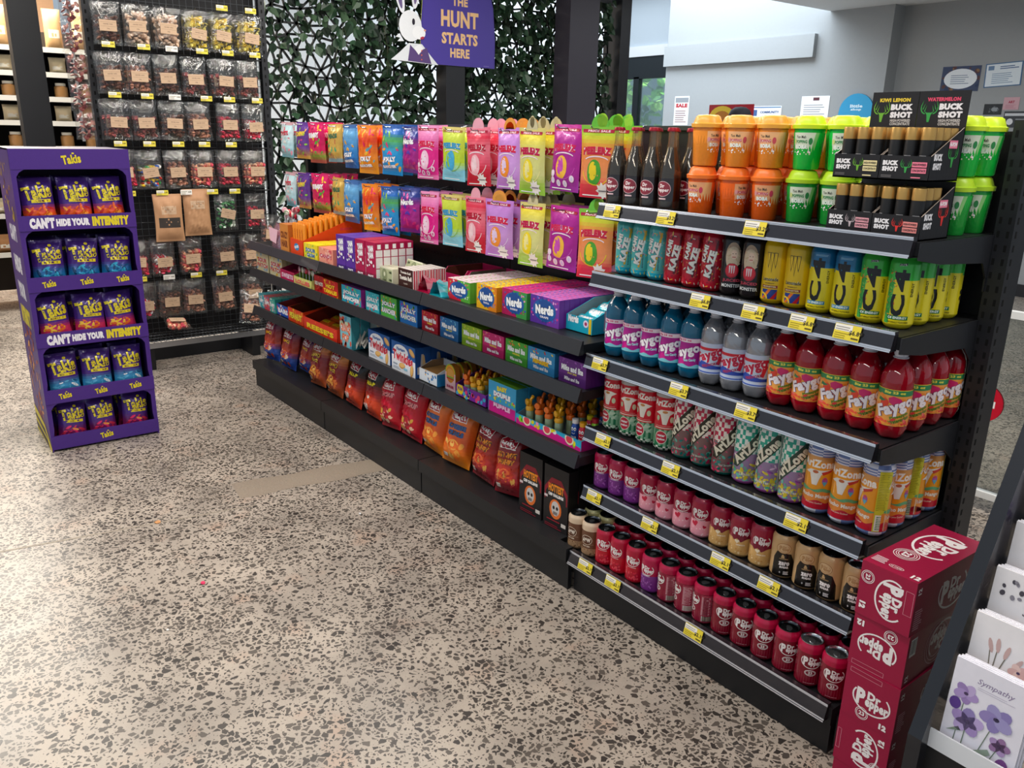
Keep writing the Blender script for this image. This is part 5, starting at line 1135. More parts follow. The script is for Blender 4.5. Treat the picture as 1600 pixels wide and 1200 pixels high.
tray(.125, .27, .052, .094, '#14a9c4', '#9aa0a4', tl, ts, slope=.55).put((-1.062, .115, ZA), 0, 'teal display tray of clustered candy bags, nearest the drinks', None)
gb = barp('#1fb8d0', 'GUMMY', '#fff', .05, .10, .024)
for j in range(4): gb.put((-1.065, .13+.05*j, ZA+.012+.014*j), (.5, 0, 0), f'shiny teal candy bag in the teal tray, {ORD[j]} from front', 'teal candy bags')
for k, (x, c, nm, zz) in enumerate(((-1.905, '#c01048', 'crimson', 0), (-1.815, '#12a8b8', 'turquoise', 0))):
    mb = MB(); rn = random.Random(k+3); us = lin_steps(0, 1, 10); N_ = [[Vector((.045*(2*u-1)*(1 if 0 < v < 1 else .9), .0+.12*v, .003+.06*sin(pi*u)*(1-v*.5)*(.7+.5*rn.random()))) for v in lin_steps(0, 1, 6)] for u in us]
    mb.grid(N_, lambda i, j: mixc(c, '#ffffff', .1*((i*7+j*3) % 3)), 0); mb.box((-.048, .0, 0), (.048, .13, .006), c)
    Proto('foil_pack', 'candy pack', mb.mesh('foil_pack', M_foil)).put((x, .045, ZA), 0, f'{nm} shiny foil candy pack at the shelf front', 'shiny foil packs')
for i, (x, c, d_) in enumerate(((-1.97, '#c01a5a', '#5a2a20'), (-1.80, '#d02a6a', '#6a5a50'), (-1.645, '#20a8c0', '#5a5a5a'))):
    tray(.15, .20, .05, .072, c, d_, None, None, slope=.9).put((x, .232 if i < 2 else .235, ZA+(.0 if i != 2 else .08)), 0, f'open {["crimson", "pink", "turquoise"][i]} candy carton at the back of the second shelf', 'open candy cartons') if i != 2 else None
st = Art(); [st.rect(-.06+.02*k, 0, -.05+.02*k, .075, '#ffffff') for k in range(6)]
tray(.13, .17, .062, .075, '#c01a3a', '#2a1414', st).put((-1.945, .055+.13, ZA), 0, 'red and white striped popcorn-style candy carton', None) if False else None
tr = Art(); tr.text('Tootsie Roll', 0, .045, '#f4ece0', w=.095, h=.018, bold=.07); tr.text('Tootsie Roll', 0, .066, '#f4ece0', w=.08, h=.010, bold=.05); tr.text('FLAVOR', 0, .022, '#d8c8b8', w=.03, h=.006)
row_of(tbox(.115, .082, .024, '#3a1a12', tr, side='#f0dcdc', top='#d8d0c8', sart=Art().rect(.004, 0, .010, .08, '#c0283c').rect(.015, 0, .020, .08, '#c0283c')), -2.01, .028, ZA, 6, .026, 'dark brown chewy candy box with a striped side', 'dark brown candy boxes')
def bill(front=True):
    w, h = .15, .062; a = Art(); a.rect(-w*.46, h*.08, w*.46, h*.92, '#b9bf94'); a.ring(0, h*.5, .024, .024, .003, '#4a5a3a'); a.ell(0, h*.5, .018, .020, '#8a9468'); a.ell(.0, h*.55, .008, .010, '#dfe0c0'); 
    for sx in (-1, 1): a.text('100', sx*w*.36, h*.75, '#3a4a2c', w=.024, h=.011, bold=.06); a.text('100', sx*w*.36, h*.24, '#3a4a2c', w=.024, h=.011, bold=.06)
    a.text('DOLLARS', 0, h*.14, '#4a5a3a', w=.04, h=.006); return tbox(w, h, .03, '#e6e4c8', a, side='#cfccb0', name='money_candy_box')
bl = bill(); bl.put((-2.205, .040, ZA), -.05, 'banknote-print candy box lying at the shelf front', 'banknote candy boxes'); bl.put((-2.205, .074, ZA), -.05, 'banknote-print candy box just behind the front one', 'banknote candy boxes'); bl.put((-2.15, .135, ZA+.03), (-.35, 0, -.1), 'banknote-print candy box propped up at the back', 'banknote candy boxes')
def pocky(c, c2, h=.158):
    w = .088; a = Art(); a.text('YAN', 0, h*.82, '#fff', w=.05, h=.026, bold=.08, rot=.12, out=c2); a.text('YAN', 0, h*.64, '#fff', w=.05, h=.026, bold=.08, rot=.12, out=c2); a.blobs(-.03, h*.30, .03, h*.52, 14, .005, .010, ['#f4f4f4', c2, '#f0b0c4', '#ffffff'], 5); a.rect(-w/2, 0, w/2, h*.16, c2); a.text('SNACK', 0, h*.08, '#fff', w=.05, h=.012, bold=.06)
    s = Art(); s.rect(.002, h*.05, .034, h*.8, '#f0eceb'); s.rect(.0, h*.60, .036, h*.62, c); s.rect(.0, h*.30, .036, h*.32, c); s.rect(.010, h*.83, .026, h*.95, '#fff')
    return tbox(w, h, .036, c, a, side=c, top=c, sart=s, name='biscuit_box')
pu, pm = pocky('#5a2f9c', '#3f1f78'), pocky('#b0154a', '#8c0f3a')
for k, (pp, x, nm) in enumerate(((pu, -2.575, 'purple'), (pu, -2.482, 'purple'), (pm, -2.388, 'crimson'), (pm, -2.293, 'crimson'))):
    row_of(pp, x, .022, ZA, 5, .037, f'tall {nm} biscuit snack box, {"far" if k % 2 == 0 else "near"} column', f'tall {nm} snack boxes')
row_of(plainbox(.155, .080, '#f0dc2c', 'SOUR|GUM', '#2a6a9c', ['#7fc04a', '#f4ec8a'], .06, '#e8d020', '#fff', 21), -2.905, .022, ZA, 6, .065, 'yellow gum box on the second shelf', 'yellow gum boxes')
row_of(plainbox(.150, .078, '#f09a84', 'CANDY', '#c0284a', ['#f4c0b0', '#d84a5a', '#f7dcd0'], .06, '#e88a74', '#fff', 22), -2.742, .025, ZA, 6, .065, 'peach candy box on the second shelf', 'peach candy boxes')
oa = Art(); oa.ell(0, .045, .03, .018, '#2f8fc4'); oa.text('SOUR', 0, .045, '#fff', w=.05, h=.014, bold=.07, rot=.2)
os_ = Art(); os_.text('BAHAMA', .24, .13, '#d8385a', w=.07, h=.014, bold=.05)
tray(.15, .33, .082, .200, '#e8481c', '#e8741c', oa, os_, slope=.0001).put((-3.09, .030, ZA), 0, 'tall orange-red slanted display tray of orange tubes', None)
tb = MB(); tb.lathe([(0, 0), (.0125, 0), (.0125, .15), (.010, .156), (0, .158)], 12, '#f0901c'); a = Art(); a.text('SQUEEZE', 0, .09, '#c0540c', w=.08, h=.01, rot=pi/2); tb.art(a, (0, -.0125, 0), (1, 0, 0), (0, 0, 1)); tp = Proto('candy_tube', 'candy tube', tb.mesh('candy_tube', M_foil))
for r in range(10):
    for c in range(5):
        tp.put((-3.148+.029*c, .05+.029*r, ZA+.004+.010*r*.6), 0, f'orange candy tube in the slanted tray, {ORD[r]} row, {ORD[c]} from far end', 'orange candy tubes')
row_of(plainbox(.105, .145, '#d98a3c', 'CRAZY|HAIR', '#7a3a1c', ['#e8a860', '#f0c080'], .04, '#c0702c', None, 23, False), -3.23, .025, ZA, 2, .045, 'tan candy carton beside the orange tray', 'tan candy cartons')
# card-topped packs standing behind the tubes
cp_ = MB(); cp_.box((-.03, 0, 0), (.03, .003, .30), '#b9b0a0'); a = Art(); a.rect(-.028, .24, .028, .296, '#7a1f2a'); a.rect(-.022, .262, .022, .286, '#a8343c'); a.text('POP', 0, .272, '#f4ecd8', w=.03, h=.014, bold=.06); a.blobs(-.024, .15, .024, .235, 26, .003, .007, ['#2a1a1a', '#f4f0e8', '#8f8880', '#2a1a1a'], 6); cp_.art(a, (0, 0, 0), (1, 0, 0), (0, 0, 1)); cq = Proto('hang_pack', 'candy pack', cp_.mesh('hang_pack', M_paper))
for i in range(6): cq.put((-3.36+.074*i, .385-.0*i, ZA), 0, f'red-topped carded candy pack at the back, {ORD[i]} from far end', 'red-topped carded packs')
# tub of lollipops and the clear pink bag at the far end
tub = MB().lathe([(.045, 0), (.05, .004), (.055, .10), (.055, .12)], 24); T_ = Proto('candy_tub', 'tub', tub.mesh('candy_tub', film('tub_clear', '#f4dce4', .12, glossy=.6)), [('label', MB().lathe([(.0555, .03), (.0558, .075)], 24, '#c4143a').mesh('label', M_card), [])])
T_.put((-3.52, .19, ZA), 0, 'clear tub with red label holding wrapped lollipops', None)
for i in range(16): lp[i % 3].put((-3.52+.034*cos(i*2.4)*(1 if i > 5 else .4), .19+.034*sin(i*2.4)*(1 if i > 5 else .4), ZA+.075+.012*(i % 4)), i*.7, f'wrapped lollipop in the clear tub, {ORD[i]} of the bunch clockwise', 'lollipops in the tub')
mb = lumps(60, ((-.09, .02, .018), (.09, .085, .085)), .014, ['#8f3a7a', '#6a2a6a', '#c06a9c', '#d8a0c0'], 8); pk = MB(); us = lin_steps(-.11, .11, 8); vs = lin_steps(0, .125, 6)
for sg in (-1, 1): pk.grid([[Vector((u, .05+sg*.052*(1-(abs(u)/.11)**4)*(1-(v/.125)**3*.8), v)) for v in vs] for u in us], lambda u, v: '#fff', 0, us, vs, flip=sg > 0)
o = Proto('candy_bag', 'candy bag', pk.mesh('candy_bag', film('pink_film', '#f0b0cc', .3, glossy=.6)), [('sweets', mb.mesh('sweets', M_paper), []), ('paper_flag', MB().poly and (lambda m: (m.poly([(-.06, -.004, .04), (.02, -.004, .03), (.05, -.004, .105), (-.07, -.004, .11)], '#f4c4d0'), m)[1])(MB()).mesh('paper_flag', M_paper), [])])
o.put((-3.38, .035, ZA), 0, 'clear pink bag of purple sweets at the far end of the second shelf', None)
# ================================================================ BAGS
def smooth(a): return a*a*(3-2*a)
def bagmesh(name, w, h, t, bands, art=None, seed=1, wr=.004, crimp=.012, fold=0, mats=None, nu=12, nv=16, sag=0, peg=False):
    """pillow bag: flat sealed top and bottom, puffed between, with creases; bands = [(height fraction, colour)]"""
    rn = random.Random(seed); us = lin_steps(-w/2, w/2, nu); vs = [0, crimp]+lin_steps(crimp+.004, h-crimp-.004, nv)+[h-crimp, h]
    ph = [(rn.uniform(20, 60)/w*.1, rn.uniform(20, 70)/h*.16, rn.uniform(0, 6), rn.uniform(.4, 1)) for _ in range(5)]
    def thick(u, v):
        a = max(0, 1-abs(2*u/w)**2.6); k = min(1, max(0, (v-crimp*.6)/(h*.22)), max(0, (h-crimp*.6-v)/(h*.26))); k = sin(k*pi/2)
        n = sum(q[3]*sin(q[0]*60*u+q[1]*60*v+q[2]) for q in ph)/3
        edge = (1-k)*sin(u/w*38+seed)*.35*(.3+a)
        return t/2*sqrt(a)*k*(1+.05*n)+wr*k*n*sqrt(a)*.8+abs(edge)*wr*(1 if 0 < v < h else .2)
    def P(u, v, s):
        k = abs(2*v/h-1); pinch = 1-.05*(1-k**2)*1.2
        x = u*pinch*(1+.0*k); y = s*thick(u, v)+sag*sin(pi*v/h)
        return Vector((x, y, v))
    def colf(u, v):
        f = v/h; 
        for (a, ca), (b, cb) in zip(bands, bands[1:]):
            if a <= f <= b: return mixc(ca, cb, (f-a)/(b-a) if b > a else 0)
        return bands[-1][1]
    mb = MB(); mb.grid([[P(u, v, -1) for v in vs] for u in us], colf, 0, us, vs, art, off=.0004, step=.0001)
    mb.grid([[P(u, v, 1) for v in vs] for u in us], colf, 0, us, vs, flip=True)
    return mb.mesh(name, mats or M_foil)
# ---- chip bags on the base deck
def chips(nm, bands, title, tcol, acc, seed, logo=True):
    w, h = .158, .258; a = Art()
    a.blobs(-.045, .03, .045, .10, 14, .010, .018, acc, seed, .7)
    if logo:
        a.poly([(-.044, h-.074), (.044, h-.074), (.044, h-.040), (0, h-.018), (-.044, h-.040)], '#f4eee6'); a.poly([(-.041, h-.071), (.041, h-.071), (.041, h-.042), (0, h-.022), (-.041, h-.042)], '#b0182c'); a.text("HERR'S", 0, h-.056, '#fbf4ee', w=.070, h=.019, bold=.08)
    for i, q in enumerate(title.split('|')): a.text(q, .0, h-.098-.028*i, tcol, w=.020*len(q)**.75+.02, h=.022, bold=.09, out='#2a1410', ow=.06, rot=.03)
    a.ring(.0, .085, .030, .022, .006, acc[0], .3, 5.6, 16); a.rect(-.05, .028, -.025, .044, '#f0e8dc'); a.text('12 OZ', -.0375, .036, '#3a2a20', w=.02, h=.006)
    return Proto('chip_bag', 'chip bag', bagmesh('chip_bag', w, h, .088, bands, a, seed, .009))
CB = {'blue': (chips('b', [(0, '#1a3f94'), (.25, '#1d479c'), (.42, '#c0401c'), (.8, '#6a1c3c'), (1, '#1c2f7a')], 'BBQ', '#f4b01c', ['#e86a2c', '#f0d0b0', '#c8401c'], 3), 'blue and rust chip bag'),
      'tan': (chips('t', [(0, '#c05a24'), (.3, '#a0321c'), (.6, '#8a2430'), (.8, '#e08a3c'), (1, '#c87a3c')], 'HONEY|BBQ', '#f4c83a', ['#e8a03a', '#d8702c', '#f4c060'], 5), 'orange-brown honey chip bag'),
      'black': (chips('k', [(0, '#d83a1c'), (.3, '#e0481c'), (.45, '#a81c1c'), (.65, '#1c1414'), (1, '#1a1212')], 'JALAP', '#f0e01c', ['#e85a2c', '#f4efe8', '#d8381c'], 7), 'black and orange-red chip bag'),
      'red': (chips('r', [(0, '#c80f24'), (.5, '#c4102a'), (1, '#a80c20')], 'KETCHUP', '#e88a8a', ['#8f0c1c', '#d8a03a', '#f0c0a0'], 9), 'bright red chip bag'),
      'orange': (chips('o', [(0, '#f08a12'), (.2, '#f07a1c'), (.4, '#e05a1c'), (.75, '#e8742c'), (1, '#f0901c')], 'CHEESE|CURLS', '#3a5a8c', ['#f4a03a', '#f8c05a', '#f0701c'], 11), 'orange cheese curl bag'),
      'crim': (chips('c', [(0, '#8c0f20'), (.2, '#9c1424'), (.42, '#c0321c'), (.6, '#8f1a1c'), (1, '#6a0f1a')], 'RED HOT|HONEY', '#f0901c', ['#e0602c', '#d8a04a', '#c8381c'], 13), 'dark red and flame chip bag')}
CP = [(-3.62, 'blue'), (-3.41, 'blue'), (-3.02, 'tan'), (-2.82, 'tan'), (-2.62, 'black'), (-2.41, 'black'), (-2.235, 'red'), (-2.07, 'red'), (-1.895, 'orange'), (-1.715, 'orange'), (-1.53, 'crim'), (-1.358, 'crim')]
for row in range(3):
    for i, (x, k) in enumerate(CP):
        p, d = CB[k]; s_ = .94+.05*rnd.random()
        if row == 2 and i % 2: continue
        p.put((x+(0 if row == 0 else rnd.uniform(-.02, .01)), .078+.116*row+rnd.uniform(-.006, .006), ZD+.010), (-.20+rnd.uniform(-.06, .04), rnd.uniform(-.08, .08), rnd.uniform(-.06, .22)), f'{d} on the base shelf, {ROWN[row]}, {ORD[i]} from rack end', 'chip bags on the base shelf', s_)
CB['blue'][0].put((-3.225, .10, ZD+.03), (-.2, .12, .1), 'blue and rust chip bag slumped between the blue and orange-brown ones', 'chip bags on the base shelf', .8)
ha = Art(); w = .118; h = .225
ha.rect(-w/2, h*.80, w/2, h, '#191516'); ha.poly([(-w*.47, h*.45), (w*.47, h*.45), (w*.47, h*.64), (w*.2, h*.82), (-w*.2, h*.82), (-w*.47, h*.64)], '#8c1226'); ha.poly([(-w*.42, h*.10), (w*.42, h*.10), (w*.42, h*.58), (w*.17, h*.74), (-w*.17, h*.74), (-w*.42, h*.58)], '#1c1819')
ha.text('HOTTEST', 0, h*.66, '#f0901c', w=w*.62, h=h*.13, bold=.05); ha.text('CHIP CHALLENGE', 0, h*.55, '#f0ece8', w=w*.62, h=h*.05, bold=.07)
ha.ell(0, h*.33, w*.25, h*.16, '#e0702c'); ha.ell(0, h*.34, w*.17, h*.12, '#c9c4c0'); ha.ell(-w*.07, h*.35, w*.045, h*.03, '#1a1212'); ha.ell(w*.07, h*.35, w*.045, h*.03, '#1a1212'); ha.rect(-w*.09, h*.24, w*.09, h*.29, '#8f8884'); ha.rects([(-w*.07+k*w*.04, h*.24, -w*.06+k*w*.04, h*.29) for k in range(4)], '#2a2020'); ha.rect(-w*.34, h*.13, w*.2, h*.145, '#a81c2c'); ha.lines(-w*.42, h*.02, w*.3, h*.08, 2, '#8f2030', .4); ha.rect(w*.26, h*.09, w*.45, h*.15, '#d8d0c8'); ha.rect(-w*.47, h*.48, -w*.33, h*.52, '#d8c4c4')
hb_ = tbox(w, h, .045, '#1d191a', ha, top='#161314', name='challenge_box')
for i, x in enumerate((-1.198, -1.062)): row_of(hb_, x, .045, ZD, 6, .05, f'black and red skull box on the base shelf, {["far", "near"][i]} column', 'black skull snack boxes', rot=.05)
# ---- hanging bags on two rows of hooks
M_hook = mat('chrome_wire', '#9fa3a8', .25, .9)
def hang(kind):
    if kind in HB: return HB[kind]
    K = dict(twist=(.135, .185, [(0, '#2a9ab0'), (.1, '#9fd4dc'), (.7, '#d8ecec'), (.9, '#b8dce0'), (1, '#e05a6a')], 'TWISTS', '#d0304a', ['#e8506a', '#f4f0ec', '#f7a0b0']),
             purple=(.135, .185, [(0, '#e0a82c'), (.3, '#6a3a8c'), (1, '#5a2f8c')], 'CHEWY', '#f4d03a', ['#e0407a', '#f0a83a', '#8fc43a']),
             magenta=(.16, .20, [(0, '#c0104a'), (.18, '#8fae3a'), (.3, '#d8205a'), (.6, '#d0105a'), (1, '#e01a6a')], 'GUMMY', '#ffffff', ['#f4c43a', '#8c0f4a', '#58a83a']),
             gold=(.12, .18, [(0, '#3a9ac0'), (.15, '#d0a84a'), (1, '#c8a04c')], 'BEARS', '#3a6a4a', ['#e8c86a', '#4aa06a', '#c06a3a']),
             bluej=(.14, .20, [(0, '#1f5fa8'), (.4, '#3a8ad0'), (.8, '#6fb4e4'), (1, '#2a4f9c')], 'JOLLY|RANCHER', '#ffffff', ['#8fc8ec', '#e8b04a', '#2a6fc0']),
             orangej=(.145, .215, [(0, '#f0a01c'), (.45, '#f4801c'), (.7, '#e8401c'), (1, '#f4901c')], 'JOLLY|RANCHER', '#ffffff', ['#e8305a', '#f4c43a', '#5ab0b8']),
             tealj=(.145, .215, [(0, '#1c8fd0'), (.45, '#2a9ad8'), (.7, '#58b04a'), (.82, '#2a6fc0'), (1, '#1f4f9c')], 'JOLLY|RANCHER', '#ffffff', ['#8fc43a', '#e04a7a', '#f4a83a']),
             nerdp=(.13, .19, [(0, '#3a2a8c'), (.12, '#a01a7a'), (.6, '#a8208c'), (.8, '#2a3a8c'), (1, '#232f7a')], 'Nerds', '#ffffff', ['#e04a9c', '#5a3ab0', '#c82a7a']),
             pink=(.14, .215, [(0, '#f08ac0'), (.12, '#e0208c'), (.55, '#e01a84'), (.75, '#ec7ab8'), (1, '#f09ac8')], 'PEELERZ', '#d8184a', ['#f7c8e0', '#c01470', '#f4e0ec']),
             lime=(.14, .205, [(0, '#7fd0e8'), (.18, '#8fd4dc'), (.35, '#b8d82c'), (.9, '#d0dc4a'), (1, '#e8c08a')], 'PEELERZ', '#3a9ac8', ['#4ab0dc', '#e8f04a', '#8fc43a']),
             red=(.13, .215, [(0, '#c8102c'), (.3, '#d01a34'), (.4, '#e8506a'), (.65, '#f07a8a'), (.85, '#d8183c'), (1, '#f08aa0')], 'PEELERZ', '#b80f30', ['#f4b8c0', '#e83a54', '#f7d4d8']),
             violet=(.145, .215, [(0, '#c07ad0'), (.4, '#cf9adc'), (.7, '#c88ad8'), (1, '#c880d4')], 'PEELERZ', '#d8184a', ['#f0902c', '#f4b04a', '#e8d0f0']),
             yellow=(.145, .225, [(0, '#8fc83a'), (.15, '#a8d04a'), (.3, '#d4d48a'), (.65, '#dcd87a'), (.9, '#ecd82c'), (1, '#c8c08a')], 'PEELERZ', '#c0184a', ['#f0d81c', '#c8d86a', '#f4ec9a']),
             mag=(.15, .215, [(0, '#9c2a9c'), (.3, '#a41a8c'), (.85, '#b01e90'), (1, '#c01a8c')], 'PEELERZ', '#d01a54', ['#f0b83a', '#d0d0f0', '#c84ab0']),
             mango=(.145, .225, [(0, '#d8183c'), (.18, '#e8404a'), (.3, '#f0905a'), (.7, '#e88a3c'), (.85, '#c8d02c'), (1, '#58b83a')], 'PEELERZ', '#c8183c', ['#4aa02c', '#8fc43a', '#f0d01c']))[kind]
    w, h, bands, title, tc, cols = K; a = Art(); pl = title == 'PEELERZ'
    if pl:
        a.text('PEELERZ', 0, h*.66, tc, w=w*.78, h=h*.11, bold=.09, out='#fdf4f6', ow=.05, arc=-.9); a.ell(-w*.06, h*.36, w*.20, h*.18, cols[0], 18); a.ell(-w*.10, h*.38, w*.11, h*.13, cols[2], 14); a.ring(0, h*.40, w*.40, h*.22, .003, cols[2], pi*1.05, pi*1.95, 14)
        a.ring(0, h*.52, w*.34, h*.07, .004, '#f7e4ec', .3, pi-.3, 12)
        if kind in ('pink', 'mag'): 
            for k, (x_, y_) in enumerate(((-.36, .16), (-.15, .12), (.08, .12), (.32, .20), (-.36, .26))): a.ell(w*x_, h*y_, w*.075, w*.075, '#f4dcec', 14); a.ell(w*x_, h*y_, w*.03, w*.05, cols[1], 8)
        elif kind in ('red', 'violet', 'yellow', 'mango'): a.burst(w*.18, h*.11, w*.13, w*.20, 9, '#f8f4ee'); a.rect(w*.06, h*.10, w*.30, h*.12, '#8a8488')
        else: a.ell(0, h*.42, w*.14, h*.15, cols[0], 14); a.wave(-w/2, w/2, 0, h*.2, .006, .12, '#8ad4e8')
        a.rect(-w*.44, h*.90, w*.40, h*.945, '#b01a3a' if kind != 'lime' else '#a87a2a'); a.text('PRICE SALE', 0, h*.922, '#f4d8dc', w=w*.6, h=h*.03, bold=.04); a.lines(-w*.4, h*.03, w*.3, h*.06, 1, '#ffffff', .5)
    else:
        a.blobs(-w*.42, h*.08, w*.42, h*.88, 16, .008, .018, cols, len(kind)+3, .45); L = title.split('|'); low = len(L) > 1
        for i, q in enumerate(L): a.text(q, -w*.02, h*((.30 if low else .68)-.13*i), tc, w=w*.66, h=h*(.13 if i == 0 else .06), bold=.09, out='#1a2a5a' if low or title == 'Nerds' else None, rot=.06)
    me = bagmesh('hanging_bag', w, h, .026 if pl else .038, bands, a, len(kind)*3+1, .0015 if pl else .004, .016)
    hk = []
    if kind in ('red', 'violet', 'yellow', 'mango'):
        m2 = MB(); A = Art(); tops = {'red': [(0, .0, .030, .034, '#f0a8b8')], 'violet': [(0, 0, .036, .034, '#e89a3c'), (0, -.004, .025, .024, '#f0b04a')], 'yellow': [(0, -.004, .030, .040, '#cfc49a'), (0, .02, .012, .02, '#cfc49a')], 'mango': [(0, -.006, .034, .040, '#6ac03a'), (.008, .014, .02, .022, '#a8d83a')]}[kind]
        for cx, cy, rx, ry, c in tops:
            A.ell(cx, h+cy, rx, ry, c, 18)
        for P_, c in A.t: m2.poly([(p[0], -.0008, p[1]) for p in P_], c)
        for P_, c in A.t: m2.poly([(p[0], .0012, p[1]) for p in P_][::-1], c)
        hk = [('fruit_top', m2.mesh('fruit_top', M_foil), [])]
    HB[kind] = Proto('hanging_bag', 'candy bag', me, hk), h
    return HB[kind]
HB = {}
hkp = Proto('peg_hook', 'hook', MB().tube([(0, .0, 0), (0, -.235, 0), (0, -.245, .008)], .0026, 7).tube([(0, 0, .014), (0, -.01, .012), (0, -.06, .001)], .0022, 6).mesh('peg_hook', M_hook))
NMH = dict(twist='cream and blue twist candy bag', purple='purple and gold candy bag', magenta='magenta gummy bag', gold='gold-tinted bear candy bag', bluej='blue hard candy bag', orangej='orange and red hard candy bag', tealj='blue and green hard candy bag', nerdp='purple cluster candy bag', pink='pink peelable gummy pouch', lime='lime and sky-blue gummy pouch', red='red fruit-topped gummy pouch', violet='lilac orange-topped gummy pouch', yellow='pale yellow banana-topped gummy pouch', mag='magenta purple gummy pouch', mango='orange and green mango gummy pouch')
ROWT = [(-3.63, 'twist', 3, 1.478), (-3.42, 'purple', 2, 1.478), (-3.235, 'magenta', 3, 1.478), (-3.03, 'gold', 2, 1.470), (-2.86, 'bluej', 3, 1.468), (-2.685, 'orangej', 3, 1.466), (-2.47, 'tealj', 3, 1.470), (-2.30, 'nerdp', 2, 1.462), (-2.165, 'pink', 2, 1.468), (-1.975, 'lime', 3, 1.462), (-1.80, 'red', 4, 1.462), (-1.615, 'violet', 3, 1.462), (-1.47, 'yellow', 3, 1.462), (-1.30, 'mag', 4, 1.474), (-1.135, 'mango', 3, 1.472)]
ROWL = [(-3.61, 'twist', 2, 1.215), (-3.43, 'purple', 2, 1.218), (-3.21, 'magenta', 4, 1.225), (-3.02, 'gold', 1, 1.215), (-2.875, 'bluej', 4, 1.210), (-2.67, 'orangej', 3, 1.205), (-2.49, 'tealj', 3, 1.203), (-2.32, 'nerdp', 3, 1.208), (-2.165, 'pink', 3, 1.202), (-1.98, 'lime', 3, 1.202), (-1.815, 'red', 3, 1.206), (-1.66, 'violet', 4, 1.206), (-1.475, 'yellow', 4, 1.208), (-1.30, 'mag', 3, 1.208), (-1.135, 'mango', 3, 1.212)]
for rn_, rows in (('upper', ROWT), ('lower', ROWL)):
    for i, (x, k, n, zt_) in enumerate(rows):
        p, h = hang(k); hkp.put((x, YB-.001, zt_-.012), 0, f'chrome peg hook holding the {NMH[k]}s, {rn_} row', f'peg hooks of the {rn_} row')
        for j in range(n):
            y = .235+j*.052; sc_ = .86 if k == 'gold' and rn_ == 'lower' else 1
            p.put((x+rnd.uniform(-.004, .004)+j*.004, y, zt_-h-.0005), (rnd.uniform(-.05, .05), rnd.uniform(-.03, .03), rnd.uniform(-.12, .12)+.1), f'{NMH[k]}, {rn_} hook row, {ROWN[j].replace(" row", "")} on its hook', f'candy bags on the {rn_} hooks')
# ================================================================ PURPLE SNACK DISPLAY
PUR = '#4a2a82'; YEL = '#e6d22a'
def takis(a, cx, cy, w, rot=.12, out='#2a1a52'):
    a.text('Takis', cx, cy, YEL, w=w, h=w*.50, bold=.045, rot=rot, out=out, ow=.045); a.ell(cx+w*.12, cy+w*.33, w*.07, w*.05, YEL, 8)
def slogan(a, cx, cy, w, rot=0):
    c, s = cos(rot), sin(rot)
    for t, x, ww, hh, col in (("CAN'T", -.36, .24, .150, '#f4f0f6'), ('HIDE YOUR', -.06, .33, .105, '#f4f0f6'), ('INTENSITY', .32, .38, .135, YEL)):
        a.text(t, cx+w*x*c, cy+w*x*s, col, w=w*ww, h=w*hh*.78, bold=.09, rot=rot)
DW, DD, DH = .466, .40, 1.341
disp = empty('snack_display', (-3.2, -.919, 0), pi/2, 'purple cardboard floor display holding five tiers of snack bags', 'display')
mb = MB(); t = .006
mb.box((-DW/2, 0, 0), (-DW/2+t, DD, DH), PUR, skip='b'); mb.box((DW/2-t, 0, 0), (DW/2, DD, DH), PUR); mb.box((-DW/2, DD-t, 0), (DW/2, DD, DH), '#2f1a5a'); mb.box((-DW/2, .002, DH-.006), (DW/2, DD, DH), '#7a7484')
mb.box((-DW/2, -.001, 1.257), (DW/2, .006, DH), PUR)
a = Art()
for k, (tx, vz, hh) in enumerate((("CAN'T", .98, .15), ('HIDE', .84, .12), ('YOUR', .72, .11))): a.text(tx, .20, vz, '#efeaf2', w=.20, h=.075, bold=.09)
a.text('INTENSITY', .20, .60, YEL, w=.26, h=.085, bold=.09); a.blobs(.06, .12, .34, .54, 60, .012, .034, ['#d8702c', '#a8381c', '#e8a04a', '#7a2a3c', '#c85a2a'], 6, .35); a.blobs(.08, 1.05, .32, 1.28, 26, .010, .028, ['#c9a03a', '#a8702c', '#d8b84a'], 8, .4)
a.poly([(0, .0), (.0, .13), (.28, .10), (.40, .02), (.40, 0)], YEL); a.poly([(0, .02), (0, .045), (.30, .03), (.34, .0), (.30, 0)], '#2a1a3a'); a.poly([(0, .07), (0, .09), (.26, .075), (.33, .04)], '#2a1a3a')
A2 = Art(); A2.t = [([(DD-p[0], p[1]) for p in P][::-1], c) for P, c in a.t]; A2.lay = a.lay
mb.art(a, (-DW/2, DD, 0), (0, -1, 0), (0, 0, 1), clip=(0, 0, DD, DH))
hd = Art(); takis(hd, .0, 1.298, .075); mb.art(hd, (0, -.001, 0), (1, 0, 0), (0, 0, 1))
o = obj('cabinet', mb, M_card, disp)
TZ = [.075, .293, .554, .803, 1.066]
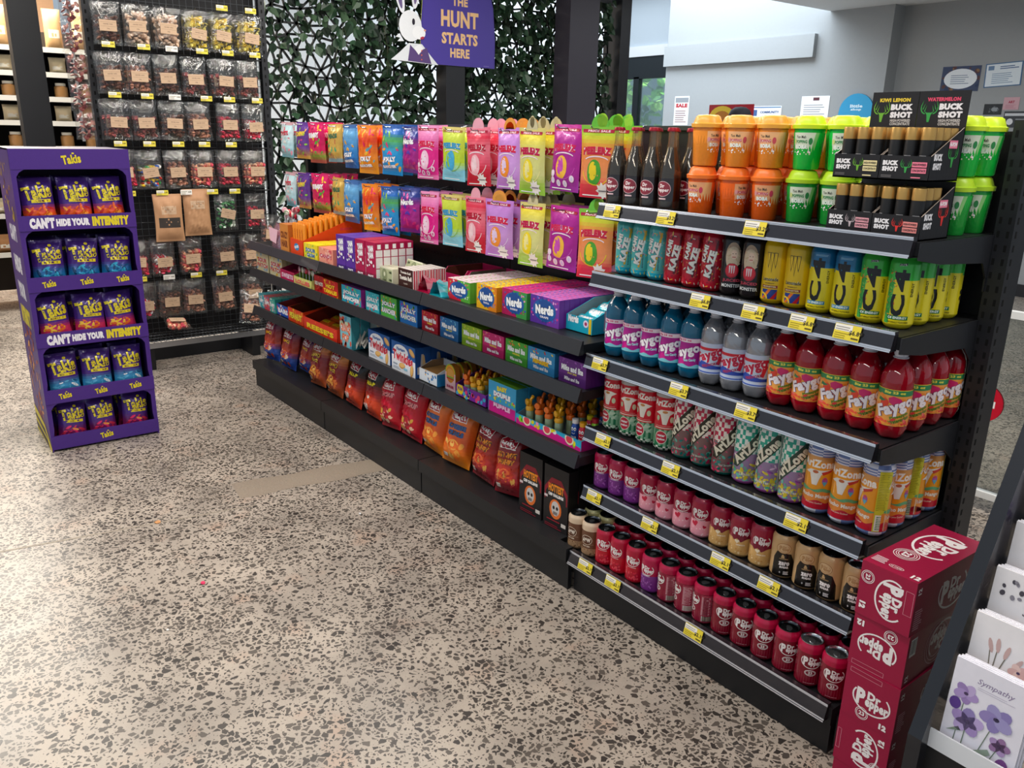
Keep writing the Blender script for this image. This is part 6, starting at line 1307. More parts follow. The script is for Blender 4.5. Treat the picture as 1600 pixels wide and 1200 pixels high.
for k, zt in enumerate(TZ):
    zb = max(0, zt-.064); mb = MB(); mb.box((-DW/2-.001, -.003, zb), (DW/2+.001, .004, zt), PUR); mb.box((-DW/2+.004, 0, zb), (DW/2-.004, DD-.01, zb+.006), '#33205c')
    # cut-out side cheeks with a curve under the tier above
    for sx in (-1, 1):
        x = sx*(DW/2-.001); top = TZ[k+1]-.064 if k < 4 else 1.257; P = [(x, zt), (x-sx*.014, zt), (x-sx*.018, zt+.03), (x-sx*.018, top-.03), (x-sx*.030, top-.012), (x-sx*.05, top), (x, top)]
        q = [(px, .001, pz) for px, pz in P]; mb.poly(q if sx < 0 else q[::-1], PUR); mb.poly([(px, .005, pz) for px, pz in P][::-1 if sx < 0 else 1], '#33205c')
    ar = Art(); zc = (zb+zt)/2
    if k in (2, 4): slogan(ar, 0, zc, .40)
    elif k == 0: takis(ar, .0, zc, .055)
    else: [takis(ar, x, zc, .052) for x in (-.15, 0, .15)]
    mb.art(ar, (0, -.003, 0), (1, 0, 0), (0, 0, 1)); obj('tier_tray', mb, M_card, disp)
def takibag(low, mid, acc, seed):
    w, h = .138, .215; a = Art(); a.blobs(-.05, .02, .05, .085, 16, .010, .020, acc, seed, .35)
    takis(a, 0, h*.70, .118, .14); a.rect(-.03, h*.49, .052, h*.555, YEL); a.text('FUEGO' if seed == 1 else 'BLUE HEAT', .011, h*.522, '#5a2a3c', w=.06, h=.008, bold=.05)
    return Proto('snack_bag', 'snack bag', bagmesh('snack_bag', w, h, .058, [(0, low), (.30, mid), (.46, PUR), (1, '#3a2070')], a, seed+20, .005))
TB = {'o': (takibag('#f08a1c', '#e0481c', ['#f4a02c', '#e8641c', '#c8281a'], 1), 'purple and orange chip snack bag'), 'b': (takibag('#2a8fc0', '#1f6fa8', ['#1a5a8c', '#3ab0d8', '#16406a'], 2), 'purple and blue chip snack bag'),
      'm': (takibag('#c8287a', '#d0305a', ['#f0a02c', '#e86a2c', '#f4c03a'], 3), 'purple and magenta chip snack bag'), 'w': (takibag('#2f86b8', '#3a94c4', ['#5ab0d8', '#1f5f8c', '#e8f0f4'], 4), 'purple and pale blue chip snack bag'), 'd': (takibag('#a81c4a', '#6a1c5a', ['#e8306a', '#c02a4a', '#f0a04a'], 5), 'dark purple and crimson chip snack bag')}
for k, (zt, key) in enumerate(zip(TZ, 'dwmbo')):
    zb = max(0, zt-.064)+.012
    for r in range(3):
        for c in range(3):
            p, d = TB[key]; yy = -.919+(-.138+.138*c)+rnd.uniform(-.003, .003); xx = -3.2-.048-.083*r
            s_ = [.88, .95, .95, .95, .96][k]
            p.put((xx, yy, zb), (-.10 if r == 0 else -.05, rnd.uniform(-.07, .07), pi/2+rnd.uniform(-.07, .07)), f'{d}, {["lowest", "second", "third", "fourth", "top"][k]} tier of the purple display, {ROWN[r]}, {["left", "middle", "right"][c]}', f'snack bags on the {["lowest", "second", "third", "fourth", "top"][k]} display tier', s_)
# ================================================================ WIRE RACK WITH CANDY BAGS
rack = empty('wire_rack', (-4.62, .0, 0), 0, 'black wire grid rack hung with clear bags of loose candy', 'rack')
def rch(name, mb, m, par=None, off=True):
    o = obj(name, mb, m, par or rack)
    if not par: o.location = -Vector(rack.location)
    return o
for y in (-.505, .515):
    mb = MB().box((-4.64, y-.02, 0), (-4.59, y+.02, 2.6))
    for k in range(50): mb.box((-4.5899, y-.006, .12+k*.048), (-4.5894, y+.004, .14+k*.048), '#808080', 1)
    rch('upright', mb, [M_dark, mat('slot_black', '#050505', .9)])
mb = MB()
for k in range(26): mb.tube([(-4.615, -.48+.0385*k, .1), (-4.615, -.48+.0385*k, 2.55)], .0016, 4)
for k in range(62): mb.tube([(-4.617, -.49, .12+.0395*k), (-4.617, .5, .12+.0395*k)], .0016, 4)
rch('wire_grid', mb, mat('grid_wire', '#55585c', .35, .8))
mb = MB()
for k in range(5): mb.tube([(-4.60+.075*k, -.5, .175), (-4.60+.075*k, .5, .175)], .003, 5)
for k in range(44): mb.tube([(-4.61, -.49+.0228*k, .178), (-4.30, -.49+.0228*k, .178)], .0016, 4)
rch('wire_shelf', mb, mat('grid_wire', '#55585c', .35, .8)); rch('shelf_edge', MB().box((-4.305, -.5, .150), (-4.297, .5, .182)), M_alu)
rch('back_panel', MB().box((-4.70, -.5, .1), (-4.69, .5, 2.55)), mat('rack_dark_backing', '#1b1a1c', .7, vary=.2)); rch('dark_base_panel', MB().box((-4.60, -.5, 0), (-4.585, .5, .1)), M_black)  # dark sheets added to make the space behind and under the rack dark
for y in (-.44, .22): rch('foot', MB().box((-4.62, y, .0), (-4.36, y+.05, .145)), M_black)
ZR = [2.115, 1.855, 1.60, 1.318, 1.05, .79, .53]
for z in ZR[:6]: rch('hook_bar', MB().tube([(-4.60, -.49, z), (-4.60, .5, z)], .005, 6), M_black)
rf = film('candy_bag_film', '#f6f6f4', .015, rough=.05, glossy=.17, bump=1.0, bscale=26); M_sweet = mat('loose_sweets', None, .4, vary=.15)
KR = MB(); KR.box((-.045, -.0006, 0), (.045, .0002, .058), '#c9a98a'); a = Art(); a.text('candy mix', 0, .036, '#4a3a2c', w=.05, h=.007); a.rects([(-.04, .046, .04, .0468), (-.04, .024, .04, .0248)], '#6a5440'); a.text('250g', 0, .012, '#5a4838', w=.014, h=.006); KR.art(a, (0, -.0006, 0), (1, 0, 0), (0, 0, 1), off=.0003); kr_me = KR.mesh('kraft_label', M_paper)
fm = bagmesh('clear_bag', .148, .225, .040, [(0, '#fff'), (1, '#fff')], None, 5, .005, .02, mats=rf, nu=8, nv=9)
def clearbag(cols, n, r, seed, hf=.12, sq=.7):
    rn = random.Random(seed); m = lumps(n, ((-.055, -.008, .022), (.055, .008, hf)), r, cols, seed, sq).mesh('sweets', M_sweet)
    return Proto('candy_pouch', 'candy bag', fm, [('sweets', m, []), ('kraft_label', None, [])])
def mk(cols, n, r, seed, hf=.12, sq=.7, lz=.06, lr=0):
    m = lumps(int(n*1.5), ((-.053, -.009, .022), (.053, .008, hf+.03)), r*1.05, cols, seed, sq).mesh('sweets', M_sweet)
    L = MB(); L.v = [Matrix.Translation((0, -.0235, lz+.008)) @ Matrix.Rotation(lr, 4, 'Y') @ v for v in KR.v]; L.n = KR.n; L.f = KR.f; L.c = KR.c; L.m = KR.m
    return Proto('candy_pouch', 'candy bag', fm, [('sweets', m, []), ('kraft_label', L.mesh('kraft_label', M_paper), [])])
BG = {'choc': (mk(['#6a4030', '#7c5040', '#553026'], 46, .011, 1), 'dark chocolate pieces'), 'mush': (mk(['#f0ccb0', '#f4dcc8', '#e4bc9c'], 46, .012, 2, .15, lz=.07), 'pale pink-brown sweets'), 'ban': (mk(['#ffe65a', '#fff07a', '#f4d440'], 60, .0125, 3, .16, .35, .055, .08), 'yellow banana sweets'),
      'ring': (mk(['#7a4440', '#8c5046', '#9a4a4a'], 50, .010, 4, .10), 'brown-red liquorice rings'), 'red': (mk(['#e8203e', '#f04a6a', '#ffffff', '#d01834'], 44, .012, 5, .09, .5, .05), 'red and white sweets'), 'mix': (mk(['#d8342a', '#2a5fc0', '#f0c82a', '#f4f0ea', '#2aa04a'], 46, .012, 6, .10, .7, .06, -.1), 'bright mixed sweets'),
      'rasp': (mk(['#d03048', '#e04a60', '#a82a40'], 50, .011, 7, .11), 'dark red raspberry sweets'), 'green': (mk(['#3a8a4a', '#5ab06a', '#e8f0e4', '#2a6a3a'], 54, .011, 8, .15, .6, .07, .25), 'green and white sweets'), 'peach': (mk(['#f4a07a', '#f06a5a', '#ffc8a0', '#e05060'], 46, .012, 9, .11), 'peach and red sweets'), 'brown': (mk(['#b07a60', '#cc9078', '#946050'], 50, .011, 10, .12), 'mid-brown sweets')}
RK = [([(-.42, 'choc'), (-.262, 'mush'), (-.10, 'mush'), (.065, 'ban'), (.222, 'ban'), (.385, 'ban')], 0), ([(-.425, 'choc'), (-.287, 'brown'), (-.127, 'choc'), (.04, 'ring'), (.212, 'ring'), (.365, 'ring')], 1), ([(-.428, 'ring'), (-.270, 'ring'), (-.115, 'choc'), (.045, 'brown'), (.225, 'rasp'), (.385, 'red')], 2),
      ([(-.42, 'rasp'), (-.266, 'mix'), (-.112, 'brown'), (.042, 'peach'), (.205, 'rasp'), (.38, 'peach')], 3), ([(.155, 'green'), (.345, 'rasp')], 4), ([(-.40, 'rasp'), (-.245, 'red'), (-.075, 'peach'), (.135, 'choc'), (.31, 'brown')], 5), ([(-.39, 'red'), (-.235, 'choc'), (-.08, 'brown'), (.11, 'brown'), (.30, 'brown')], 6)]
rkh = Proto('peg_hook', 'hook', MB().tube([(-.002, 0, 0), (.125, 0, 0), (.13, 0, .008)], .0024, 6).mesh('peg_hook', M_hook))
for ri, (bags, k) in enumerate(RK):
    zt = ZR[k]
    for i, (y, key) in enumerate(bags):
        p, d = BG[key]; n = 2 if k != 4 else 1
        rkh.put((-4.60, y, zt-.012), 0, f'rack hook holding {d}, {ORD[ri]} rack row, {ORD[i]} from the left', f'hooks of the wire rack')
        for j in range(n):
            p.put((-4.493-.053*j, y+rnd.uniform(-.006, .006), zt-.238), (rnd.uniform(-.03, .03), rnd.uniform(-.05, .05), pi/2+rnd.uniform(-.07, .07)), f'clear bag of {d}, {ORD[ri]} wire rack row, {ORD[i]} from left, {"front" if j == 0 else "behind"}', 'clear candy bags on the wire rack')
# brown paper pouches on the fifth row
def kraft(win):
    a = Art(); a.rect(-.045, .165, .045, .215, '#c9a98a'); a.rects([(-.04, .203, .04, .204), (-.04, .18, .04, .181)], '#6a5440'); a.text('candy mix', 0, .192, '#4a3a2c', w=.05, h=.007)
    if win: a.rect(-.065, .085, .065, .145, '#3a332e')
    return Proto('paper_pouch', 'candy bag', bagmesh('paper_pouch', .17, .285, .05, [(0, '#c4956c'), (1, '#b98a64')], a, 9+win, .004, mats=M_paper))
kraft(1).put((-4.47, -.20, .765), (0, -.0, pi/2-.05), 'brown paper pouch with a dark window on the fifth rack row', 'brown paper pouches'); kraft(0).put((-4.49, -.022, .79), (0, .0, pi/2+.05), 'plain brown paper pouch beside the windowed one', 'brown paper pouches')
# bags that slid down onto the wire shelf
for i, (x, y, z, rx, rz, key) in enumerate(((-4.42, .24, .205, -.35, pi/2-.3, 'brown'), (-4.36, .42, .205, -.5, pi/2-.2, 'choc'), (-4.44, .42, .44, -.1, pi/2, 'brown'), (-4.36, -.22, .235, -1.35, pi/2, 'peach'), (-4.44, .42, .68, -.05, pi/2, 'brown'))):
    BG[key][0].put((x, y, z), (rx, .1, rz), f'clear bag of {BG[key][1]} loose at the rack foot, {ORD[i]} of those', 'slumped candy bags')
# price tags at the hook ends
def rtag(white):
    mb = MB(); mb.box((0, -.034, 0), (.0012, .034, .030), '#f0ece4' if white else '#e6d448'); a = Art()
    if not white: a.rect(-.033, .014, .010, .029, '#f2eee2')
    a.lines(-.030, .003, .006, .026, 3, '#8d8868', .35, 2); a.text('3.50', .020, .017, '#4a4418', w=.018, h=.009, bold=.04); mb.art(a, (.0012, 0, 0), (0, 1, 0), (0, 0, 1), off=.0003)
    return Proto('price_tag', 'price tag', mb.mesh('price_tag', M_tag))
ty_, tw2 = rtag(False), rtag(True)
for k, (zz, ys) in enumerate(((1.872, (-.435, -.247, -.093, .082, .236, .404)), (1.605, (-.43, -.255, -.10, .085, .225, .40)), (1.338, (-.43, -.27, -.105, .05, .215)), (1.055, (-.41, -.225, -.085, .075, .215)), (.545, (-.40, -.235, -.07, .09)), (2.122, (.395, .22)))):
    for i, y in enumerate(ys):
        (tw2 if (k, i) in ((0, 2), (1, 2), (3, 2), (4, 1)) else ty_).put((-4.462, y, zz-.012), 0, f'{"white" if (k, i) in ((0, 2), (1, 2), (3, 2), (4, 1)) else "yellow"} price tag in rack tag row {ORD[k]}, {ORD[i]} from the left', 'price tags on the wire rack')
# strip of small clear bags down the rack's left side
st_ = MB().box((-4.60, -.60, 1.35), (-4.597, -.585, 2.6)); obj('clip_strip', st_, mat('strip_plastic', '#c9ccd0', .3), label='narrow clip strip down the left side of the wire rack', cat='strip')
pr = lumps(34, ((-.040, -.012, .01), (.040, .012, .135)), .016, ['#a8605a', '#8c4a48', '#c0857a', '#743a3a'], 12, .4)
cs = Proto('candy_strip_bag', 'candy bag', bagmesh('candy_strip_bag', .115, .154, .05, [(0, '#fff'), (1, '#fff')], None, 8, .006, .012, mats=rf, nu=7, nv=8), [('sweets', pr.mesh('sweets', M_sweet), [])])
for i in range(8): cs.put((-4.56+rnd.uniform(-.01, .01), -.592+rnd.uniform(-.008, .008), 1.36+.156*i), (0, 0, pi/2-.3+rnd.uniform(-.3, .3)), f'small bag of reddish-brown sweets on the clip strip, {ORD[i]} from its bottom', 'bags on the clip strip')
# ================================================================ PURPLE HANGING SIGN
sg = MB(); S = Art(); dome = lambda w, h, x0: [(x0, 0), (x0+w, 0), (x0+w, h*.25), (x0+w*.97, h*.5), (x0+w*.86, h*.78), (x0+w*.70, h*.94), (x0+w*.5, h), (x0+w*.3, h*.94), (x0+w*.14, h*.78), (x0+w*.03, h*.5), (x0, h*.25)]
def plate(mb, pts, th, c, c2):
    mb.poly([(x, 0, z) for x, z in pts], c); mb.poly([(x, th, z) for x, z in pts][::-1], c2)
    for i in range(len(pts)): (a0, b0), (a1, b1) = pts[i], pts[(i+1) % len(pts)]; mb.poly([(a0, 0, b0), (a0, th, b0), (a1, th, b1), (a1, 0, b1)], c2)
plate(sg, dome(.67, .86, .25), .006, '#46388f', '#c9d23a')
S.poly([(x, z) for x, z in dome(.64, .84, .265)], '#4a3c96')
for t_, y_, w_, h_ in (('THE', .445, .14, .058), ('HUNT', .325, .335, .115), ('STARTS', .190, .325, .080), ('HERE', .090, .175, .065)):
    S.text(t_, .595, y_, '#e8bd86', w=w_, h=h_, bold=.045)
S.text('promo', .84, .012, '#8a80c0', w=.05, h=.008)
sg.art(S, (0, 0, 0), (1, 0, 0), (0, 0, 1))
so = empty('hanging_sign', (-4.70, 1.492, 1.925), pi/2, 'purple domed sign reading THE HUNT STARTS HERE with a white rabbit', 'sign')
obj('sign_board', sg, M_card, so)
rb = MB()
def rp(pts, c, y=-.003): rb.poly([(x, y, z) for x, z in pts], c)
EL = lambda cx, cy, rx, ry, r=0, n=18: [(cx+rx*cos(t)*cos(r)-ry*sin(t)*sin(r), cy+rx*cos(t)*sin(r)+ry*sin(t)*cos(r)) for t in [2*pi*i/n for i in range(n)]]
rp([(0, .01), (.08, .07), (.15, .13), (.26, .13), (.34, .05), (.40, -.005)], '#dfe2e6')
rp([(.14, .01), (.16, .12), (.22, .07), (.30, .11), (.34, .0)], '#5a4478', -.004); rp([(.19, .1), (.23, .055), (.27, .1), (.24, .13)], '#f0f0f2', -.005)
rp(EL(.075, .46, .036, .14, .22), '#e6e9ee'); rp(EL(.072, .46, .018, .11, .22), '#6a5a88', -.004); rp(EL(.215, .49, .034, .13, -.10), '#e6e9ee'); rp(EL(.215, .49, .017, .10, -.10), '#7a6a94', -.004)
rp(EL(.165, .245, .095, .105), '#e9ebee', -.0045); rp(EL(.235, .205, .055, .045), '#f2f3f5', -.005); rp(EL(.19, .275, .012, .022), '#2a2430', -.006); rp(EL(.285, .225, .010, .007), '#d89a8a', -.006); rp(EL(.262, .172, .018, .009, .3), '#b0304a', -.006)
rp([(.075, .19), (.04, .165), (.08, .16), (.055, .135), (.11, .14)], '#e6e9ee', -.004)
for z in (.085, .055, .025): rp(EL(.255, z, .005, .005), '#e86a4a', -.006)
obj('rabbit_figure', rb, M_card, so)
hw = MB()
for y in (.40, .78): hw.tube([(y, .003, .70), (y, .003, 1.6)], .002, 5)
obj('hanging_wire', hw, M_hook, so)
# ================================================================ NOTICES ON THE GREY WALLS
def poster(x0, z0, x1, z1, y, base, art, label, cat='notice', rot=0):
    w, h = x1-x0, z1-z0; mb = MB().box((-w/2, 0, 0), (w/2, .003, h), base); mb.art(art(Art(), w, h), (0, 0, 0), (1, 0, 0), (0, 0, 1), clip=(-w/2, 0, w/2, h))
    obj('wall_notice', mb, M_paper, loc=((x0+x1)/2, y-.004, z0), rot=(0, rot, 0), label=label, cat=cat)
def txt(col, n=6, head=None):
    def f(a, w, h):
        if head: a.text(head[0], 0, h*.86, head[1], w=w*.7, h=h*.1, bold=.06)
        a.lines(-w*.40, h*.08, w*.40, h*.74, n, col, .4, 5); return a
    return f
poster(-7.05, 1.60, -6.80, 1.965, 7.1, '#e6e6e4', lambda a, w, h: a.rect(-w*.45, h*.78, w*.45, h*.95, '#8a8f94').text('SALE', 0, h*.68, '#b02a34', w=w*.8, h=h*.14, bold=.08).lines(-w*.4, h*.1, w*.4, h*.55, 6, '#8a6a6c', .4), 'tall white and red price notice on the far grey wall')
poster(-5.82, 1.62, -5.37, 1.825, 7.1, '#eceef0', lambda a, w, h: a.rect(-w*.48, h*.9, w*.48, h*.96, '#3a6a9c').rect(-w*.42, h*.45, -w*.26, h*.8, '#3a5a8c').text('COMMUNITY', .06, h*.66, '#2a4a7c', w=w*.6, h=h*.14, bold=.06).lines(-w*.15, h*.15, w*.42, h*.5, 3, '#4a6a94', .4), 'white notice with a blue border on the wall above the boba cups')
poster(-5.11, 1.62, -4.75, 1.925, 7.1, '#f2f3f4', lambda a, w, h: a.rect(-.03, h*.84, .05, h*.95, '#5a2a34').lines(-w*.4, h*.35, w*.4, h*.75, 5, '#7a8088', .3).rect(-w*.35, h*.05, w*.35, h*.25, '#3a3e44'), 'plain white notice with a small dark logo on the wall')
def dome_notice(a, w, h): a.text('little', 0, h*.55, '#d8eef8', w=w*.35, h=h*.12, bold=.05); a.text('shop', 0, h*.42, '#d8eef8', w=w*.3, h=h*.1, bold=.05); return a
dm = MB(); pts = [(-.23, 0), (.25, 0), (.24, .05), (.21, .07)]+[(.205*cos(t), .09+.20*sin(t)) for t in lin_steps(.05, pi-.05, 14)]+[(-.21, .04)]
plate(dm, pts, .02, '#2f9ccc', '#1f7fae'); dm.art(dome_notice(Art(), .42, .29), (0, 0, 0), (1, 0, 0), (0, 0, 1)); obj('domed_notice', dm, M_card, loc=(-4.40, 7.07, 1.65), label='bright blue dome-shaped sign on the wall behind the green cups', cat='sign')
poster(-3.63, 1.945, -3.25, 2.185, 7.3, '#3a4664', lambda a, w, h: a.blobs(-w*.46, h*.05, w*.46, h*.95, 30, .01, .03, ['#5a3a3a', '#8a6a4a', '#2a3a5c'], 4).ell(0, h*.5, w*.43, h*.40, '#e4e9ee', 24).lines(-w*.25, h*.3, w*.25, h*.7, 5, '#7a8aa0', .35), 'dark bordered certificate with a pale oval on the right wall')
poster(-3.20, 1.98, -2.86, 2.20, 7.3, '#3f6a94', lambda a, w, h: a.rect(-w*.47, h*.04, w*.47, h*.96, '#dde6ec').rect(-w*.42, h*.72, -w*.26, h*.9, '#6a86a8').lines(-w*.1, h*.74, w*.42, h*.9, 2, '#3a5a8c', .45).lines(-w*.3, h*.15, w*.3, h*.62, 6, '#7a94b0', .35), 'pale blue framed certificate on the right wall', rot=-.05)
poster(-3.16, 1.72, -2.99, 1.82, 7.3, '#2a2d30', lambda a, w, h: a.ell(.02, h*.5, w*.2, h*.22, '#8a9094').blobs(-w*.3, h*.2, w*.3, h*.8, 8, .005, .012, ['#5a6064', '#44494d'], 3), 'small black picture on the right wall')
poster(-2.985, 1.765, -2.84, 1.88, 7.3, '#c9a0a8', lambda a, w, h: a.text('ART', 0, h*.62, '#a8344a', w=w*.4, h=h*.2, bold=.06).lines(-w*.35, h*.1, w*.35, h*.45, 4, '#b87a86', .4), 'small pink card on the right wall')
poster(-2.96, 1.60, -2.68, 1.75, 7.3, '#3a3d42', lambda a, w, h: a.rect(-w*.47, h*.72, w*.47, h*.88, '#c9ccd0').ell(-w*.28, h*.36, .03, .03, '#d8dadc', 14).lines(-w*.1, h*.15, w*.4, h*.6, 4, '#a8acb0', .4), 'dark grey printed card on the right wall, lowest of the group')
# promo board and cap between the gondola and the wall
pb = MB().box((-.26, 0, 1.60), (.26, .01, 1.752), '#a81c2c'); a = Art(); a.ell(-.10, 1.64, .15, .10, '#e8c83a', 20); a.ell(-.10, 1.625, .10, .07, '#c07a2c', 16); pb.art(a, (0, 0, 0), (1, 0, 0), (0, 0, 1)); pb.box((-.02, .01, 0), (.02, .03, 1.7), '#2a2a2c'); pb.box((-.2, -.1, 0), (.2, .14, .02), '#2a2a2c')
obj('promo_board', pb, M_card, loc=(-4.44, 5.0, 0), label='red promotion board with a yellow disc behind the orange cups', cat='sign')
cpb = MB(); cpb.lathe([(0.0, 1.60), (.10, 1.60), (.105, 1.64), (.085, 1.69), (.045, 1.715), (0, 1.72)], 22, '#1c1c20'); cpb.lathe([(0.0, 0), (.12, 0), (.12, .015), (.015, .02), (.015, 1.6), (0, 1.6)], 14, '#1c1c20'); cpb.poly([(.05, -.09, 1.605), (-.05, -.09, 1.605), (-.07, -.17, 1.595), (.07, -.17, 1.595)], '#1c1c20'); cpb.poly([(-.05, -.09, 1.604), (.05, -.09, 1.604), (.07, -.17, 1.594), (-.07, -.17, 1.594)], '#1c1c20')
obj('cap_stand', cpb, mat('cap_cloth', '#1a1a1f', .8), loc=(-4.13, 4.75, 0), label='dark cap on a stand beside the red promotion board', cat='stand')
# ================================================================ GATE BEYOND THE GONDOLA
gt = empty('glass_gate', (-.3, 1.8, 0), 0, 'low glass gate with white rails and a red no-entry disc', 'gate')
def gch(n, mb, m): return obj(n, mb, m, gt)
gch('glass_panel', MB().box((-.75, 0, .09), (.40, .008, .80)), film('gate_glass', '#eef2f0', .02, glossy=.25, bump=.0))
gch('rail', MB().box((-.78, -.012, .80), (.42, .02, .828)), mat('white_rail', '#eef0f0', .3, .1)); gch('rail', MB().box((-.78, -.012, .055), (.42, .02, .082)), mat('white_rail', '#eef0f0', .3, .1))
for x in (-.79, .42): gch('post', MB().lathe([(.02, 0), (.02, .85), (0, .86)], 14, '#c0c0c0', 0, Matrix.Translation((x, .004, 0))), M_alu)
gd = MB(); a = Art(); a.ell(0, 0, .078, .078, '#c8102e', 32); a.rect(-.048, -.014, .048, .014, '#f4f2f2'); gd.art(a, (-.19, -.0005, .445), (1, 0, 0), (0, 0, 1)); b2 = Art(); b2.ell(0, 0, .078, .078, '#c8102e', 32); gd.art(b2, (-.19, .0085, .445), (-1, 0, 0), (0, 0, 1)); gch('no_entry_disc', gd, M_card)
gch('lilac_strip', MB().box((.02, -.004, .30), (.06, -.001, .66)), mat('lilac_strip', '#a79cc4', .5))
# ================================================================ GREETING CARD STAND
cst = empty('card_stand', (.40, -.1, 0), 0, 'dark metal card stand with stepped rows of white greeting cards', 'stand')
def cch(n, mb, m):
    o = obj(n, mb, m, cst); o.location = -Vector(cst.location); return o
sp = MB(); P = [(-.262, .0), (.16, .0), (.16, 1.25), (.105, 1.25), (-.255, .39)]
for x0, x1 in ((.300, .326), (.955, .981)):
    sp = MB(); sp.poly([(x1, y, z) for y, z in P], '#808080'); sp.poly([(x0, y, z) for y, z in P][::-1], '#808080')
    for i in range(len(P)): (a0, b0), (a1, b1) = P[i], P[(i+1) % len(P)]; sp.poly([(x0, a0, b0), (x0, a1, b1), (x1, a1, b1), (x1, a0, b0)][::-1], '#808080')
    cch('side_panel', sp, mat('stand_metal', '#2a2b30', .3, .4, coat=.3))
cch('front_panel', MB().box((.326, -.225, 0), (.955, -.21, .37)), M_black)
for k in range(9):
    y, z = -.222+.047*k, .372+.076*k
    cch('tier_ledge', MB().box((.326, y-.004, z-.004), (.955, y+.045, z)), mat('ledge_clear', '#cfd3d8', .2)); cch('tier_lip', MB().box((.326, y-.006, z-.004), (.955, y-.002, z+(.034 if k == 0 else .02))), mat('lip_white', '#e4e6ea', .25) if k == 0 else film('lip_clear', '#eef0f6', .25, glossy=.5, bump=0))
def flower(a, cx, cy, r, cols, stem=None):
    if stem: a.poly([(cx-.0008, cy), (cx+.0008, cy), (stem[0]+.0008, stem[1]), (stem[0]-.0008, stem[1])], '#6a7a6a')
    for k in range(5): t = 2*pi*k/5+cx*40; a.ell(cx+r*.5*cos(t), cy+r*.42*sin(t), r*.62, r*.45, cols[k % len(cols)], 12, t)
    a.ell(cx, cy, r*.2, r*.16, '#4a3a5c', 10)
def card(kind):
    w, h = .128, .180; mb = MB(); mb.box((-w/2, 0, 0), (w/2, .003, h), '#e9e6f0' if kind == 0 else '#ece8ea'); a = Art()
    if kind == 0:
        a.text('Sympathy', .008, h*.84, '#8a7a9c', w=.06, h=.013, shear=.3, bold=.0); a.lines(-.02, h*.76, .045, h*.80, 2, '#b8aec4', .2)
        flower(a, -.036, h*.66, .020, ['#9a80b8', '#ab92c8', '#bda9d4'], (-.04, .02)); flower(a, .020, h*.55, .026, ['#8c7fb8', '#a097c8', '#9484bc'], (.0, .012)); flower(a, -.024, h*.38, .026, ['#a48cc4', '#baa4d6', '#8f80b8'], (-.026, .01)); flower(a, .034, h*.30, .017, ['#94709c', '#a88cbc'], (.02, .008)); a.ell(.044, h*.08, .012, .020, '#7a4a8c'); a.ell(-.050, h*.52, .010, .012, '#5a3a8c')
        a.poly([(-.02, .012), (.018, .038), (.024, .030), (.0, .008)], '#8f9f90'); a.poly([(-.055, .035), (-.036, .052), (-.03, .046)], '#7f8f7f')
    elif kind == 1:
        for k, (x, y, r) in enumerate(((-.030, .12, .3), (-.018, .125, .1), (-.002, .118, -.2), (.018, .105, -.5))): a.poly([(-.022, .04), (-.0205, .04), (x+.001, y), (x-.001, y)], '#7a7468'); a.ell(x, y+.008, .004, .014, '#c9a8a4', 10, r)
        flower(a, .022, .10, .016, ['#d8b0ac', '#e4c4bc']); a.text('WITH', .008, .062, '#9a9098', w=.03, h=.006); a.text('Sympathy', .02, .040, '#9a8a9c', w=.05, h=.012, shear=.3)
    elif kind == 2:
        a.text('with', .026, .140, '#7a7078', w=.026, h=.012, shear=.3); a.text('Sympathy', .024, .112, '#6a6068', w=.060, h=.018, shear=.3); a.blobs(-.06, .01, .0, .09, 26, .006, .014, ['#7a8458', '#b8b48c', '#5a6248', '#9aa484', '#d8d0c0'], 4, .5); a.blobs(-.055, .13, -.015, .165, 8, .003, .006, ['#4a4650', '#8a8690'], 3); a.blobs(-.02, .01, .06, .06, 12, .008, .016, ['#cfd0dc', '#dcd4d8'], 7, .5)
    else:
        a.rect(-w/2, 0, w/2, h*.5, '#dccfd2'); a.text('Sympathy', .006, .125, '#8a7f84', w=.07, h=.018, shear=.3); a.lines(-.03, .150, .03, .156, 1, '#a89fa4', .3)
    mb.art(a, (0, 0, 0), (1, 0, 0), (0, 0, 1), clip=(-w/2, .001, w/2, h)); mb.box((-w/2, .0034, .001), (w/2, .0044, h+.002), '#f4f2f8'); return Proto('greeting_card', 'card', mb.mesh('greeting_card', M_paper))
CD = [(card(0), 'purple watercolour poppy sympathy card'), (card(1), 'pale pink lily sympathy card'), (card(2), 'grey-green foliage sympathy card'), (card(3), 'blush plain sympathy card')]
for k in range(8):
    for c in range(4):
        p, d = CD[(k+c*2) % 4 if k > 3 or c else k]
        for j in range(3):
            p.put((.400+.150*c+.003*j, -.213+.047*k+.0062*j, .3725+.076*k+.002), (-.08, 0, 0), f'{d} on the card stand, {ORD[k]} tier, {ORD[c]} pocket, {["front", "middle", "rear"][j]}', 'greeting cards on the stand')
# ================================================================ PRODUCE HALL AT THE LEFT
mb = MB().box((-5.05, -.845, 0), (-4.93, -.69, 3.4)); obj('square_post', mb, M_black, label='black square post rising behind the purple display', cat='post')
obj('wall_left_back', MB().box((-9.0, -5, 0), (-8.9, .1, 4.3)), mat('hall_wall', '#9c7a5c', .8, vary=.1), kind='structure')
pu_ = empty('produce_shelf', (-6.9, -.9, 0), 0, 'brightly lit shelving of paper bags and jars behind the candy rack', 'shelf')
def pch(n, mb, m): return obj(n, mb, m, pu_)
pch('back_panel', MB().box((-.27, -1.2, .1), (-.25, 1.0, 2.15)), mat('shelf_back', '#3a3028', .7))
LV = [.45, .75, 1.02, 1.26, 1.45, 1.63, 1.81, 1.99]
for z in LV:
    pch('shelf', MB().box((-.25, -1.2, z-.02), (.18, 1.0, z)), M_black); pch('shelf_edge', MB().box((.18, -1.2, z-.022), (.19, 1.0, z+.016)), mat('shelf_edge_white', '#e0ddd4', .4))
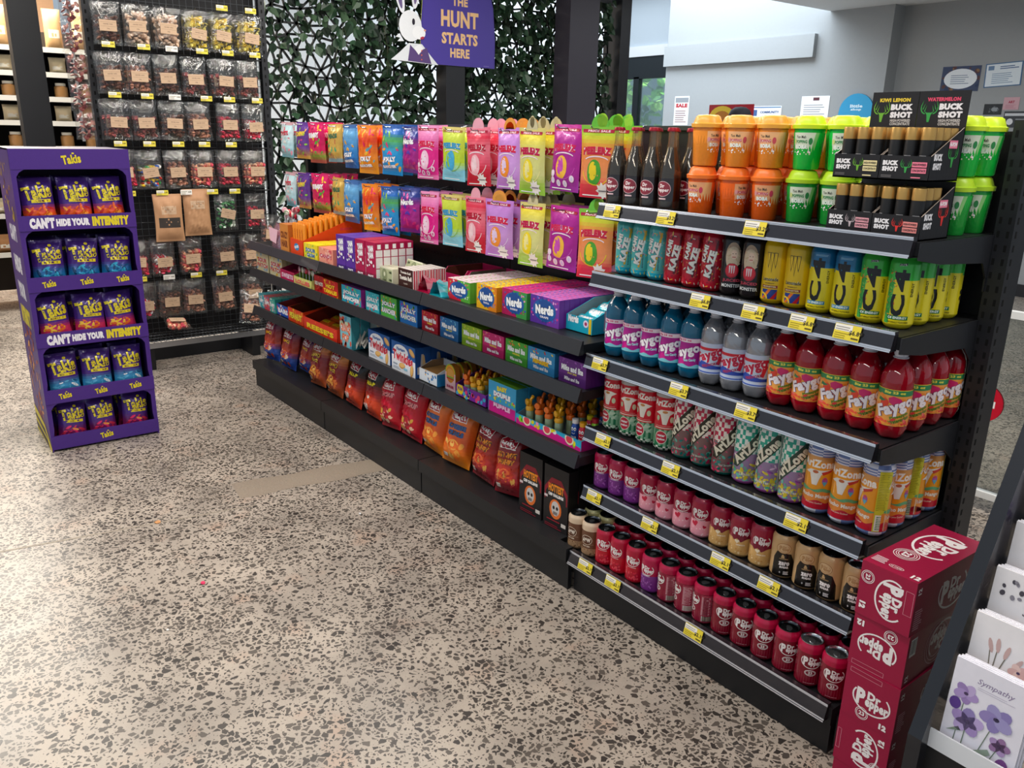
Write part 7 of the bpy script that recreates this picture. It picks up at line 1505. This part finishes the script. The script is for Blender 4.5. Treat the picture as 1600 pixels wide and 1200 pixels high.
for y in (-1.22, 1.0): pch('side_frame', MB().box((-.27, y, 0), (.19, y+.02, 2.2)), M_black)
def pb_(w, h, bands, seed): return Proto('paper_bag', 'bag', bagmesh('paper_bag', w, h, .07, bands, Art().rect(-w*.3, h*.3, w*.3, h*.5, '#efe6d4'), seed, .004, mats=M_paper, nu=6, nv=7))
pbs = [pb_(.13, .15, [(0, '#b98050'), (1, '#c8905c')], 3), pb_(.12, .13, [(0, '#e8ceA0'), (1, '#f0dcb4')], 4), pb_(.13, .30, [(0, '#d8a870'), (1, '#e4bc88')], 5)]
jar = Proto('jar', 'jar', MB().lathe([(0, 0), (.045, 0), (.048, .006), (.048, .09), (.036, .10), (.036, .105)], 16, '#8a6038').mesh('jar', mat('jar_food', '#a87a48', .3, coat=.5)), [('lid', MB().lathe([(.038, .10), (.038, .12), (0, .12)], 14, '#e8e4dc').mesh('lid', mat('lid_cream', '#e8e2d0', .4)), [])])
for li, z in enumerate(LV):
    n = 11
    for i in range(n):
        y = -1.08+.18*i; top = li == len(LV)-1
        if li in (3, 5): jar.put((-6.78, -.9+y+.06, z), 0, f'brown jar with a cream lid, {ORD[li]} produce shelf, {ORD[i]} from its left', 'jars on the produce shelves')
        else: (pbs[2] if top else pbs[(li+i) % 2]).put((-6.80, -.9+y+.06, z), pi/2+rnd.uniform(-.2, .2), f'{"tall tan" if top else ["brown", "cream"][(li+i) % 2]} paper bag, {ORD[li]} produce shelf, {ORD[i]} from its left', 'paper bags on the produce shelves')
for i, (x, y, z, c, s_) in enumerate(((-5.9, -1.55, 0, '#8a8478', (.9, .75, .42)), (-5.95, -1.5, .42, '#7a5a40', (.6, .6, .16)), (-5.95, -1.5, .585, '#6e4c38', (.6, .55, .14)), (-6.0, -1.45, .73, '#a8705a', (.5, .5, .26)))):
    mb = MB(); mb.box((-s_[0]/2, -s_[1]/2, 0), (s_[0]/2, s_[1]/2, s_[2]), c)
    for k in range(3): mb.box((s_[0]/2, -s_[1]/2, s_[2]*(.1+.3*k)), (s_[0]/2+.01, s_[1]/2, s_[2]*(.32+.3*k)), c)
    obj('produce_crate', mb, mat('crate_'+str(i), c, .7, vary=.2, bump=.1), loc=(x, y, z), label=['wide grey-brown produce crate on the floor', 'dark brown crate above the grey one', 'second dark brown crate in the pile', 'reddish-brown carton topping the crates'][i]+' left of the purple display', cat='crate')
# small litter on the floor
for i, (x, y, c, s_) in enumerate(((-1.66, -.96, '#d8265a', .010), (-2.2, -.96, '#c9905c', .016), (-1.83, -.30, '#e8e8ea', .006), (-1.45, -1.13, '#e6e4e0', .005))):
    mb = MB(); rn = random.Random(i); pts = [(s_*rn.uniform(.6, 1.2)*cos(t), s_*rn.uniform(.5, 1)*sin(t)) for t in lin_steps(0, 2*pi*.85, 6)]
    mb.poly([(a_, b_, .003) for a_, b_ in pts], c); mb.poly([(a_, b_, .0) for a_, b_ in pts][::-1], c)
    for k in range(len(pts)): (a0, b0), (a1, b1) = pts[k], pts[(k+1) % len(pts)]; mb.poly([(a0, b0, 0), (a1, b1, 0), (a1, b1, .003), (a0, b0, .003)], c)
    obj('paper_scrap', mb, M_paper, loc=(x, y, .0008), label=['tiny bright pink scrap on the speckled floor', 'tan paper scrap on the floor near the patched strip', 'white speck of paper beside the gondola kick panel', 'tiny white scrap in the open floor'][i], cat='scrap')
